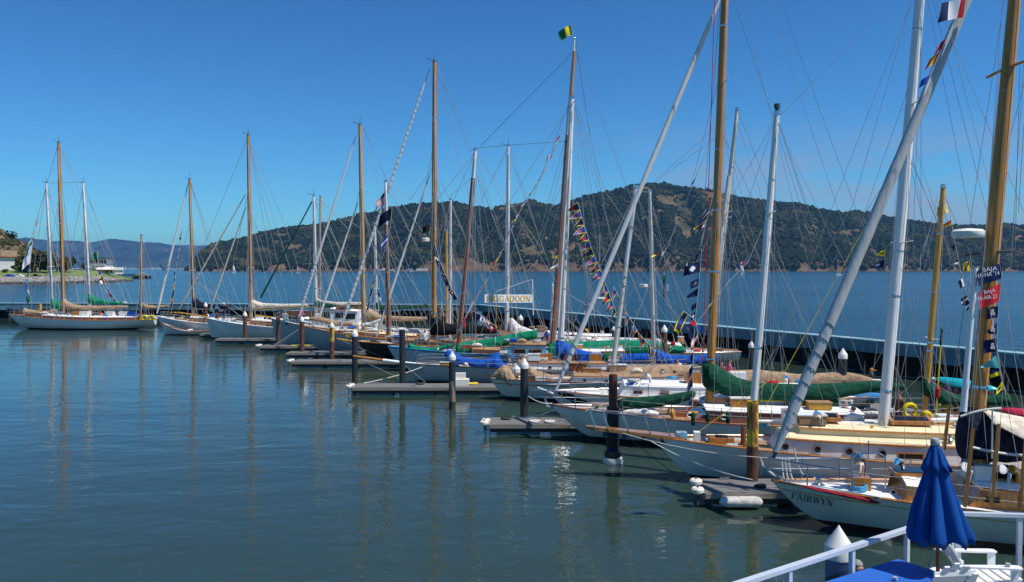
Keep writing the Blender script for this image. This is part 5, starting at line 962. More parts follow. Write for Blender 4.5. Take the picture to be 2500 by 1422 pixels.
# --- 8: black hull
b8 = Boat('black hulled ketch with tall varnished mast and black sail cover', (873, 834), 61.4, -2, 16, 4.4, 1.35, 1.2, 'hull_black', ohb=.10, ohs=.1, tr=.5, boot='boot_black', railm='wood_varnish', deckm='teak', bul=.25)
b8.boom((900, 840), (823, 828), 5, 4, 'wood_yellow', name='bowsprit'); b8.mast((1059, 825), (1061, 148), 12, 9.5, 'wood_mast', spread=(.54, .78), name='main_mast'); b8.mast((949, 850), (941, 443), 10, 6, 'wood_red', topm='mast_white', frac=.74, spread=(.45,), name='fore_mast', vane=False)
b8.furl((829, 808), (1050, 165), 8.5, 4.5, 'sail_white', wraps=(.05, .9, 40, 'wire')); b8.furl((919, 822), (1050, 424), 7, 4, 'sail_white')
b8.cover([(1050, 774), (1064, 771), (1078, 784), (1098, 792), (1200, 796), (1212, 797)], [(1050, 820), (1075, 820), (1098, 818), (1150, 815), (1200, 815), (1212, 814)], 'canvas_black', wid=.4, name='mainsail_cover'); b8.cover([(955, 834), (965, 825), (1000, 826), (1060, 826), (1096, 820)], [(955, 842), (970, 838), (1010, 836), (1060, 834), (1097, 830)], 'canvas_white', wid=.35, name='furled_foresail', ties=5); b8.cover([(955, 803), (985, 800), (1030, 808)], [(955, 810), (985, 812), (1030, 816)], 'canvas_white', wid=.3, name='furled_staysail', t=.8)
b8.cabin(.2, .5, .5, .55, 'wood_varnish', 'teak', ports=(.26, .32, .4), pr=.1); b8.cabin(.55, .8, .6, .6, 'wood_varnish', 'teak'); b8.stanchions(.05, .95, 10, .6, lines=1); 
for (p0, p1, t0, t1) in [((1066, 165), (1150, 365), 0, 0), ((1068, 160), (1215, 560), 0, 0), ((1215, 560), (1330, 800), 0, 0), ((1056, 410), (1000, 490), 0, 0), ((1064, 415), (1170, 650), 0, 1.8), ((945, 445), (1010, 490), 0, 0), ((946, 450), (1050, 590), 0, 0), ((838, 830), (960, 850), 0, 0), ((830, 830), (1000, 900), 0, -1.2), ((943, 545), (1040, 800), 0, 1.4), ((943, 545), (1010, 800), 0, 1.4), ((940, 545), (880, 800), 0, 0)]: b8.line(p0, p1, t0, t1)
c_ = b8.pp(1040, 586); mb = MB(); mb.lathe([(.2, -.15), (.3, -.1), (.3, .1), (.2, .15)], c_, 14); b8.part(mb, 'radar_dome', 'cap_white')

# --- 9: grey blue hull with orange woodwork
b9 = Boat('blue grey sloop with orange varnished rails and a tan bunched boom cover', (728, 793), 67.4, -2, 17, 4.4, 1.3, 1.2, 'hull_blue_grey', ohb=.14, ohs=.1, boot='hull_blue_grey', railm='wood_varnish', deckm='wood_yellow', bul=.2)
b9.mast((888, 800), (879, 304), 11, 8.5, 'wood_yellow', spread=(.32, .70)); b9.mast((1098, 815), (1100, 487), 7.5, 5.5, 'mast_white', spread=(.6,), name='mizzen_mast', vane=False); b9.furl((729, 776), (869, 332), 7, 3.5, 'sail_white', wraps=(.05, .3, 12, 'wire')); b9.furl((773, 794), (874, 494), 6.5, 3.5, 'sail_white')
b9.cover([(884, 748), (892, 745), (905, 755), (930, 770), (980, 773), (1042, 774)], [(884, 780), (900, 782), (925, 782), (960, 784), (1000, 785), (1043, 782)], 'canvas_tan', wid=.6, name='mainsail_cover', n=36); b9.cabin(.25, .62, .45, .55, 'wood_varnish', 'cream_paint', ports=(.3, .38, .46)); b9.stanchions(.05, .95, 10, .6, lines=1); b9.pulpit(.06)
b9.cover([(755, 775), (775, 772), (820, 784), (860, 786)], [(755, 782), (780, 786), (820, 797), (860, 796)], 'canvas_tan', wid=.3, name='staysail_bag'); b9.cover([(882, 790), (900, 788), (930, 778), (935, 775)], [(882, 798), (900, 797), (930, 786), (935, 783)], 'canvas_white', wid=.3, name='furled_sail_bundle', t=-.8)
for (p0, p1, t0, t1) in [((887, 312), (945, 440), 0, 0), ((888, 312), (1010, 590), 0, 0), ((1010, 590), (1090, 780), 0, 0), ((885, 500), (960, 740), 0, 1.6), ((736, 800), (660, 850), 0, -1.8), ((1101, 490), (1160, 650), 0, 1), ((1099, 490), (1070, 640), 0, -1)]: b9.line(p0, p1, t0, t1)

# --- 10: trawler style motor sailer
b10 = Boat('blue grey motor sailer with white wheelhouse and green and cream boom cover', (662, 777), 74, -2, 17, 4.6, 1.45, 1.2, 'hull_blue_grey', ohb=.03, ohs=.06, tr=.6, boot='hull_blue_grey', railm='white_paint', deckm='deck_white', bul=.25, cat='motor sailer', kind='motor_sailer')
b10.mast((772, 790), (766, 478), 7.5, 5.5, 'mast_white', spread=(.5,)); b10.mast((919, 770), (915, 545), 7, 5, 'mast_white', spread=(.4,), name='mizzen_mast', vane=False); b10.mast((1091, 775), (1090, 562), 7, 6, 'wood_yellow', spread=(), name='ensign_staff', vane=False, rig=False)
b10.furl((636, 728), (762, 492), 4.5, 3, 'canvas_forest', taper=False); b10.cover([(769, 732), (785, 740), (820, 745), (884, 744)], [(769, 750), (790, 752), (830, 750), (884, 749)], 'canvas_forest', wid=.35, name='mainsail_cover'); b10.cover([(772, 727), (785, 734), (820, 738), (884, 738)], [(772, 734), (790, 740), (830, 746), (884, 745)], 'canvas_cream', wid=.3, name='furled_mainsail'); b10.cover([(917, 735), (925, 740), (945, 752), (1045, 742)], [(917, 757), (930, 757), (950, 757), (1045, 752)], 'canvas_forest', wid=.3, name='mizzen_cover')
b10.cabin(b10.q(742), b10.q(882), .75, .62, 'white_paint', 'deck_white', ports=[b10.q(800, -1.4), b10.q(835, -1.4)], pr=.1, nm='lower_cabin'); b10.cabin(b10.q(806), b10.q(880), 1.9, .56, 'white_paint', 'deck_white', ports=(), nm='wheelhouse', slope=.7)
for px0, px1 in ((817, 836), (842, 866)):
    qa = (b10.q(px0, -1.3) + b10.q(px1, -1.3)) / 2; hw_ = b10.half(qa) * .56 * .955; c_ = b10.pt(qa, -hw_ - .02, b10.sheer(qa) + 1.2); mb = MB(); mb.box(c_, ((px1 - px0) * 74 / F, .05, .46), X=b10.a); b10.part(mb, 'window', 'glass_dark', None, False)
mb = MB(); mb.box(b10.pp(675, 768, .5) + Vector((2.5, 0, .1)), (2.6, 1.2, .5)); b10.part(mb, 'dinghy_on_deck', 'mahogany', None, False); p_ = b10.pp(700, 790, -1.2); mb = MB(); mb.lathe([(.02, -.02), (.16, 0), (.1, .04)], p_, 12, ax=(0, -1, 0)); b10.part(mb, 'hawse_pipe', 'boot_black')
for (p0, p1, t0, t1) in [((768, 484), (883, 560), 0, 0), ((768, 484), (850, 720), 0, 0), ((768, 490), (745, 770), 0, 0), ((770, 600), (830, 740), 0, 0), ((917, 550), (1000, 760), 0, 0)]: b10.line(p0, p1, t0, t1)
b10.stanchions(.03, .3, 5, .6)

# --- 11: white sloop with cream boom cover
b11 = Boat('white sloop with tall varnished mast and cream boom cover', (505, 777), 81.5, -2, 16, 4.2, 1.25, 1.1, 'hull_white_cool', ohb=.03, ohs=.1, boot='boot_black', railm='white_paint', deckm='deck_white', flare=.12)
b11.mast((613, 795), (606, 328), 9.5, 7, 'wood_mast', spread=(.30, .70)); b11.boom((513, 776), (434, 763), 3.5, 3, 'wood_yellow', name='bowsprit'); b11.furl((437, 757), (600, 474), 4.5, 3, 'canvas_cream'); b11.furl((513, 757), (601, 505), 4.5, 3, 'canvas_cream'); b11.mast((779, 740), (782, 480), 4.5, 4, 'wood_mast', spread=(.3,), name='mizzen_mast', vane=False)
b11.cover([(607, 735), (618, 732), (640, 740), (690, 743), (752, 742)], [(607, 752), (620, 755), (650, 752), (700, 750), (752, 748)], 'canvas_cream', wid=.4, name='mainsail_cover'); b11.boom((610, 757), (757, 749), 3, 2.5, 'wood_yellow'); b11.boom((625, 770), (700, 780), 3, 3, 'wood_yellow', t=-1); b11.cabin(.28, .6, .5, .55, 'wood_varnish', 'deck_white', ports=(.33, .4, .47)); b11.stanchions(.04, .95, 9, .6)
for (p0, p1, t0, t1) in [((604, 340), (494, 610), 0, 0), ((609, 340), (700, 560), 0, 0), ((700, 560), (755, 745), 0, 0), ((480, 690), (590, 775), 0, 0), ((484, 690), (600, 765), 0, 0), ((782, 486), (850, 560), 0, 0), ((609, 345), (678, 735), 0, 0), ((609, 345), (700, 735), 0, 0)]: b11.line(p0, p1, t0, t1)
# --- 12: smaller white sloop, navy cover
b12 = Boat('white sloop with navy boom cover and white furled jib', (383, 772), 89.5, -2, 13, 3.6, 1.1, 1.0, 'hull_white_cool', ohb=.10, ohs=.12, boot='boot_black', railm='white_paint', deckm='deck_white', flare=.12)
b12.mast((472, 785), (463, 437), 7.5, 5.5, 'wood_mast', spread=(.36, .66)); b12.furl((383, 766), (460, 446), 7, 3, 'sail_white'); b12.cover([(470, 724), (478, 728), (495, 740), (560, 748)], [(470, 752), (480, 754), (500, 753), (560, 754)], 'canvas_navy', wid=.4, name='mainsail_cover'); b12.boom((425, 763), (476, 769), 3, 3, 'wood_yellow'); b12.cabin(.28, .65, .5, .55, 'wood_varnish', 'deck_white', ports=()); b12.stanchions(.04, .9, 7, .6)
for (p0, p1, t0, t1) in [((466, 445), (560, 740), 0, 0), ((465, 445), (510, 600), 0, 0)]: b12.line(p0, p1, t0, t1)
# small white pulling boat
b12b = Boat('small white pulling boat with brown gunwale lying before the navy cover sloop', (394, 789), 87, -1, 5.6, 1.5, .36, .45, 'hull_white_cool', ohb=.06, ohs=.06, tr=.4, draft=.15, railm='mahogany', deckm='teak', boot='hull_white_cool', bul=.14, cat='rowing boat', kind='rowing_boat', group='small boats')
# --- 13: long white yacht at the left
b13 = Boat('long low white yacht with tan sail covers and brown cabin side, leftmost in the row', (20, 767), 95.5, -1.5, 17.4, 4.2, 1.12, 1.1, 'hull_white', ohb=.14, ohs=.13, tr=.25, boot='bottom_navy', bottom='bottom_navy', deckm='teak', railm='wood_varnish', draft=.6, flare=.08)
b13.mast((156, 782), (143, 347), 9, 6.5, 'wood_mast', spread=(.54, .83)); b13.mast((343, 780), (345, 574), 6, 4, 'wood_mast', spread=(.55,), name='mizzen_mast', vane=False)
b13.cover([(149, 728), (155, 727), (168, 738), (190, 746), (240, 747), (312, 746)], [(149, 751), (160, 755), (180, 757), (220, 759), (260, 757), (313, 752)], 'canvas_tan', wid=.4, name='mainsail_cover'); b13.cover([(340, 741), (346, 738), (356, 744), (380, 747), (412, 744)], [(340, 752), (350, 754), (370, 756), (395, 753), (413, 749)], 'canvas_tan', wid=.35, name='mizzen_cover'); b13.cover([(54, 758), (60, 752), (66, 755), (100, 760), (145, 755)], [(54, 768), (65, 769), (90, 768), (120, 765), (146, 759)], 'canvas_tan', wid=.35, name='staysail_cover')
b13.cabin(.25, .88, .42, .6, 'mahogany', 'deck_white', ports=[.3 + .075 * k for k in range(8)], pr=.11, trim=None); b13.pulpit(.06); b13.stanchions(.06, .95, 9, .6)
for px, m_ in ((190, 'wood_varnish'), (210, 'cap_white'), (272, 'cap_white'), (305, 'cap_white'), (326, 'canvas_blue')): q = b13.q(px); c_ = b13.pt(q, -.4, b13.sheer(q) + .66); mb = MB(); mb.box(c_, (.9, .6, .55), X=b13.a); b13.part(mb, 'deck_box', m_, None, False)
for k, px in enumerate((353, 371)): mb, c_ = b13.ring(px, 777, -1.2, .27, None, '', arc=5.0, tr=.10); tag(mb.build('horseshoe_buoy', 'cloth_yellow', None, org=c_), ('yellow horseshoe lifebuoy beside the mizzen mast of the leftmost yacht', 'yellow horseshoe lifebuoy at the very stern of the leftmost yacht')[k], 'lifebuoy')
for (p0, p1, t0, t1) in [((140, 360), (24, 765), 0, 0), ((146, 355), (308, 742), 0, 0), ((345, 580), (400, 740), 0, 0), ((143, 352), (196, 448), 0, 0)]: b13.line(p0, p1, t0, t1)
# --- 14, 15: two sloops behind it
b14 = Boat('white sloop with green cover hidden behind the bow of the leftmost yacht', (62, 768), 103.5, -1, 12, 3.6, 1.1, 1.0, 'hull_white', boot='bottom_navy', railm='white_paint'); b14.mast((129, 770), (113, 446), 6.5, 5, 'mast_white', spread=(.37, .68)); b14.cover([(126, 728), (132, 729), (140, 735), (190, 742)], [(126, 755), (138, 756), (150, 755), (190, 752)], 'canvas_green', wid=.4, name='mainsail_cover')
b15 = Boat('white sloop with bright green boom cover behind the middle of the leftmost yacht', (150, 768), 103, -1, 12, 3.6, 1.1, 1.0, 'hull_white', boot='bottom_navy', railm='white_paint'); b15.mast((220, 770), (203, 446), 7, 5, 'mast_white', spread=(.37, .68)); b15.cover([(214, 717), (220, 716), (236, 728), (270, 736), (303, 737)], [(214, 741), (225, 743), (250, 743), (280, 743), (303, 744)], 'canvas_green', wid=.4, name='mainsail_cover'); b15.boom((300, 740), (309, 738), 4, 4, 'mast_white')
for bt, L_ in ((b14, [((113, 450), (70, 740)), ((115, 450), (150, 600))]), (b15, [((206, 450), (306, 735)), ((204, 450), (150, 740)), ((200, 446), (118, 447))])):
    for p0, p1 in L_: bt.line(p0, p1)
# --- 16, 17: boats lying beyond the walkway
b16 = Boat('white sloop with orange wood rubbing strake beyond the walkway', (1215, 806), 68, -4, 14, 4, 1.1, 1.1, 'hull_white', boot='bottom_navy', railm='wood_varnish', group='yachts beyond the walkway'); b16.mast((1237, 815), (1241, 356), 10, 7, 'mast_white', spread=(.5,)); b16.cover([(1243, 780), (1250, 776), (1270, 795), (1300, 806), (1340, 808)], [(1243, 812), (1255, 814), (1275, 815), (1300, 815), (1340, 814)], 'canvas_white', wid=.5, name='mainsail_bundle'); b16.cabin(.2, .7, .5, .6, 'white_paint', 'deck_white', ports=(.3, .4, .5))
for p0, p1 in (((1245, 362), (1330, 620)), ((1240, 362), (1170, 500)), ((1246, 500), (1420, 800))): b16.line(p0, p1)
b17 = Boat('white sloop with long white boom cover beyond the walkway behind the green covers', (1330, 826), 60, -5, 14, 4, 1.1, 1.1, 'hull_white', boot='bottom_navy', railm='wood_varnish', group='yachts beyond the walkway'); b17.cover([(1340, 818), (1400, 822), (1500, 824), (1560, 826)], [(1340, 828), (1400, 830), (1500, 831), (1560, 832)], 'canvas_white', wid=.4); b17.cabin(.2, .7, .5, .6, 'white_paint', 'deck_white', ports=(.3, .4, .5)); b17.mast((1345, 835), (1349, 690), 6, 5, 'mast_white', spread=(), vane=False)

for bt, n_ in ((b1, 16), (b2, 20), (b3, 30), (b4, 18), (b5, 26), (b6, 32), (b7, 32), (b8, 32), (b9, 26), (b10, 18), (b11, 18), (b12, 12), (b13, 20), (b16, 10), (b17, 14)): bt.clutter(n_, int(bt.bow.y * 100) + (7 if bt is b5 else 0))

# ================================================================== boats out on the bay
def bay_boat(px, py, hm, mast_h, label, sails=None, hullw=None, Y=None):
    p = Wz(px, py, 0) if Y is None else P(px, YH, Y); p.z = 0; U = p.y / F; root = thing('bay_sailboat', label, 'sailboat', p, 'boats out on the bay'); Lh = (hullw or 12) * U
    mb = MB(); rings = []
    for i in range(9):
        f = i / 8; b_ = .18 * Lh * math.sin(math.pi * min(1, .04 + f * .8)) ** .8; x = (f - .5) * Lh; z1 = .085 * Lh + .03 * Lh * (1 - f) ** 2
        rings.append([p + Vector((x, -b_, z1)), p + Vector((x, -b_ * .75, -.2)), p + Vector((x, b_ * .75, -.2)), p + Vector((x, b_, z1))])
    mb.loft(rings); mb.build('hull', hm, root)
    mb = MB(); mb.box(p + Vector((0, 0, .115 * Lh)), (.4 * Lh, .18 * Lh, .06 * Lh)); mb.build('cabin', 'cap_white', root, False)
    if mast_h:
        mb = MB(); mb.tube([p + Vector((-.05 * Lh, 0, .05)), p + Vector((-.05 * Lh, 0, mast_h * U))], [.5 * U, .35 * U], 6); mb.build('mast', 'mast_white', root)
        for e_ in (-.5, .48): mb = MB(); mb.tube([p + Vector((e_ * Lh, 0, .1 * Lh)), p + Vector((-.05 * Lh, 0, mast_h * U * .97))], .12 * U, 4); mb.build('stay', 'wire', root)
    for (pts, m_) in sails or []:
        q_ = [p + Vector((x * U, .6 * vnoise(x, z) * U, z * U)) for x, z in pts]; c_ = sum(q_, Vector()) / len(q_) + Vector((0, -.8 * U, 0)); mb = MB(); mb.add(q_ + [c_], [(i, (i + 1) % len(q_), len(q_)) for i in range(len(q_))]); o = mb.build('sail', m_, root); sm = o.modifiers.new('t', 'SOLIDIFY'); sm.thickness = .05
    return root
bay_boat(402, 664, 'cap_white', 0, 'distant sailboat heeling under a black sail, left of the island', [([(-12, 20), (-9, 16), (-2, 5), (2, 2), (-2, 2), (-9, 11)], 'canvas_black')], 8)
bay_boat(490, 658.9, 'cap_white', 0, 'tiny white sail at the foot of the far hills', [([(-2, 0), (0, 11), (2.5, 0)], 'sail_white')], 6)
bay_boat(306, 659.5, 'cap_white', 0, 'tiny white sail right of the tiered waterfront building', [([(-2, 0), (0, 9), (2.5, 0)], 'sail_white')], 6)
bay_boat(571, 669, 'cap_white', 22, 'small sailboat with full white sails before the island left end', [([(-4, 2), (-1, 21), (0, 21), (-.5, 2)], 'sail_white'), ([(.5, 2), (.2, 20), (5, 3)], 'sail_white')], 12)
bay_boat(727, 668, 'cap_white', 20, 'small sailboat with white sails left of the white furled jib', [([(-4, 2), (-3, 19), (0, 4), (3, 1.5)], 'sail_white')], 9)
bay_boat(761, 666, 'cap_white', 0, 'tiny white sail close to the island shore', [([(-1.5, 1), (0, 9), (2, 1)], 'sail_white')], 5)
bay_boat(1678, 671, 'cap_white', 32, 'white sailboat under sail near the green channel marker', [([(-5, 2), (-1, 31), (-.5, 2)], 'sail_white'), ([(.5, 3), (.2, 30), (2, 3)], 'sail_white')], 18)
bay_boat(1811, 672, 'cap_white', 34, 'sailboat with pale turquoise sail right of the big wooden mast', [([(-3, 3), (-2, 33), (8, 4)], 'sail_white')], 14)
bay_boat(2047, 675, 'cap_white', 42, 'white sloop motoring with bare mast before the island', None, 30)
bay_boat(1467, 735, 'hull_white', 165, 'white sloop at anchor with a tall mast behind the pennant string', None, 62)
bay_boat(1150, 668, 'cap_white', 0, 'low white motor launch on the bay', None, 9); bay_boat(1005, 664.5, 'cap_white', 0, 'pale motor boat by the island shore', None, 14)
fp = Wz(940, 664.8, 0); U = fp.y / F; fr = thing('ferry', 'white ferry with a dark window band passing the island shore', 'ferry', fp)
mb = MB(); mb.loft([[fp + Vector((x * U, y, z * U)) for y, z in ((-s_, 3.4), (-s_ * .8, -.5), (s_ * .8, -.5), (s_, 3.4))] for x, s_ in ((-24, .4), (-18, 5), (24, 5))]); mb.build('hull', 'cap_white', fr)
mb = MB(); mb.box(fp + Vector((3 * U, 0, 5.3 * U)), (34 * U, 8, 3.6 * U)); mb.build('saloon', 'cap_white', fr, False); mb = MB(); mb.box(fp + Vector((3 * U, -4.05, 5.4 * U)), (32 * U, .2, 1.4 * U)); mb.build('window', 'glass_dark', fr, False); mb = MB(); mb.box(fp + Vector((-2 * U, 0, 8.4 * U)), (10 * U, 5, 2.6 * U)); mb.build('bridge', 'cap_white', fr, False); mb = MB(); mb.box(fp + Vector((-2 * U, 0, 1 * U)), (47 * U, 10.2, 1.2 * U)); mb.build('stripe', 'cloth_navy', fr, False)
for px, w_, m_ in ((1000, 14, 'wall_teal_top'), (1030, 26, 'cap_white'), (1068, 12, 'paint_sky')):
    p = P(px, YH, 2320); p.z = 2; mb = MB(); mb.box(p + Vector((0, 0, 3)), (w_ * 1.16, 9, 6)); o = mb.build('wall', m_, None, False, org=p); o.name = 'shore_house'; tag(o, {1000: 'tiny turquoise house on the island waterfront', 1030: 'long white house on the island waterfront', 1068: 'small blue house on the island waterfront'}[px], 'house')
# channel marker: pile with a green square and a ladder
mp_ = Wz(1621, 724, 0); Ym = mp_.y; U = Ym / F; cm_ = thing('channel_marker', 'dark pile with a green square daymark and white ladder in the bay', 'channel marker', mp_)
mb = MB(); mb.tube([mp_ + Vector((0, 0, -1)), mp_ + Vector((0, 0, 51 * U))], 2.4 * U, 10); mb.build('pile', 'pile_black', cm_); mb = MB(); mb.box(mp_ + Vector((0, -3.2 * U, 46 * U)), (9 * U, .1, 9 * U)); mb.build('daymark', 'cloth_green', cm_, False)
mb = MB()
for x in (5, 9): mb.tube([mp_ + Vector((x * U, -1, 12 * U)), mp_ + Vector((x * U, -1, 30 * U))], .35 * U, 5)
for k in range(5): mb.tube([mp_ + Vector((5 * U, -1, (14 + 3.6 * k) * U)), mp_ + Vector((9 * U, -1, (14 + 3.6 * k) * U))], .3 * U, 5)
mb.build('ladder', 'cap_white', cm_)
mb = MB(); mb.tube([mp_ + Vector((0, 0, 51 * U)), mp_ + Vector((0, 0, 60 * U))], .6 * U, 6); mb.build('light', 'mast_white', cm_)

# ================================================================== flags
FM = {k: 'cloth_' + k for k in ('red', 'yellow', 'blue', 'navy', 'white', 'black', 'green', 'orange', 'sky', 'teal', 'pink', 'brown', 'lime', 'grey', 'salmon', 'aqua')}
def pat(spec, u, v):
    k = spec[0]; c = spec[1:]
    if k == 's': return c[0]
    if k == 'h': return c[min(len(c) - 1, int(v * len(c)))]
    if k == 'v': return c[min(len(c) - 1, int(u * len(c)))]
    if k == 'x': return c[1] if abs(u - .5) < .12 or abs(v - .5) < .13 else c[0]
    if k == 'd': return c[1] if (u - .5) ** 2 + (v - .5) ** 2 * .7 < .045 else c[0]
    if k == 'b': return c[1] if v < .14 or v > .86 or u > .88 else (c[2] if len(c) > 2 and .3 < u < .62 and .28 < v < .72 else c[0])
    if k == 'q': return c[0] if (u < .5) == (v < .5) else c[1]
    if k == 'us': return 'navy' if u < .45 and v < .54 else ('red', 'white')[int(v * 7) % 2]
    if k == 'g': return c[1] if abs(v - u) < .18 else c[0]
    return c[0]
def flag(parent, hoist_top, hoist_bot, fly, spec, shape='rect', nu=10, nv=8, wav=.10, name='flag'):
    a_, b_ = Vector(hoist_top), Vector(hoist_bot); fl = Vector(fly); ln = fl.length; n_ = fl.cross(b_ - a_).normalized(); ph_ = random.uniform(0, 6.28)
    vs = []; fs = []; mi = []; keys = []
    for j in range(nv + 1):
        for i in range(nu + 1):
            u, v = i / nu, j / nv
            vv = v
            if shape == 'tri': vv = .5 + (v - .5) * (1 - .97 * u)
            if shape == 'pen': vv = .5 + (v - .5) * (1 - .72 * u)
            uu = u
            if shape == 'swal': uu = u * (1 - .30 * (1 - abs(v - .5) * 2))
            vs.append(a_.lerp(b_, vv) + fl * uu + n_ * (wav * ln * (u ** .7) * math.sin(u * 6.5 + v * 1.6 + ph_)) + Vector((0, 0, -.10 * ln * u * u)))
    for j in range(nv):
        for i in range(nu):
            k = FM[pat(spec, (i + .5) / nu, (j + .5) / nv)]
            if k not in keys: keys.append(k)
            mi.append(keys.index(k)); fs.append((j * (nu + 1) + i, j * (nu + 1) + i + 1, (j + 1) * (nu + 1) + i + 1, (j + 1) * (nu + 1) + i))
    mb = MB(); mb.v = vs; mb.f = fs; mb.m = mi
    return mb.build(name, keys, parent)
def flag_line(label, pts, Yd, items, rope='rope_white', cat='flag line', group=None, name='signal_flag_line'):
    """pts: pixel polyline of the line; items: (t, height px, fly px (dx, dy), spec, shape)"""
    Yf = Yd if callable(Yd) else (lambda f: Yd)
    path = resample(pts, 60); W3 = [P(p.x, p.y, Yf(i / 59)) for i, p in enumerate(path)]
    root = thing(name, label, cat, W3[-1], group); mb = MB(); mb.tube(W3, .006 + .00012 * W3[0].y, 4, cap=False); mb.build('line', rope, root)
    plen = sum((a - b).length for a, b in zip(path, path[1:]))
    for (t, hp_, fl, spec, shape) in items:
        def at(f): f = max(0, min(1, f)) * 59; i = min(58, int(f)); return W3[i].lerp(W3[i + 1], f - i)
        a_, b_ = at(t), at(t + hp_ / plen); Yc = a_.y; U = Yc / F
        flag(root, a_, b_, (fl[0] * U, random.uniform(-.35, .35) * abs(fl[0]) * U, -fl[1] * U), spec, shape)
    return root
SIG = [('s', 'red'), ('v', 'white', 'navy'), ('h', 'yellow', 'blue'), ('x', 'navy', 'white'), ('v', 'red', 'white', 'navy'), ('s', 'yellow'), ('q', 'red', 'white'), ('d', 'navy', 'white'), ('h', 'navy', 'white', 'navy'), ('x', 'white', 'red'), ('v', 'yellow', 'red'), ('h', 'blue', 'yellow', 'blue'), ('q', 'yellow', 'black'), ('s', 'blue'), ('d', 'white', 'red'), ('g', 'red', 'yellow')]
def auto(n, hp_, fl, pal, shapes=('rect', 'tri', 'rect', 'swal'), t0=0.01, t1=.97, jit=.3):
    out = []
    for i in range(n):
        f = t0 + (t1 - t0) * i / n; g = random.uniform(1 - jit, 1 + jit); out.append((f, hp_, (fl[0] * g + random.uniform(-2, 2), fl[1] * random.uniform(.6, 1.4)), pal[i % len(pal)], shapes[i % len(shapes)]))
    return out
flag_line('dressing line of many mixed signal flags running up to the flag topped red brown mast', [(1372, 322), (1345, 385), (1318, 440), (1290, 485), (1272, 510), (1250, 560), (1228, 610), (1205, 655), (1180, 700), (1155, 745), (1130, 790), (1110, 830), (1086, 868)], 54.5, auto(46, 13, (-9, 9), SIG))
flag_line('long large flags near the foot of the multicoloured dressing line, salmon and white', [(1175, 700), (1160, 735), (1135, 780), (1122, 808)], 54.0, [(.12, 40, (-18, 30), ('v', 'salmon', 'white', 'white'), 'rect'), (.55, 26, (-8, 28), ('s', 'red'), 'pen'), (.8, 16, (-6, 10), ('x', 'red', 'white'), 'rect')])
HEART = [('b', 'navy', 'yellow', 'red'), ('b', 'blue', 'yellow', 'red'), ('b', 'navy', 'yellow', 'navy'), ('b', 'blue', 'yellow', 'pink')]
flag_line('string of blue pennants with yellow edges and red hearts on the white mast rigging', [(1410, 493), (1425, 545), (1445, 610), (1468, 665), (1490, 725), (1505, 765)], 49.5, [(i / 15, 22, (-32 + 4 * (i % 3) + max(0, i - 6) * 1.6, 10 + i * 1.0), HEART[i % 4], 'tri') for i in range(15)])
flag_line('lower string of blue and yellow pennants drooping above the blue sail covers', [(1498, 700), (1530, 765), (1560, 815), (1600, 860)], 47, [(i / 11, 18, (-8 + 12 * (i % 2), 26), HEART[(i + 1) % 4], 'tri') for i in range(11)])
flag_line('bunch of blue and yellow pennants flying from the big wooden mast', [(1742, 468), (1734, 505), (1722, 550), (1712, 600)], 32.2, [(.02, 30, (-9, 26), ('b', 'blue', 'yellow', 'red'), 'tri'), (.2, 32, (-28, 34), ('b', 'blue', 'yellow', 'navy'), 'tri'), (.36, 24, (-36, 30), ('b', 'navy', 'yellow', 'blue'), 'tri'), (.5, 20, (-26, 22), ('v', 'white', 'red', 'white'), 'pen'), (.55, 34, (-14, 52), ('b', 'blue', 'yellow', 'sky'), 'rect')])
flag_line('column of dark navy club flags hanging left of the big wooden mast', [(1713, 608), (1706, 700), (1696, 790), (1692, 880), (1690, 1005)], 31.6, [(.01, 18, (-14, 6), ('s', 'navy'), 'rect'), (.08, 25, (-40, 7), ('d', 'navy', 'white'), 'rect'), (.18, 18, (-22, 8), ('d', 'navy', 'grey'), 'rect'), (.24, 20, (-36, 16), ('v', 'navy', 'navy', 'white'), 'tri'), (.33, 14, (-12, 6), ('s', 'navy'), 'rect'), (.39, 16, (-12, 4), ('d', 'navy', 'white'), 'rect'), (.47, 22, (-15, 10), ('s', 'navy'), 'rect'), (.56, 20, (-9, 14), ('d', 'navy', 'sky'), 'swal'), (.63, 20, (-9, 14), ('s', 'navy'), 'rect'), (.71, 22, (-10, 14), ('s', 'navy'), 'rect'), (.79, 22, (-14, 14), ('s', 'navy'), 'rect'), (.88, 24, (-8, 12), ('d', 'navy', 'white'), 'rect')])
flag_line('sparse line of small pennants running down from the big wooden mast past the cream masts', [(1733, 340), (1718, 385), (1696, 440), (1672, 500), (1655, 540), (1635, 590), (1615, 630), (1590, 680), (1570, 735), (1550, 780), (1538, 820), (1510, 880), (1494, 925), (1482, 960)], 33.5,
          [(.035, 12, (-5, 18), ('v', 'red', 'white'), 'pen'), (.15, 16, (-12, 14), ('v', 'red', 'navy'), 'tri'), (.24, 10, (-10, 18), ('h', 'navy', 'white', 'navy'), 'pen'), (.31, 8, (-5, 12), ('v', 'yellow', 'grey'), 'tri'), (.38, 10, (-4, 18), ('s', 'white'), 'pen'), (.44, 12, (-34, 6), ('v', 'white', 'red', 'yellow', 'yellow'), 'tri'), (.5, 12, (-14, 18), ('s', 'white'), 'tri'), (.6, 12, (-10, 20), ('v', 'red', 'red', 'white'), 'pen'), (.68, 12, (-12, 16), ('v', 'red', 'navy'), 'pen'), (.80, 14, (-6, 16), ('v', 'yellow', 'red'), 'tri'), (.86, 14, (-6, 12), ('s', 'yellow'), 'tri'), (.93, 14, (-8, 16), ('h', 'navy', 'white', 'red'), 'rect')])
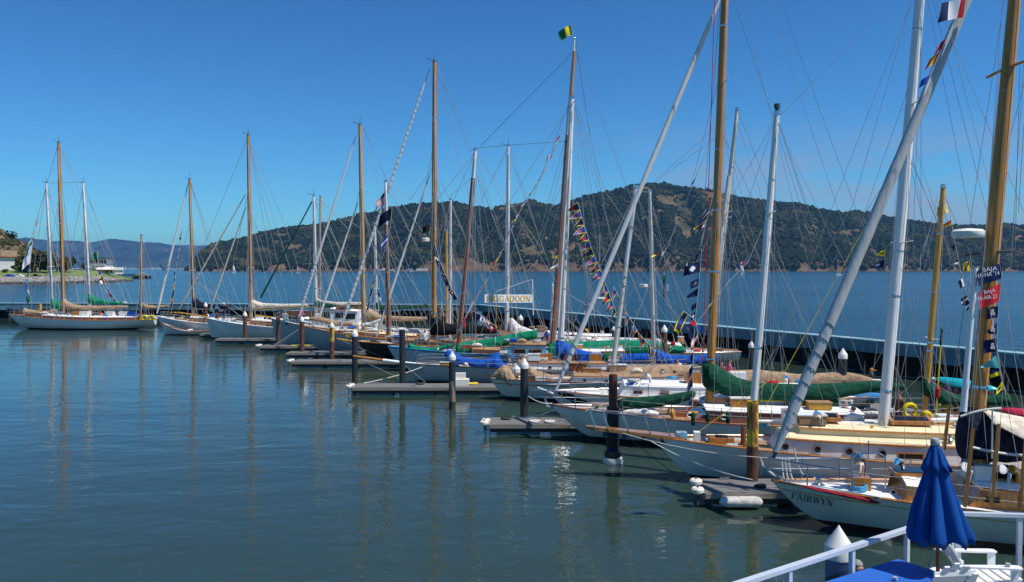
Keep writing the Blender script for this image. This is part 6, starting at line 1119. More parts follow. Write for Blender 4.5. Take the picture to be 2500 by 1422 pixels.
flag_line('little flags stepping down the forestay over the tan and forest covers', [(1600, 895), (1570, 915), (1545, 940), (1520, 970), (1490, 985), (1456, 990), (1440, 1010)], 31.5, [(.08, 12, (-22, 20), ('v', 'red', 'white', 'navy', 'yellow'), 'tri'), (.28, 14, (-28, 6), ('s', 'blue'), 'swal'), (.52, 18, (-30, 5), ('h', 'red', 'yellow'), 'rect'), (.78, 20, (-18, 14), ('g', 'navy', 'yellow'), 'tri')])
flag_line('group of flags around the navy club column, red white blue and gold', [(1668, 760), (1690, 775), (1700, 790), (1705, 830)], 31.0, [(.0, 16, (-25, 42), ('b', 'navy', 'yellow', 'blue'), 'rect'), (.4, 14, (-28, 10), ('v', 'red', 'blue'), 'tri'), (.75, 16, (-18, 26), ('us',), 'rect'), (.55, 14, (14, 6), ('s', 'blue'), 'rect')])
flag_line('two small flags low by the forest cover, white red and pink', [(1642, 815), (1650, 845), (1625, 868), (1600, 880)], 31.3, [(.15, 14, (-20, 16), ('v', 'red', 'salmon'), 'tri'), (.75, 14, (-26, 16), ('d', 'white', 'red'), 'tri')])
flag_line('yellow crescent pennant and red white blue flag right of the big wooden mast', [(1860, 560), (1826, 640), (1778, 690), (1735, 745), (1700, 790)], 31.8, [(.26, 20, (-28, 16), ('v', 'blue', 'red', 'white', 'blue'), 'pen'), (.53, 20, (-26, 22), ('d', 'yellow', 'black'), 'tri'), (.76, 16, (-18, 12), ('v', 'yellow', 'black'), 'tri')])
flag_line('yellow flag with a black S over a navy flag left of the wide white mast', [(2162, 608), (2160, 640), (2158, 665)], 26.5, [(.0, 19, (-22, 2), ('d', 'yellow', 'black'), 'pen'), (.42, 22, (-32, 8), ('d', 'navy', 'white'), 'tri')])
flag_line('yellow flag and yellow red pennant below the top of the yellow mizzen mast', [(2309, 470), (2316, 500), (2322, 540), (2332, 595), (2344, 655), (2358, 710), (2372, 760)], 32.5, [(.09, 22, (-30, 8), ('v', 'white', 'yellow', 'yellow', 'yellow', 'yellow'), 'rect'), (.23, 14, (-36, 16), ('h', 'red', 'yellow'), 'tri'), (.42, 12, (-6, 8), ('s', 'navy'), 'rect'), (.56, 12, (-22, 6), ('h', 'black', 'white'), 'tri'), (.72, 20, (-12, 6), ('v', 'white', 'navy'), 'rect'), (.86, 18, (-14, 10), ('h', 'navy', 'white', 'navy'), 'rect')])
flag_line('long white red pennant hanging in front of the island beside the yellow mizzen mast', [(2290, 475), (2278, 528), (2262, 590), (2252, 628)], 31.5, [(.4, 40, (-26, 82), ('v', 'white', 'white', 'grey', 'white'), 'rect'), (.36, 20, (-6, 14), ('s', 'red'), 'tri')])
flag_line('small flags yellow black and white navy between the yellow mizzen and the large wooden mast', [(2366, 635), (2368, 660), (2372, 735), (2376, 760)], 25, [(.02, 24, (-15, 4), ('g', 'yellow', 'black'), 'rect'), (.76, 20, (-14, 10), ('h', 'navy', 'white', 'navy'), 'rect')])
bj = flag_line('hoist of rally flags on the right of the large wooden mast, navy above red', [(2448, 640), (2444, 690), (2438, 745), (2434, 800), (2434, 860), (2440, 900), (2455, 960)], 21.2, [(.005, 40, (-68, 14), ('s', 'navy'), 'rect'), (.165, 44, (-58, 14), ('s', 'red'), 'rect'), (.335, 28, (-24, 3), ('s', 'navy'), 'rect'), (.46, 30, (-24, 6), ('s', 'navy'), 'pen'), (.58, 32, (-28, 4), ('s', 'navy'), 'rect'), (.70, 34, (-40, 12), ('s', 'teal'), 'tri'), (.80, 18, (-22, 8), ('h', 'navy', 'yellow'), 'rect'), (.90, 22, (-22, 22), ('d', 'yellow', 'black'), 'tri')])
def text_on(parent, s, px, py, Yd, hpx, m, dy=0.0, wpx=None, rot=0):
    cu = bpy.data.curves.new('t', 'FONT'); cu.body = s; cu.align_x = 'CENTER'; cu.align_y = 'CENTER'; cu.size = 1; cu.resolution_u = 2; ob = bpy.data.objects.new('t', cu); C.objects.link(ob)
    me = bpy.data.meshes.new_from_object(ob.evaluated_get(bpy.context.evaluated_depsgraph_get())); bpy.data.objects.remove(ob)
    U = Yd / F; h_ = hpx * U / .72; w0 = max(v.co.x for v in me.vertices) - min(v.co.x for v in me.vertices); sx_ = (wpx * U / w0) if wpx else h_
    c_ = P(px, py, Yd) - ORIG[parent.name]; ca, sa = math.cos(rot), math.sin(rot)
    for v in me.vertices: x, y = v.co.x * sx_, v.co.y * h_; v.co = Vector((c_.x + x * ca - y * sa, c_.y, c_.z + x * sa + y * ca))
    me.materials.append(M(m)); o = bpy.data.objects.new('lettering', me); C.objects.link(o); o.parent = parent; ORIG[o.name] = ORIG[parent.name]; return o
text_on(bj, 'BAJA', 2416, 658, 20.55, 11, 'cloth_white', wpx=36, rot=.14); text_on(bj, "HA-HA '14", 2411, 671, 20.55, 11, 'cloth_white', wpx=58, rot=.14); text_on(bj, 'BAJA', 2416, 712, 20.55, 9, 'cloth_white', wpx=28, rot=.22); text_on(bj, 'HA-HA 21', 2409, 727, 20.55, 11, 'cloth_white', wpx=50, rot=.14)
for y in (763, 803, 846): text_on(bj, '&', 2424, y, 20.75, 16, 'cloth_white', wpx=12)
flag_line('large blue white red flag at the top of the grey furled sail', [(2360, -20), (2352, 40), (2344, 60)], 20.0, [(.2, 48, (-68, 10), ('v', 'red', 'white', 'white', 'navy', 'navy'), 'rect')], name='national_flag', cat='flag')
flag_line('white, red, yellow and blue flags wrapped down the left edge of the grey furled sail', [(2340, 30), (2326, 62), (2304, 110), (2286, 150), (2264, 200), (2250, 244)], 20.2, [(.08, 50, (-12, 42), ('s', 'white'), 'rect'), (.30, 28, (-24, 16), ('s', 'red'), 'rect'), (.45, 30, (-26, 16), ('v', 'red', 'yellow', 'red'), 'rect'), (.60, 44, (-12, 36), ('s', 'white'), 'rect'), (.72, 24, (-20, 10), ('s', 'blue'), 'rect'), (.86, 24, (-12, 24), ('h', 'yellow', 'blue', 'blue'), 'rect')])
flag_line('green and gold house flag at the very top of the red brown schooner mast', [(1394, 60), (1397, 78), (1401, 100)], 56.0, [(.02, 24, (-31, 14), ('v', 'green', 'yellow', 'green', 'green'), 'rect')], name='house_flag', cat='flag')
flag_line('flags on the far left yacht forestay, orange and yellow above two large white ones', [(98, 520), (88, 560), (80, 585), (74, 640), (68, 700), (76, 738)], 94, [(.0, 32, (-8, 18), ('s', 'orange'), 'tri'), (.16, 14, (-7, 12), ('s', 'yellow'), 'tri'), (.26, 46, (-26, 36), ('g', 'white', 'green'), 'rect'), (.46, 24, (-18, 14), ('s', 'white'), 'rect'), (.6, 10, (-5, 4), ('s', 'blue'), 'rect'), (.67, 9, (-5, 4), ('s', 'navy'), 'rect'), (.74, 9, (-6, 3), ('s', 'sky'), 'rect'), (.8, 9, (-6, 3), ('s', 'blue'), 'rect'), (.86, 9, (-5, 3), ('v', 'white', 'red'), 'rect'), (.92, 15, (-9, 6), ('s', 'green'), 'rect')])
flag_line('green flag and dressing flags slanting down to the green boom cover at left', [(236, 612), (242, 650), (256, 690), (268, 712), (280, 730), (291, 740)], 95, [(.02, 20, (-10, 3), ('s', 'green'), 'rect'), (.35, 10, (-8, 4), ('s', 'blue'), 'tri'), (.44, 9, (-9, 4), ('h', 'yellow', 'navy'), 'rect'), (.51, 9, (-9, 4), ('v', 'red', 'white'), 'rect'), (.6, 9, (-4, 5), ('s', 'sky'), 'tri'), (.68, 10, (-7, 6), ('v', 'blue', 'white'), 'rect'), (.77, 10, (-7, 6), ('v', 'navy', 'red', 'white'), 'rect'), (.87, 10, (-6, 5), ('s', 'red'), 'tri')])
flag_line('dense string of tiny navy, gold and red flags by the white furled jib at left', [(445, 560), (440, 600), (430, 650), (427, 700), (423, 735), (418, 766)], 88.5, auto(15, 8, (-3, 3), [('s', 'navy'), ('d', 'navy', 'white'), ('s', 'navy'), ('s', 'white')], t0=.0, t1=.62) + auto(10, 12, (-5, 6), [('v', 'red', 'yellow'), ('h', 'yellow', 'blue'), ('s', 'navy'), ('h', 'red', 'navy'), ('s', 'yellow')], t0=.64, t1=.97))
flag_line('stars and stripes at the top of the white topped mast', [(940, 468), (938, 500)], 61.0, [(.02, 22, (-22, 22), ('us',), 'rect')], name='national_flag', cat='flag')
flag_line('dark flag above long blue and white flags on the white topped mast', [(957, 508), (954, 545), (948, 580), (940, 610), (925, 650), (915, 690), (905, 730), (897, 765)], 60.5, [(.0, 28, (-34, 16), ('v', 'black', 'navy', 'black'), 'rect'), (.13, 30, (-6, 30), ('s', 'blue'), 'tri'), (.24, 24, (-16, 16), ('h', 'blue', 'white', 'blue'), 'rect'), (.36, 22, (-7, 12), ('s', 'blue'), 'rect'), (.46, 14, (-6, 8), ('s', 'navy'), 'rect'), (.53, 14, (-6, 8), ('h', 'yellow', 'blue'), 'rect'), (.60, 14, (-6, 8), ('s', 'sky'), 'rect'), (.67, 14, (-7, 8), ('h', 'navy', 'yellow'), 'rect'), (.75, 18, (-8, 10), ('s', 'navy'), 'rect'), (.88, 22, (-8, 12), ('s', 'navy'), 'rect')])
flag_line('white flag with navy print beside the mizzen mast of the motor sailer', [(918, 700), (924, 730)], 66, [(.0, 22, (9, 16), ('q', 'white', 'navy'), 'rect')], name='club_flag', cat='flag')
flag_line('black tattered flag left of the tall mast with the black cover', [(1050, 548), (1049, 575)], 60.5, [(.05, 16, (-18, 4), ('s', 'black'), 'rect')], name='black_flag', cat='flag')
flag_line('navy and white flags stepping down right of the tall mast with the black cover', [(1063, 598), (1072, 635), (1085, 665), (1100, 700), (1118, 730)], 60.3, [(i / 11, 12, (-8, 5), (('d', 'navy', 'white'), ('s', 'navy'), ('q', 'navy', 'white'))[i % 3], 'rect') for i in range(11)])
flag_line('row of white, red and navy club flags over the black sail cover', [(1155, 760), (1180, 772), (1200, 790), (1215, 800)], 60, [(.1, 13, (-3, 15), ('s', 'navy'), 'rect'), (.3, 13, (-4, 15), ('d', 'white', 'navy'), 'rect'), (.5, 13, (-4, 15), ('d', 'white', 'red'), 'rect'), (.7, 13, (-4, 15), ('d', 'red', 'white'), 'rect'), (.88, 12, (-4, 12), ('s', 'navy'), 'rect')])
flag_line('large stars and stripes hanging limp by the thin yellow staff', [(1077, 735), (1079, 772)], 73.4, [(.02, 14, (7, 30), ('us',), 'rect')], name='national_flag', cat='flag')
flag_line('stars and stripes on the rigging above the blue covers', [(1448, 722), (1452, 775)], 48.5, [(.1, 20, (-22, 22), ('us',), 'rect')], name='national_flag', cat='flag')
flag_line('blue and white burgee beside the red brown main mast', [(1364, 622), (1362, 660)], 55.0, [(.4, 14, (-24, 12), ('h', 'navy', 'white', 'white'), 'tri'), (.0, 8, (-6, 3), ('s', 'yellow'), 'rect')], name='club_burgee', cat='flag')
flag_line('stars and stripes over a dark flag on the tiered waterfront building', [(239, 612), (239, 632)], 470, [(.02, 7, (-10, 2), ('us',), 'rect')], name='national_flag', cat='flag')
# name banner between the masts
bn = thing('name_banner', 'white banner reading BRIGADOON in gold letters hung between the masts', 'banner', P(1241, 740, 53.0))
BY = lambda px: 53.0 + (px - 1241) * 53 / F * .577
ba, bb = P(1183, 729.5, BY(1183)), P(1299, 729.5, BY(1299)); mb = MB(); mb.box((ba + bb) / 2, ((bb - ba).length, .03, 20 * 53 / F), X=bb - ba); mb.build('board', 'cloth_white', bn, False)
mb = MB(); mb.tube([P(1299.5, 682, 53.95), P(1302, 770, 53.95)], .035, 6); mb.build('pole', 'mast_white', bn); mb = MB(); mb.tube([P(1297, 683, 53.9), P(1183, 722, 52.1)], .012, 5); mb.build('guy', 'rope_white', bn)
U = 53 / F; mat('letter_gold', (.60, .37, .01), .5, .1)
w_tot = sum(ADV[c] for c in 'BRIGADOON'); k_ = 108 / w_tot
lettering('BRIGADOON', lambda x, y, e_: ba.lerp(bb, (4 + x * k_) / 116) + Vector((.012 + e_ / 2, -.02 - e_, (y - .5) * 14 * U)), 'letter_gold', bn, bold=1.5)
tc_ = thing('orange_float', 'orange rescue float hanging by the white mast', 'float', P(1210, 805, 54)); mb = MB(); mb.tube([P(1210, 793, 54), P(1210, 795, 54), P(1210, 804, 54), P(1210, 806, 54)], [.02, .065, .065, .02], 8); mb.build('body', 'cloth_orange', tc_); mb = MB(); mb.tube([P(1210, 793, 54), P(1213, 740, 54)], .012, 4); mb.build('line', 'rope_yellow', tc_)

# ================================================================== people
def person(loc, label, pose='stand', face=0.0, shirt='cloth_navy', pants='cloth_denim', hair='hair_brown', cap=None, h=1.74, long_sleeve=True, group='people on the boats and docks'):
    s = h / 1.74; sit = pose == 'sit'; dz = -.48 if sit else 0
    J = {'pel': (0, 0, .95 + dz, .135), 'spi': (0, 0, 1.14 + dz, .13), 'che': (.01, 0, 1.32 + dz, .15), 'nec': (.01, 0, 1.48 + dz, .062), 'hea': (.03, 0, 1.60 + dz, .092), 'top': (.03, 0, 1.69 + dz, .075)}
    lean = .10 if sit else .02
    for k in ('spi', 'che', 'nec', 'hea', 'top'): x, y, z, r = J[k]; J[k] = (x + lean * (z - .95 - dz) / .7, y, z, r)
    for sd, n in ((-1, 'R'), (1, 'L')):
        J['sho' + n] = (J['che'][0], sd * .185, 1.41 + dz, .068); J['elb' + n] = (.05 + lean, sd * .25, 1.16 + dz, .048); J['wri' + n] = (.24 if sit or sd > 0 else .10, sd * (.16 if sit or sd > 0 else .24), (1.02 if sit or sd > 0 else .92) + dz, .034); w_ = J['wri' + n]
        J['han' + n] = (w_[0] + .08, w_[1] - sd * .02, w_[2] - .03, .040); J['fin' + n] = (w_[0] + .15, w_[1] - sd * .03, w_[2] - .06, .020)
        J['hip' + n] = (.02, sd * .10, .90 + dz, .10)
        if sit: J['kne' + n] = (.44, sd * .14, .50, .068); J['ank' + n] = (.42, sd * .13, .09, .046); J['toe' + n] = (.58, sd * .14, .045, .04)
        else: J['kne' + n] = (.03, sd * .11, .50, .068); J['ank' + n] = (0, sd * .12, .09, .046); J['toe' + n] = (.15, sd * .14, .045, .04)
    names = list(J); idx = {k: i for i, k in enumerate(names)}
    E = [('pel', 'spi'), ('spi', 'che'), ('che', 'nec'), ('nec', 'hea'), ('hea', 'top')]
    for n in 'RL': E += [('che', 'sho' + n), ('sho' + n, 'elb' + n), ('elb' + n, 'wri' + n), ('wri' + n, 'han' + n), ('han' + n, 'fin' + n), ('pel', 'hip' + n), ('hip' + n, 'kne' + n), ('kne' + n, 'ank' + n), ('ank' + n, 'toe' + n)]
    me = bpy.data.meshes.new('p'); me.from_pydata([tuple(c * s for c in J[k][:3]) for k in names], [(idx[a], idx[b]) for a, b in E], []); ob = bpy.data.objects.new('p', me); C.objects.link(ob)
    ob.modifiers.new('s', 'SKIN'); 
    for k, v in zip(names, me.skin_vertices[0].data): r = J[k][3] * s; v.radius = (r * (.82 if k in ('pel', 'spi', 'che') else 1), r * (1.18 if k in ('pel', 'spi', 'che') else 1)); v.use_root = k == 'pel'
    sb = ob.modifiers.new('u', 'SUBSURF'); sb.levels = 1; sb.render_levels = 1
    ev = bpy.data.meshes.new_from_object(ob.evaluated_get(bpy.context.evaluated_depsgraph_get())); bpy.data.objects.remove(ob)
    root = thing('person', label, 'person', loc, group); mats = ['skin', shirt, pants, 'cloth_black']
    for q in mats: ev.materials.append(M(q))
    seg = {('pel', 'spi'): 1, ('spi', 'che'): 1, ('che', 'nec'): 1}
    Pn = np.array([J[k][:3] for k in names]) * s
    for f in ev.polygons:
        c = np.array(f.center); best = None
        for a, b in E:
            A, B = Pn[idx[a]], Pn[idx[b]]; d = B - A; t_ = max(0, min(1, np.dot(c - A, d) / np.dot(d, d))); dd = np.linalg.norm(c - A - d * t_) - .6 * s * (J[a][3] * (1 - t_) + J[b][3] * t_)
            if best is None or dd < best[0]: best = (dd, a, b, t_)
        a, b = best[1], best[2]
        m_ = 1 if (a in ('pel', 'spi', 'che') and b in ('spi', 'che') or b.startswith('sho') or a.startswith('sho') or (a.startswith('elb') and long_sleeve) or (a == 'che' and b == 'nec' and best[3] < .55)) else 2 if b[:3] in ('hip', 'kne', 'ank') else 3 if b.startswith('toe') else 0
        f.material_index = m_; f.use_smooth = True
    rot = Matrix.Rotation(face, 4, 'Z'); ev.transform(rot); body = bpy.data.objects.new('body', ev); C.objects.link(body); body.parent = root; ORIG[body.name] = ORIG[root.name]
    L0 = Vector(loc); hc = Vector(J['hea'][:3]) * s; tf = lambda v: L0 + (rot @ Vector(v))
    mb = MB(); mb.v = []; R_ = .108 * s; nseg = 12; rings = []
    for i in range(6):
        el = R(-20 + 22 * i); rr_ = R_ * math.cos(el); zz = R_ * 1.08 * math.sin(el); rings.append([tf(hc + Vector((-.022 * s + rr_ * math.cos(6.283 * j / nseg) * (.86 if math.cos(6.283 * j / nseg) > 0 else 1.0) - (.035 * s if el < .2 and math.cos(6.283 * j / nseg) > .3 else 0), rr_ * .88 * math.sin(6.283 * j / nseg), .035 * s + zz))) for j in range(nseg)])
    mb.loft(rings); mb.build('hair', cap if cap else hair, root)
    for nm, pts, r_, m_ in (('nose', [hc + Vector((.085, 0, .01)) * s, hc + Vector((.112, 0, -.02)) * s], .014, 'skin'), ('eyes', [hc + Vector((.080, -.045, .02)) * s, hc + Vector((.088, 0, .02)) * s, hc + Vector((.080, .045, .02)) * s], .010, 'cloth_black')):
        mb = MB(); mb.tube([tf(p) for p in pts], r_ * s, 6); mb.build(nm, m_, root)
    if cap: mb = MB(); mb.add([tf(hc + Vector(v) * s) for v in ((.06, -.075, .05), (.06, .075, .05), (.20, .05, .03), (.20, -.05, .03), (.06, -.075, .062), (.06, .075, .062), (.20, .05, .042), (.20, -.05, .042))], [(0, 1, 2, 3), (4, 7, 6, 5), (0, 3, 7, 4), (1, 5, 6, 2), (3, 2, 6, 7)]); mb.build('cap_brim', cap, root)
    return root
def head_at(px, py, Yd, h=1.74, sit=False):           # where the feet must be for the head to show at this pixel
    p = P(px, py, Yd); return Vector((p.x, p.y, p.z - ((1.62 - (.48 if sit else 0)) * h / 1.74)))
PEOPLE = [(2196, 963, 31.9, 'stand', 'cloth_brown', 'cloth_denim', 'hair_brown', None, 'man standing in a brown jacket and dark glasses on the ketch stern'), (2172, 988, 31.7, 'sit', 'cloth_grey', 'cloth_navy', 'hair_grey', None, 'grey haired person sitting in a grey top beside the standing man'),
    (2068, 985, 32.2, 'sit', 'cloth_grey', 'cloth_navy', 'hair_grey', None, 'person in grey seated in the ketch cockpit below the forest green cover'), (2090, 1000, 31.6, 'sit', 'cloth_navy', 'cloth_navy', 'hair_brown', None, 'person in navy bending in the ketch cockpit'), (2127, 905, 39.4, 'stand', 'cloth_black', 'cloth_black', 'cloth_black', 'cloth_orange', 'person all in black wearing an orange cap on the walkway'),
    (2277, 928, 36.0, 'stand', 'cloth_navy', 'cloth_denim', 'hair_grey', 'cloth_white', 'person in navy with a white cap beside the turquoise kayak'), (1777, 882, 43.0, 'sit', 'cloth_pink', 'cloth_grey', 'hair_brown', None, 'person in a pink patterned top beyond the big green cover'), (1762, 888, 43.5, 'sit', 'cloth_red', 'cloth_navy', 'hair_brown', None, 'person in red sitting just left of the pink one'),
    (1037, 808, 60.2, 'stand', 'cloth_white', 'cloth_brown', 'hair_sandy', None, 'fair haired person in a white shirt seen from behind on the black ketch'), (1245, 871, 53.5, 'sit', 'cloth_grey', 'cloth_navy', 'hair_brown', None, 'person in grey sitting before the blue deckhouse'), (1332, 878, 53.5, 'sit', 'cloth_denim', 'cloth_denim', 'hair_brown', None, 'person in denim sitting right of the blue deckhouse'), (1343, 874, 53.0, 'sit', 'cloth_lime', 'cloth_grey', 'hair_grey', 'cloth_white', 'person with a white hat sitting right of the blue deckhouse'),
    (1337, 803, 61.5, 'sit', 'cloth_blue', 'cloth_navy', 'hair_grey', None, 'person in blue sitting on the white sloop beyond the walkway'), (1400, 812, 61.0, 'sit', 'cloth_brown', 'cloth_navy', 'hair_brown', None, 'person sitting behind the white mast of the grey ketch'), (547, 742, 81.0, 'stand', 'cloth_black', 'cloth_denim', 'hair_grey', 'cloth_white', 'person in black with a white cap on the sloop with the cream cover'), (695, 760, 73.5, 'sit', 'cloth_grey', 'cloth_teal', 'hair_grey', None, 'grey haired person sitting on the motor sailer bow'),
    (734, 755, 73.2, 'stand', 'cloth_pink', 'cloth_navy', 'hair_brown', None, 'person in pink standing behind the bow of the motor sailer'), (247, 762, 94.8, 'sit', 'cloth_salmon', 'cloth_navy', 'hair_brown', None, 'person in salmon in the leftmost yacht cockpit'), (258, 763, 94.5, 'sit', 'cloth_sky', 'cloth_navy', 'hair_grey', None, 'person in pale blue in the leftmost yacht cockpit'), (226, 763, 94.8, 'sit', 'cloth_black', 'cloth_navy', 'hair_brown', None, 'person in black nearest the mast on the leftmost yacht'), (236, 763, 95.2, 'sit', 'cloth_navy', 'cloth_black', 'hair_brown', None, 'person in navy sitting in the middle of the leftmost yacht crew'), (290, 762, 95, 'sit', 'cloth_black', 'cloth_black', 'hair_brown', None, 'person in black nearest the stern on the leftmost yacht'), (1655, 880, 46, 'sit', 'cloth_white', 'cloth_black', 'hair_brown', None, 'person in white leaning by the blue mizzen cover')]
for i, (px, py, Yd, pose, sh, pa, ha, cap_, lab) in enumerate(PEOPLE):
    person(head_at(px, py, Yd, 1.74, pose == 'sit'), lab, pose, {0: -2.6, 8: 1.6}.get(i, random.uniform(-3, 3)), sh, pa, ha, cap_, long_sleeve=i != 8)
# landing under the terrace where one more person stands
lp = head_at(2090, 1385, 12.9); person(lp, 'grey haired person just behind the terrace glass beside the white capped pile', 'stand', -1.2, 'cloth_salmon', 'cloth_grey', 'hair_grey')
mb = MB(); mb.box(lp + Vector((.3, .2, -.06)), (2.6, 1.8, .12)); mb.box(lp + Vector((.3, .2, -.3)), (2.4, 1.6, .4)); tag(mb.build('landing_stage', 'dock_deck', None, False, org=lp), 'small floating landing stage below the terrace', 'dock')

# ================================================================== kayaks on the walkway rack, dock clutter
def kayak(p0, p1, r, m, label, hb=.2):
    d = p1 - p0; n_ = Vector((-d.y, d.x, 0)).normalized(); rings = []
    for i in range(17):
        f = i / 16; k = max(.05, math.sin(math.pi * f) ** .55); c_ = p0 + d * f + Vector((0, 0, .10 * (2 * f - 1) ** 2)); rings.append([c_ + n_ * (r * k * math.cos(a)) + Vector((0, 0, hb * k * (math.sin(a) if math.sin(a) > 0 else .55 * math.sin(a)))) for a in [6.283 * j / 12 for j in range(12)]])
    mid = (p0 + p1) / 2; root = thing('kayak', label, 'kayak', mid, 'kayaks stored on the walkway'); mb = MB(); mb.loft(rings); mb.build('hull', m, root)
    c_ = mid + Vector((0, 0, -hb * .52)); mb = MB(); mb.tube([c_ + d.normalized() * (.42 * math.cos(a)) + n_ * (.22 * math.sin(a)) for a in [6.283 * j / 16 for j in range(17)]], .025, 6); mb.build('cockpit_rim', 'black_rubber', root)
    for f in (.12, .88): c_ = p0 + d * f + Vector((0, 0, .18)); mb = MB(); mb.tube([c_ - n_ * .06, c_ + Vector((0, 0, .05)), c_ + n_ * .06], .014, 5); mb.build('grab_handle', 'black_rubber', root)
mat('kayak_aqua', (.01, .40, .46), .3, .06); mat('kayak_pink', (.45, .045, .14), .3, .06); mat('kayak_yellow', (.78, .50, .01), .3, .06); mat('kayak_red', (.5, .02, .05), .3, .06); mat('kayak_blue', (.06, .25, .52), .3, .06)
kayak(P(2282, 930, 35.2), P(2438, 958, 33.4), .42, 'kayak_aqua', 'turquoise kayak upside down on top of the rack', .28); kayak(P(2300, 953, 35.0), P(2420, 966, 33.8), .36, 'kayak_pink', 'dark pink kayak on the rack under the turquoise one', .22)
kayak(P(2288, 997, 35.4), P(2372, 1003, 34.4), .32, 'kayak_yellow', 'yellow kayak lying low behind the danbuoy pole', .26); kayak(P(2440, 1006, 34.0), P(2560, 1018, 33.2), .34, 'kayak_red', 'red kayak at the right frame edge behind the tan awning', .24); kayak(P(2060, 972, 38.9), P(2165, 972, 37.4), .4, 'kayak_blue', 'blue and white kayak on the walkway behind the green hatch covers', .26); kayak(P(2060, 968, 39.5), P(2120, 974, 38.5), .35, 'kayak_yellow', 'yellow kayak beside the blue one on the walkway', .22)
for px, Yk, lab_ in ((2330, 34.9, 'low trestle under the yellow kayak behind the danbuoy pole'), (2500, 33.6, 'low trestle under the red kayak at the frame edge'), (2112, 38.1, 'low trestle under the blue and white kayak')):
    t_ = P(px, 1000, Yk); zt_ = P(px, {2330: 1000, 2500: 1012, 2112: 972}[px], Yk).z - .12; o_ = Vector((t_.x, t_.y, .5)); mb = MB(); mb.box(o_ + Vector((0, 0, (zt_ - .5) - .04)), (.1, 1.0, .08))
    for dy in (-.4, .4): mb.box(o_ + Vector((0, dy, (zt_ - .58) / 2)), (.08, .08, zt_ - .58))
    tag(mb.build('trestle', 'dock_dark', None, False, org=o_), lab_, 'trestle')
kr = thing('kayak_rack', 'timber rack carrying the turquoise and pink kayaks', 'rack', P(2360, 1020, 34.2))
for px in (2318, 2395):
    t_ = P(px, 948, 34.6); mb = MB()
    for dy in (-.5, .5): mb.box(Vector((t_.x, t_.y + dy, (t_.z + .45) / 2)), (.09, .09, t_.z - .45))
    mb.box(Vector((t_.x, t_.y, t_.z - .05)), (.09, 1.3, .09)); mb.box(Vector((t_.x, t_.y, t_.z - .52)), (.09, 1.3, .09)); mb.build('rack_frame', 'dock_dark', kr, False)
a = DOCK[2]; sbp = P(1128, 940, a[0].y + .9); sbp.z = .46; st_ = thing('boarding_steps', 'white plastic boarding steps on the dock beside the worn pile', 'steps', sbp); mb = MB(); mb.box(sbp + Vector((0, 0, .17)), (.8, .6, .34)); mb.build('lower_step', 'cap_white', st_, False); mb = MB(); mb.box(sbp + Vector((-.08, .1, .5)), (.55, .4, .32)); mb.build('upper_step', 'cap_white', st_, False)
sb2 = P(628, 800, 81.0); sb2.z = .46; st_ = thing('boarding_steps', 'white boarding steps against the sloop with the cream boom cover', 'steps', sb2)
for k in range(3): mb = MB(); mb.box(sb2 + Vector((.25 * k - .3, 0, .42 - .0 * k)) if False else sb2 + Vector((.3 * k, 0, (.9 - .3 * k) / 2)), (.3, .6, .9 - .3 * k)); mb.build('step', 'cap_white', st_, False)
def coil(c_, r, m, label, n=4):
    mb = MB(); pts = []
    for i in range(n * 14): a_ = i / 14 * 6.283; rr_ = r * (.55 + .45 * ((i * 7919) % 13) / 13); pts.append(c_ + Vector((rr_ * math.cos(a_), rr_ * .8 * math.sin(a_), .02 + .012 * (i / 14))))
    mb.tube(pts, .018 + .0002 * c_.y, 5); return tag(mb.build('rope_coil', m, None, org=c_), label, 'rope')
d0, d1, d2 = DOCK[0][0], DOCK[1][0], DOCK[2][0]
coil(d1 + Vector((1.9, .35, .47)), .30, 'rope_white', 'white line coiled round the foot of the tall white capped pile'); coil(d1 + Vector((2.55, .3, .47)), .28, 'rope_white', 'loose white line right of the tall white capped pile'); coil(d1 + Vector((3.7, 1.0, .47)), .24, 'rope_white', 'flat white coil near the bow of the mahogany cabin ketch'); coil(d1 + Vector((.7, 1.05, .47)), .28, 'black_rubber', 'black hose coil at the end of the dock with the tall white capped pile'); coil(d0 + Vector((1.75, .5, .47)), .2, 'black_rubber', 'dark line coiled at the foot of the flaking yellow pile'); coil(d2 + Vector((6.6, 1.1, .47)), .35, 'rope_yellow', 'yellow line in a heap on the dock with the white steps'); coil(d2 + Vector((3.6, 1.1, .47)), .3, 'black_rubber', 'dark line at the foot of the tall charcoal pile')
d5 = DOCK[5][0]; mb = MB(); mb.tube([d5 + Vector((2.6 + i * .5, .2 + .04 * (i % 2), .50)) for i in range(11)], .05, 6); tag(mb.build('yellow_hose', 'cloth_yellow', None, org=d5), 'yellow hose along the edge of the dock behind the yellow topped pile', 'hose')
fender(d5 + Vector((5.9, -.14, .28)), d5 + Vector((7.3, -.14, .28)), .15, 'bumper_white', 'left white fender on the edge of the dock with the yellow hose', 'white dock edge fenders'); fender(d5 + Vector((7.8, -.14, .28)), d5 + Vector((9.2, -.14, .28)), .15, 'bumper_white', 'right white fender on the edge of the dock with the yellow hose', 'white dock edge fenders')
def rope(p0, p1, sag, r, label, m='rope_white'):
    pts = [p0.lerp(p1, i / 10) - Vector((0, 0, sag * 4 * i / 10 * (1 - i / 10))) for i in range(11)]; mb = MB(); mb.tube(pts, r, 5, cap=False); return tag(mb.build('mooring_rope', m, None, org=p0), label, 'rope')
rope(P(1040, 893, 49.9), P(888, 936, 46.4), .1, .022, 'mooring rope from the light grey ketch bow to the dock with blue floats'); rope(P(733, 800, 67), P(686, 840, 70), .05, .025, 'mooring rope from the blue grey sloop to the bare brown pile')
rope(Vector((d1.x + 1.0, d1.y + 1.4, .5)), P(1352, 1002, 33.2), .12, .02, 'mooring rope from the grey white ketch bow to the black pile dock')

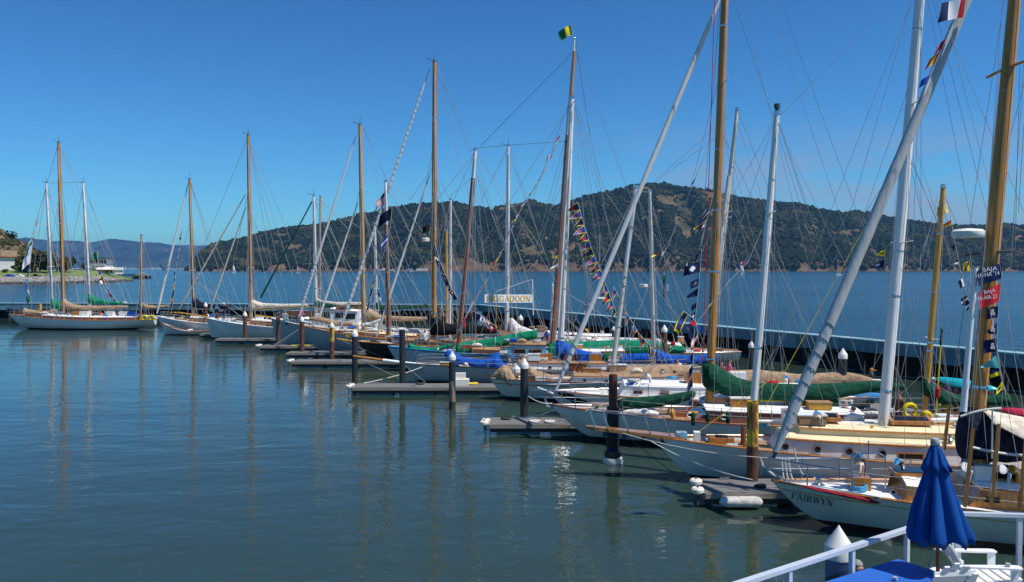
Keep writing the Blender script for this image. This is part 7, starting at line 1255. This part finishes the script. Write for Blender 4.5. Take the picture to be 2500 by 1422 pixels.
# ================================================================== terrace in the foreground
ZD, ZR = 2.37, 3.44
A_ = Wz(1795, 1424, ZR); K_ = Wz(2332, 1250, ZR); E_ = Wz(2640, 1259, ZR); A0 = A_ + (A_ - K_) * .6
def glass_mat():
    m = bpy.data.materials.new('clear_glass'); m.use_nodes = True; t = m.node_tree; t.nodes.clear(); o = nn(t, 'ShaderNodeOutputMaterial'); mx = nn(t, 'ShaderNodeMixShader'); tr = nn(t, 'ShaderNodeBsdfTransparent'); gl = nn(t, 'ShaderNodeBsdfGlossy'); fr = nn(t, 'ShaderNodeFresnel')
    tr.inputs[0].default_value = (.93, .96, .95, 1); gl.inputs['Roughness'].default_value = .01; fr.inputs['IOR'].default_value = 1.45
    gb = nn(t, 'ShaderNodeNewGeometry'); om = nn(t, 'ShaderNodeMath', operation='SUBTRACT'); om.inputs[0].default_value = 1; fm_ = nn(t, 'ShaderNodeMath', operation='MULTIPLY'); t.links.new(gb.outputs['Backfacing'], om.inputs[1]); t.links.new(om.outputs[0], fm_.inputs[0]); t.links.new(fr.outputs[0], fm_.inputs[1]); t.links.new(fm_.outputs[0], mx.inputs[0]); t.links.new(tr.outputs[0], mx.inputs[1]); t.links.new(gl.outputs[0], mx.inputs[2]); t.links.new(mx.outputs[0], o.inputs[0]); return m
GLASS = glass_mat()
rl = thing('terrace_railing', 'pale metal railing with clear glass panels round the terrace', 'railing', (K_.x, K_.y, ZD))
def rail_run(a, b, n, ext=False):
    d = (b - a).normalized(); mb = MB(); c_ = (a + b) / 2; mb.box(c_ - Vector((0, 0, .025)), ((b - a).length + .06, .085, .05), X=d); mb.build('top_rail', 'rail_white', rl, False)
    posts = [a.lerp(b, i / n) for i in range(n + 1)]
    for p in posts[(0 if ext else 0):]:
        mb = MB(); mb.box(Vector((p.x, p.y, (ZD + p.z) / 2 - .03)), (.06, .06, p.z - ZD - .05), X=d); mb.build('post', 'rail_white', rl, False)
    for p, q_ in zip(posts, posts[1:]):
        m_ = (p + q_) / 2; mb = MB(); mb.box(Vector((m_.x, m_.y, ZD + .54)), ((q_ - p).length - .10, .01, .92), X=d); mb.build('glass_panel', GLASS, rl, False)
rail_run(A0, K_, 6); rail_run(K_ + (E_ - K_).normalized() * .05, E_, 2)
# floor of the terrace, planks laid along the railing
dr = (K_ - A_).normalized(); nr = Vector((dr.y, -dr.x, 0))
fl = bpy.data.objects.new('terrace_floor', None)
mb = MB(); mb.add([(A0.x, A0.y, ZD - .05), (K_.x, K_.y, ZD - .05), (E_.x, E_.y, ZD - .05), (E_.x, 5.2, ZD - .05), (A0.x + nr.x * 2, 5.2, ZD - .05), (A0.x, A0.y, ZD - .3), (K_.x, K_.y, ZD - .3), (E_.x, E_.y, ZD - .3), (E_.x, 5.2, ZD - .3), (A0.x + nr.x * 2, 5.2, ZD - .3)], [(0, 1, 2, 3, 4), (9, 8, 7, 6, 5), (0, 5, 6, 1), (1, 6, 7, 2), (2, 7, 8, 3), (3, 8, 9, 4), (4, 9, 5, 0)])
flo = mb.build('terrace_floor', 'dock_dark', None, False, kind='structure')
for k in range(30):
    c_ = (A_ + K_) / 2 + nr * (.12 + k * .145); mb = MB(); mb.box(Vector((c_.x, c_.y, ZD - .024)) + dr * (.02 * (k % 3)), (4.2, .137, .045), X=dr)
    pl = mb.build('plank', 'dock_deck', flo, False)
# table with blue cloth
ZT = 3.11; T1 = Wz(2191, 1364, ZT); T2 = Wz(2300, 1391, ZT); td = (T1 - Wz(2008, 1422, ZT)).normalized(); tn = Vector((td.y, -td.x, 0)); TW = .66; TL = 2.4
cor = [T1, T1 + tn * TW, T1 + tn * TW - td * TL, T1 - td * TL]; tcn = sum(cor, Vector()) / 4
tb_ = thing('terrace_table', 'long terrace table under a blue top', 'table', (tcn.x, tcn.y, ZD))
mb = MB(); mb.box(tcn - Vector((0, 0, .04)), (TL - .2, TW - .2, .05), X=td); mb.build('tabletop', 'chair_white', tb_, False)
for sx_ in (-1, 1):
    for sy_ in (-1, 1): c_ = tcn + td * sx_ * (TL / 2 - .1) + tn * sy_ * (TW / 2 - .1); mb = MB(); mb.box(Vector((c_.x, c_.y, (ZD + ZT - .06) / 2)), (.07, .07, ZT - .06 - ZD), X=td); mb.build('leg', 'chair_white', tb_, False)
N_ = 26; vs = []; fs = []
for i in range(N_ + 1):
    for j in range(15):
        u = (i / N_ - .5) * (TL + .22); v = (j / 14 - .5) * (TW + .22); x = max(-TL / 2, min(TL / 2, u)); y = max(-TW / 2, min(TW / 2, v)); dropd = math.hypot(u - x, v - y)
        p = tcn + td * (x + (u - x) * .12 * (1 + .8 * math.sin(v * 14))) + tn * (y + (v - y) * .12 * (1 + .8 * math.sin(u * 13))) + Vector((0, 0, .004 + .004 * vnoise(u * 3, v * 3) - dropd)); vs.append(p)
for i in range(N_):
    for j in range(14): fs.append((i * 15 + j, i * 15 + j + 1, (i + 1) * 15 + j + 1, (i + 1) * 15 + j))
mb = MB(); mb.add(vs, fs); tag(mb.build('tablecloth', 'table_blue', None, org=tcn), 'plain bright blue cloth laid over the terrace table', 'tablecloth')
# closed umbrella standing through the table
up = P(2290, 1380, 10.35); uz = lambda y: P(0, y, 10.35).z
um = thing('closed_umbrella', 'tall closed blue umbrella with a grey finial on the terrace', 'umbrella', (up.x, up.y, ZD)); ub = Vector((up.x, up.y, 0)); UF = 10.35 / F; tilt = lambda z: Vector(((P(2283, 1072, 10.35).x - up.x) * (z - uz(1380)) / (uz(1072) - uz(1380)), 0, 0))
mb = MB(); mb.tube([ub + Vector((0, 0, ZD)), ub + Vector((0, 0, uz(1380))) , ub + tilt(uz(1078)) + Vector((0, 0, uz(1078)))], .024, 10); mb.build('pole', 'wood_red', um)
mb = MB(); mb.lathe([(.03, -.03), (.055, .0), (.06, .035), (.045, .075), (.01, .09)], ub + tilt(uz(1085)) + Vector((0, 0, uz(1086))), 16); mb.build('finial', 'paint_grey', um)
mb = MB(); mb.lathe([(.30, 0), (.30, .06), (.06, .10), (.04, .22)], ub + Vector((0, 0, ZD)), 20); mb.build('base', 'paint_grey', um)
def fold_canopy(rows, nm, seed, folds=8, amp=.2):
    rings = []; NS = 128
    for (y, rl_, rr_, am) in rows:
        z = uz(y); c_ = ub + tilt(z) + Vector((((rr_ - rl_) / 2) * UF, 0, 0)); r = (rl_ + rr_) / 2 * UF * .81; ring = []
        for j in range(NS):
            a_ = 6.283 * j / NS; fo = 1 - 2.1 * (abs(math.cos((folds * a_ + seed + .9 * math.sin(a_ * 2 + seed) + .5 * math.sin(a_ * 3)) / 2)) ** 3.0)
            k = 1 + am * fo + am * .35 * math.sin(a_ * 3 + y * .02 + seed) + .02 * vnoise(a_ * 3, y * .05)
            ring.append(c_ + Vector((r * k * math.cos(a_), r * k * .85 * math.sin(a_), z + (.05 * am * 4 * math.sin(folds * a_ + seed) if y == rows[-1][0] else 0))))
        rings.append(ring)
    mb = MB(); mb.loft(rings, cap=False); o = mb.build(nm, 'umbrella_blue', um); sm = o.modifiers.new('thickness', 'SOLIDIFY'); sm.thickness = .006; return o
fold_canopy([(1083, 9, 9, .05), (1095, 15, 14, .10), (1112, 22, 22, .13), (1130, 30, 31, .15), (1146, 35, 40, .17)], 'vent_flap', 1.0)
fold_canopy([(1120, 18, 20, .1), (1145, 27, 29, .12), (1165, 31, 34, .17), (1200, 42, 46, .20), (1240, 54, 60, .22), (1280, 64, 74, .23), (1305, 70, 84, .23), (1318, 68, 82, .23)], 'canopy', .3, folds=8)
# garden chairs with slatted backs
def garden_chair(loc, yaw, label):
    root = thing('slatted_armchair', label, 'chair', loc, 'white slatted terrace chairs'); X = Vector((math.cos(yaw), math.sin(yaw), 0)); Yv = Vector((-X.y, X.x, 0)); L0 = Vector(loc); at = lambda x, y, z: L0 + X * x + Yv * y + Vector((0, 0, z))
    for k in range(5):                                  # back slats fan out, rounded tops
        f = k - 2; hh = .98 - .035 * f * f; mb = MB(); w0, w1 = .095, .125
        b0 = at(-.12, f * .100, .30); t0 = at(-.46, f * .132, hh); U_ = (t0 - b0); W_ = Yv; Nn = U_.cross(W_).normalized() * .011; rows = []
        for i in range(6): fr_ = i / 5; wd = w0 + (w1 - w0) * fr_; wd *= 1 if i < 5 else .55; c_ = b0 + U_ * min(1, fr_ * (1 if i < 5 else 1.0)) - (U_ * .03 if i == 4 else Vector()); rows.append([c_ - W_ * wd / 2 - Nn, c_ + W_ * wd / 2 - Nn, c_ + W_ * wd / 2 + Nn, c_ - W_ * wd / 2 + Nn])
        mb.loft(rows); mb.build('back_slat', 'chair_white', root, False)
    for k in range(6): f = k / 5; mb = MB(); mb.box(at(.46 - .56 * f, 0, .38 - .10 * f), (.095, .54, .022), X=X, Z=(X * .18 + Vector((0, 0, 1)))); mb.build('seat_slat', 'chair_white', root, False)
    for sd in (-1, 1):
        rows = []
        for x, w_ in ((-.40, .05), (-.2, .09), (.1, .12), (.38, .14), (.45, .10)): rows.append([at(x, sd * .33 - w_ / 2, .56), at(x, sd * .33 + w_ / 2, .56), at(x, sd * .33 + w_ / 2, .583), at(x, sd * .33 - w_ / 2, .583)])
        mb = MB(); mb.loft(rows); mb.build('armrest', 'chair_white', root, False)
        mb = MB(); mb.box(at(.38, sd * .30, .28), (.10, .03, .56), X=X); mb.build('leg', 'chair_white', root, False)
        mb = MB(); mb.tube([at(-.48, sd * .26, .03), at(.0, sd * .26, .22), at(.44, sd * .26, .36)], .035, 4); mb.build('leg', 'chair_white', root, False)
    for z, x in ((.60, -.29), (.84, -.42)): mb = MB(); mb.box(at(x, 0, z), (.025, .56, .06), X=X); mb.build('back_rail', 'chair_white', root, False)
    return root
c1 = Vector((6.45, 11.32, ZD)); garden_chair((c1.x, c1.y, ZD + .02), -.06, 'white slatted armchair facing right with a drink on its arm')
garden_chair((5.42, 10.46, ZD + .02), 1.72, 'white slatted armchair seen from the back at the bottom edge by the table')
def tumbler(p, label, drink=None):
    root = thing('tumbler', label, 'glass', p, 'drinking glasses on the terrace'); mb = MB(); mb.lathe([(.028, 0), (.036, .11), (.033, .11), (.026, .008)], p, 18); mb.build('cup', GLASS, root)
    mb = MB(); mb.lathe([(.026, .008), (.029, .045), (.005, .046)], p, 16); mb.build('drink', drink or 'float_foam', root)
tumbler(Wz(2186, 1418, ZT + .006), 'empty tumbler near the bottom edge of the blue table'); tumbler(Wz(2270, 1387, ZT + .006), 'tumbler beside the umbrella pole on the blue table')
tumbler(Vector((c1.x, c1.y, ZD)) + Vector((math.cos(-.06) * .28 - math.sin(-.06) * -.33, math.sin(-.06) * .28 + math.cos(-.06) * -.33, .605)), 'tumbler standing on the arm of the right hand chair')

# ================================================================== sea air: thin haze round everything
hz = MB(); hz.box((0, 9000, 230), (27600, 18700, 464))
hm = bpy.data.materials.new('haze_air'); hm.use_nodes = True; t = hm.node_tree; t.nodes.clear(); o_ = nn(t, 'ShaderNodeOutputMaterial'); v_ = nn(t, 'ShaderNodeVolumePrincipled'); v_.inputs['Color'].default_value = (.20, .54, 1, 1); v_.inputs['Density'].default_value = 4.6e-5; v_.inputs['Anisotropy'].default_value = .2; t.links.new(v_.outputs[0], o_.inputs['Volume'])
hz.build('haze', hm, None, False, org=(0, 9000, 0), kind='stuff')
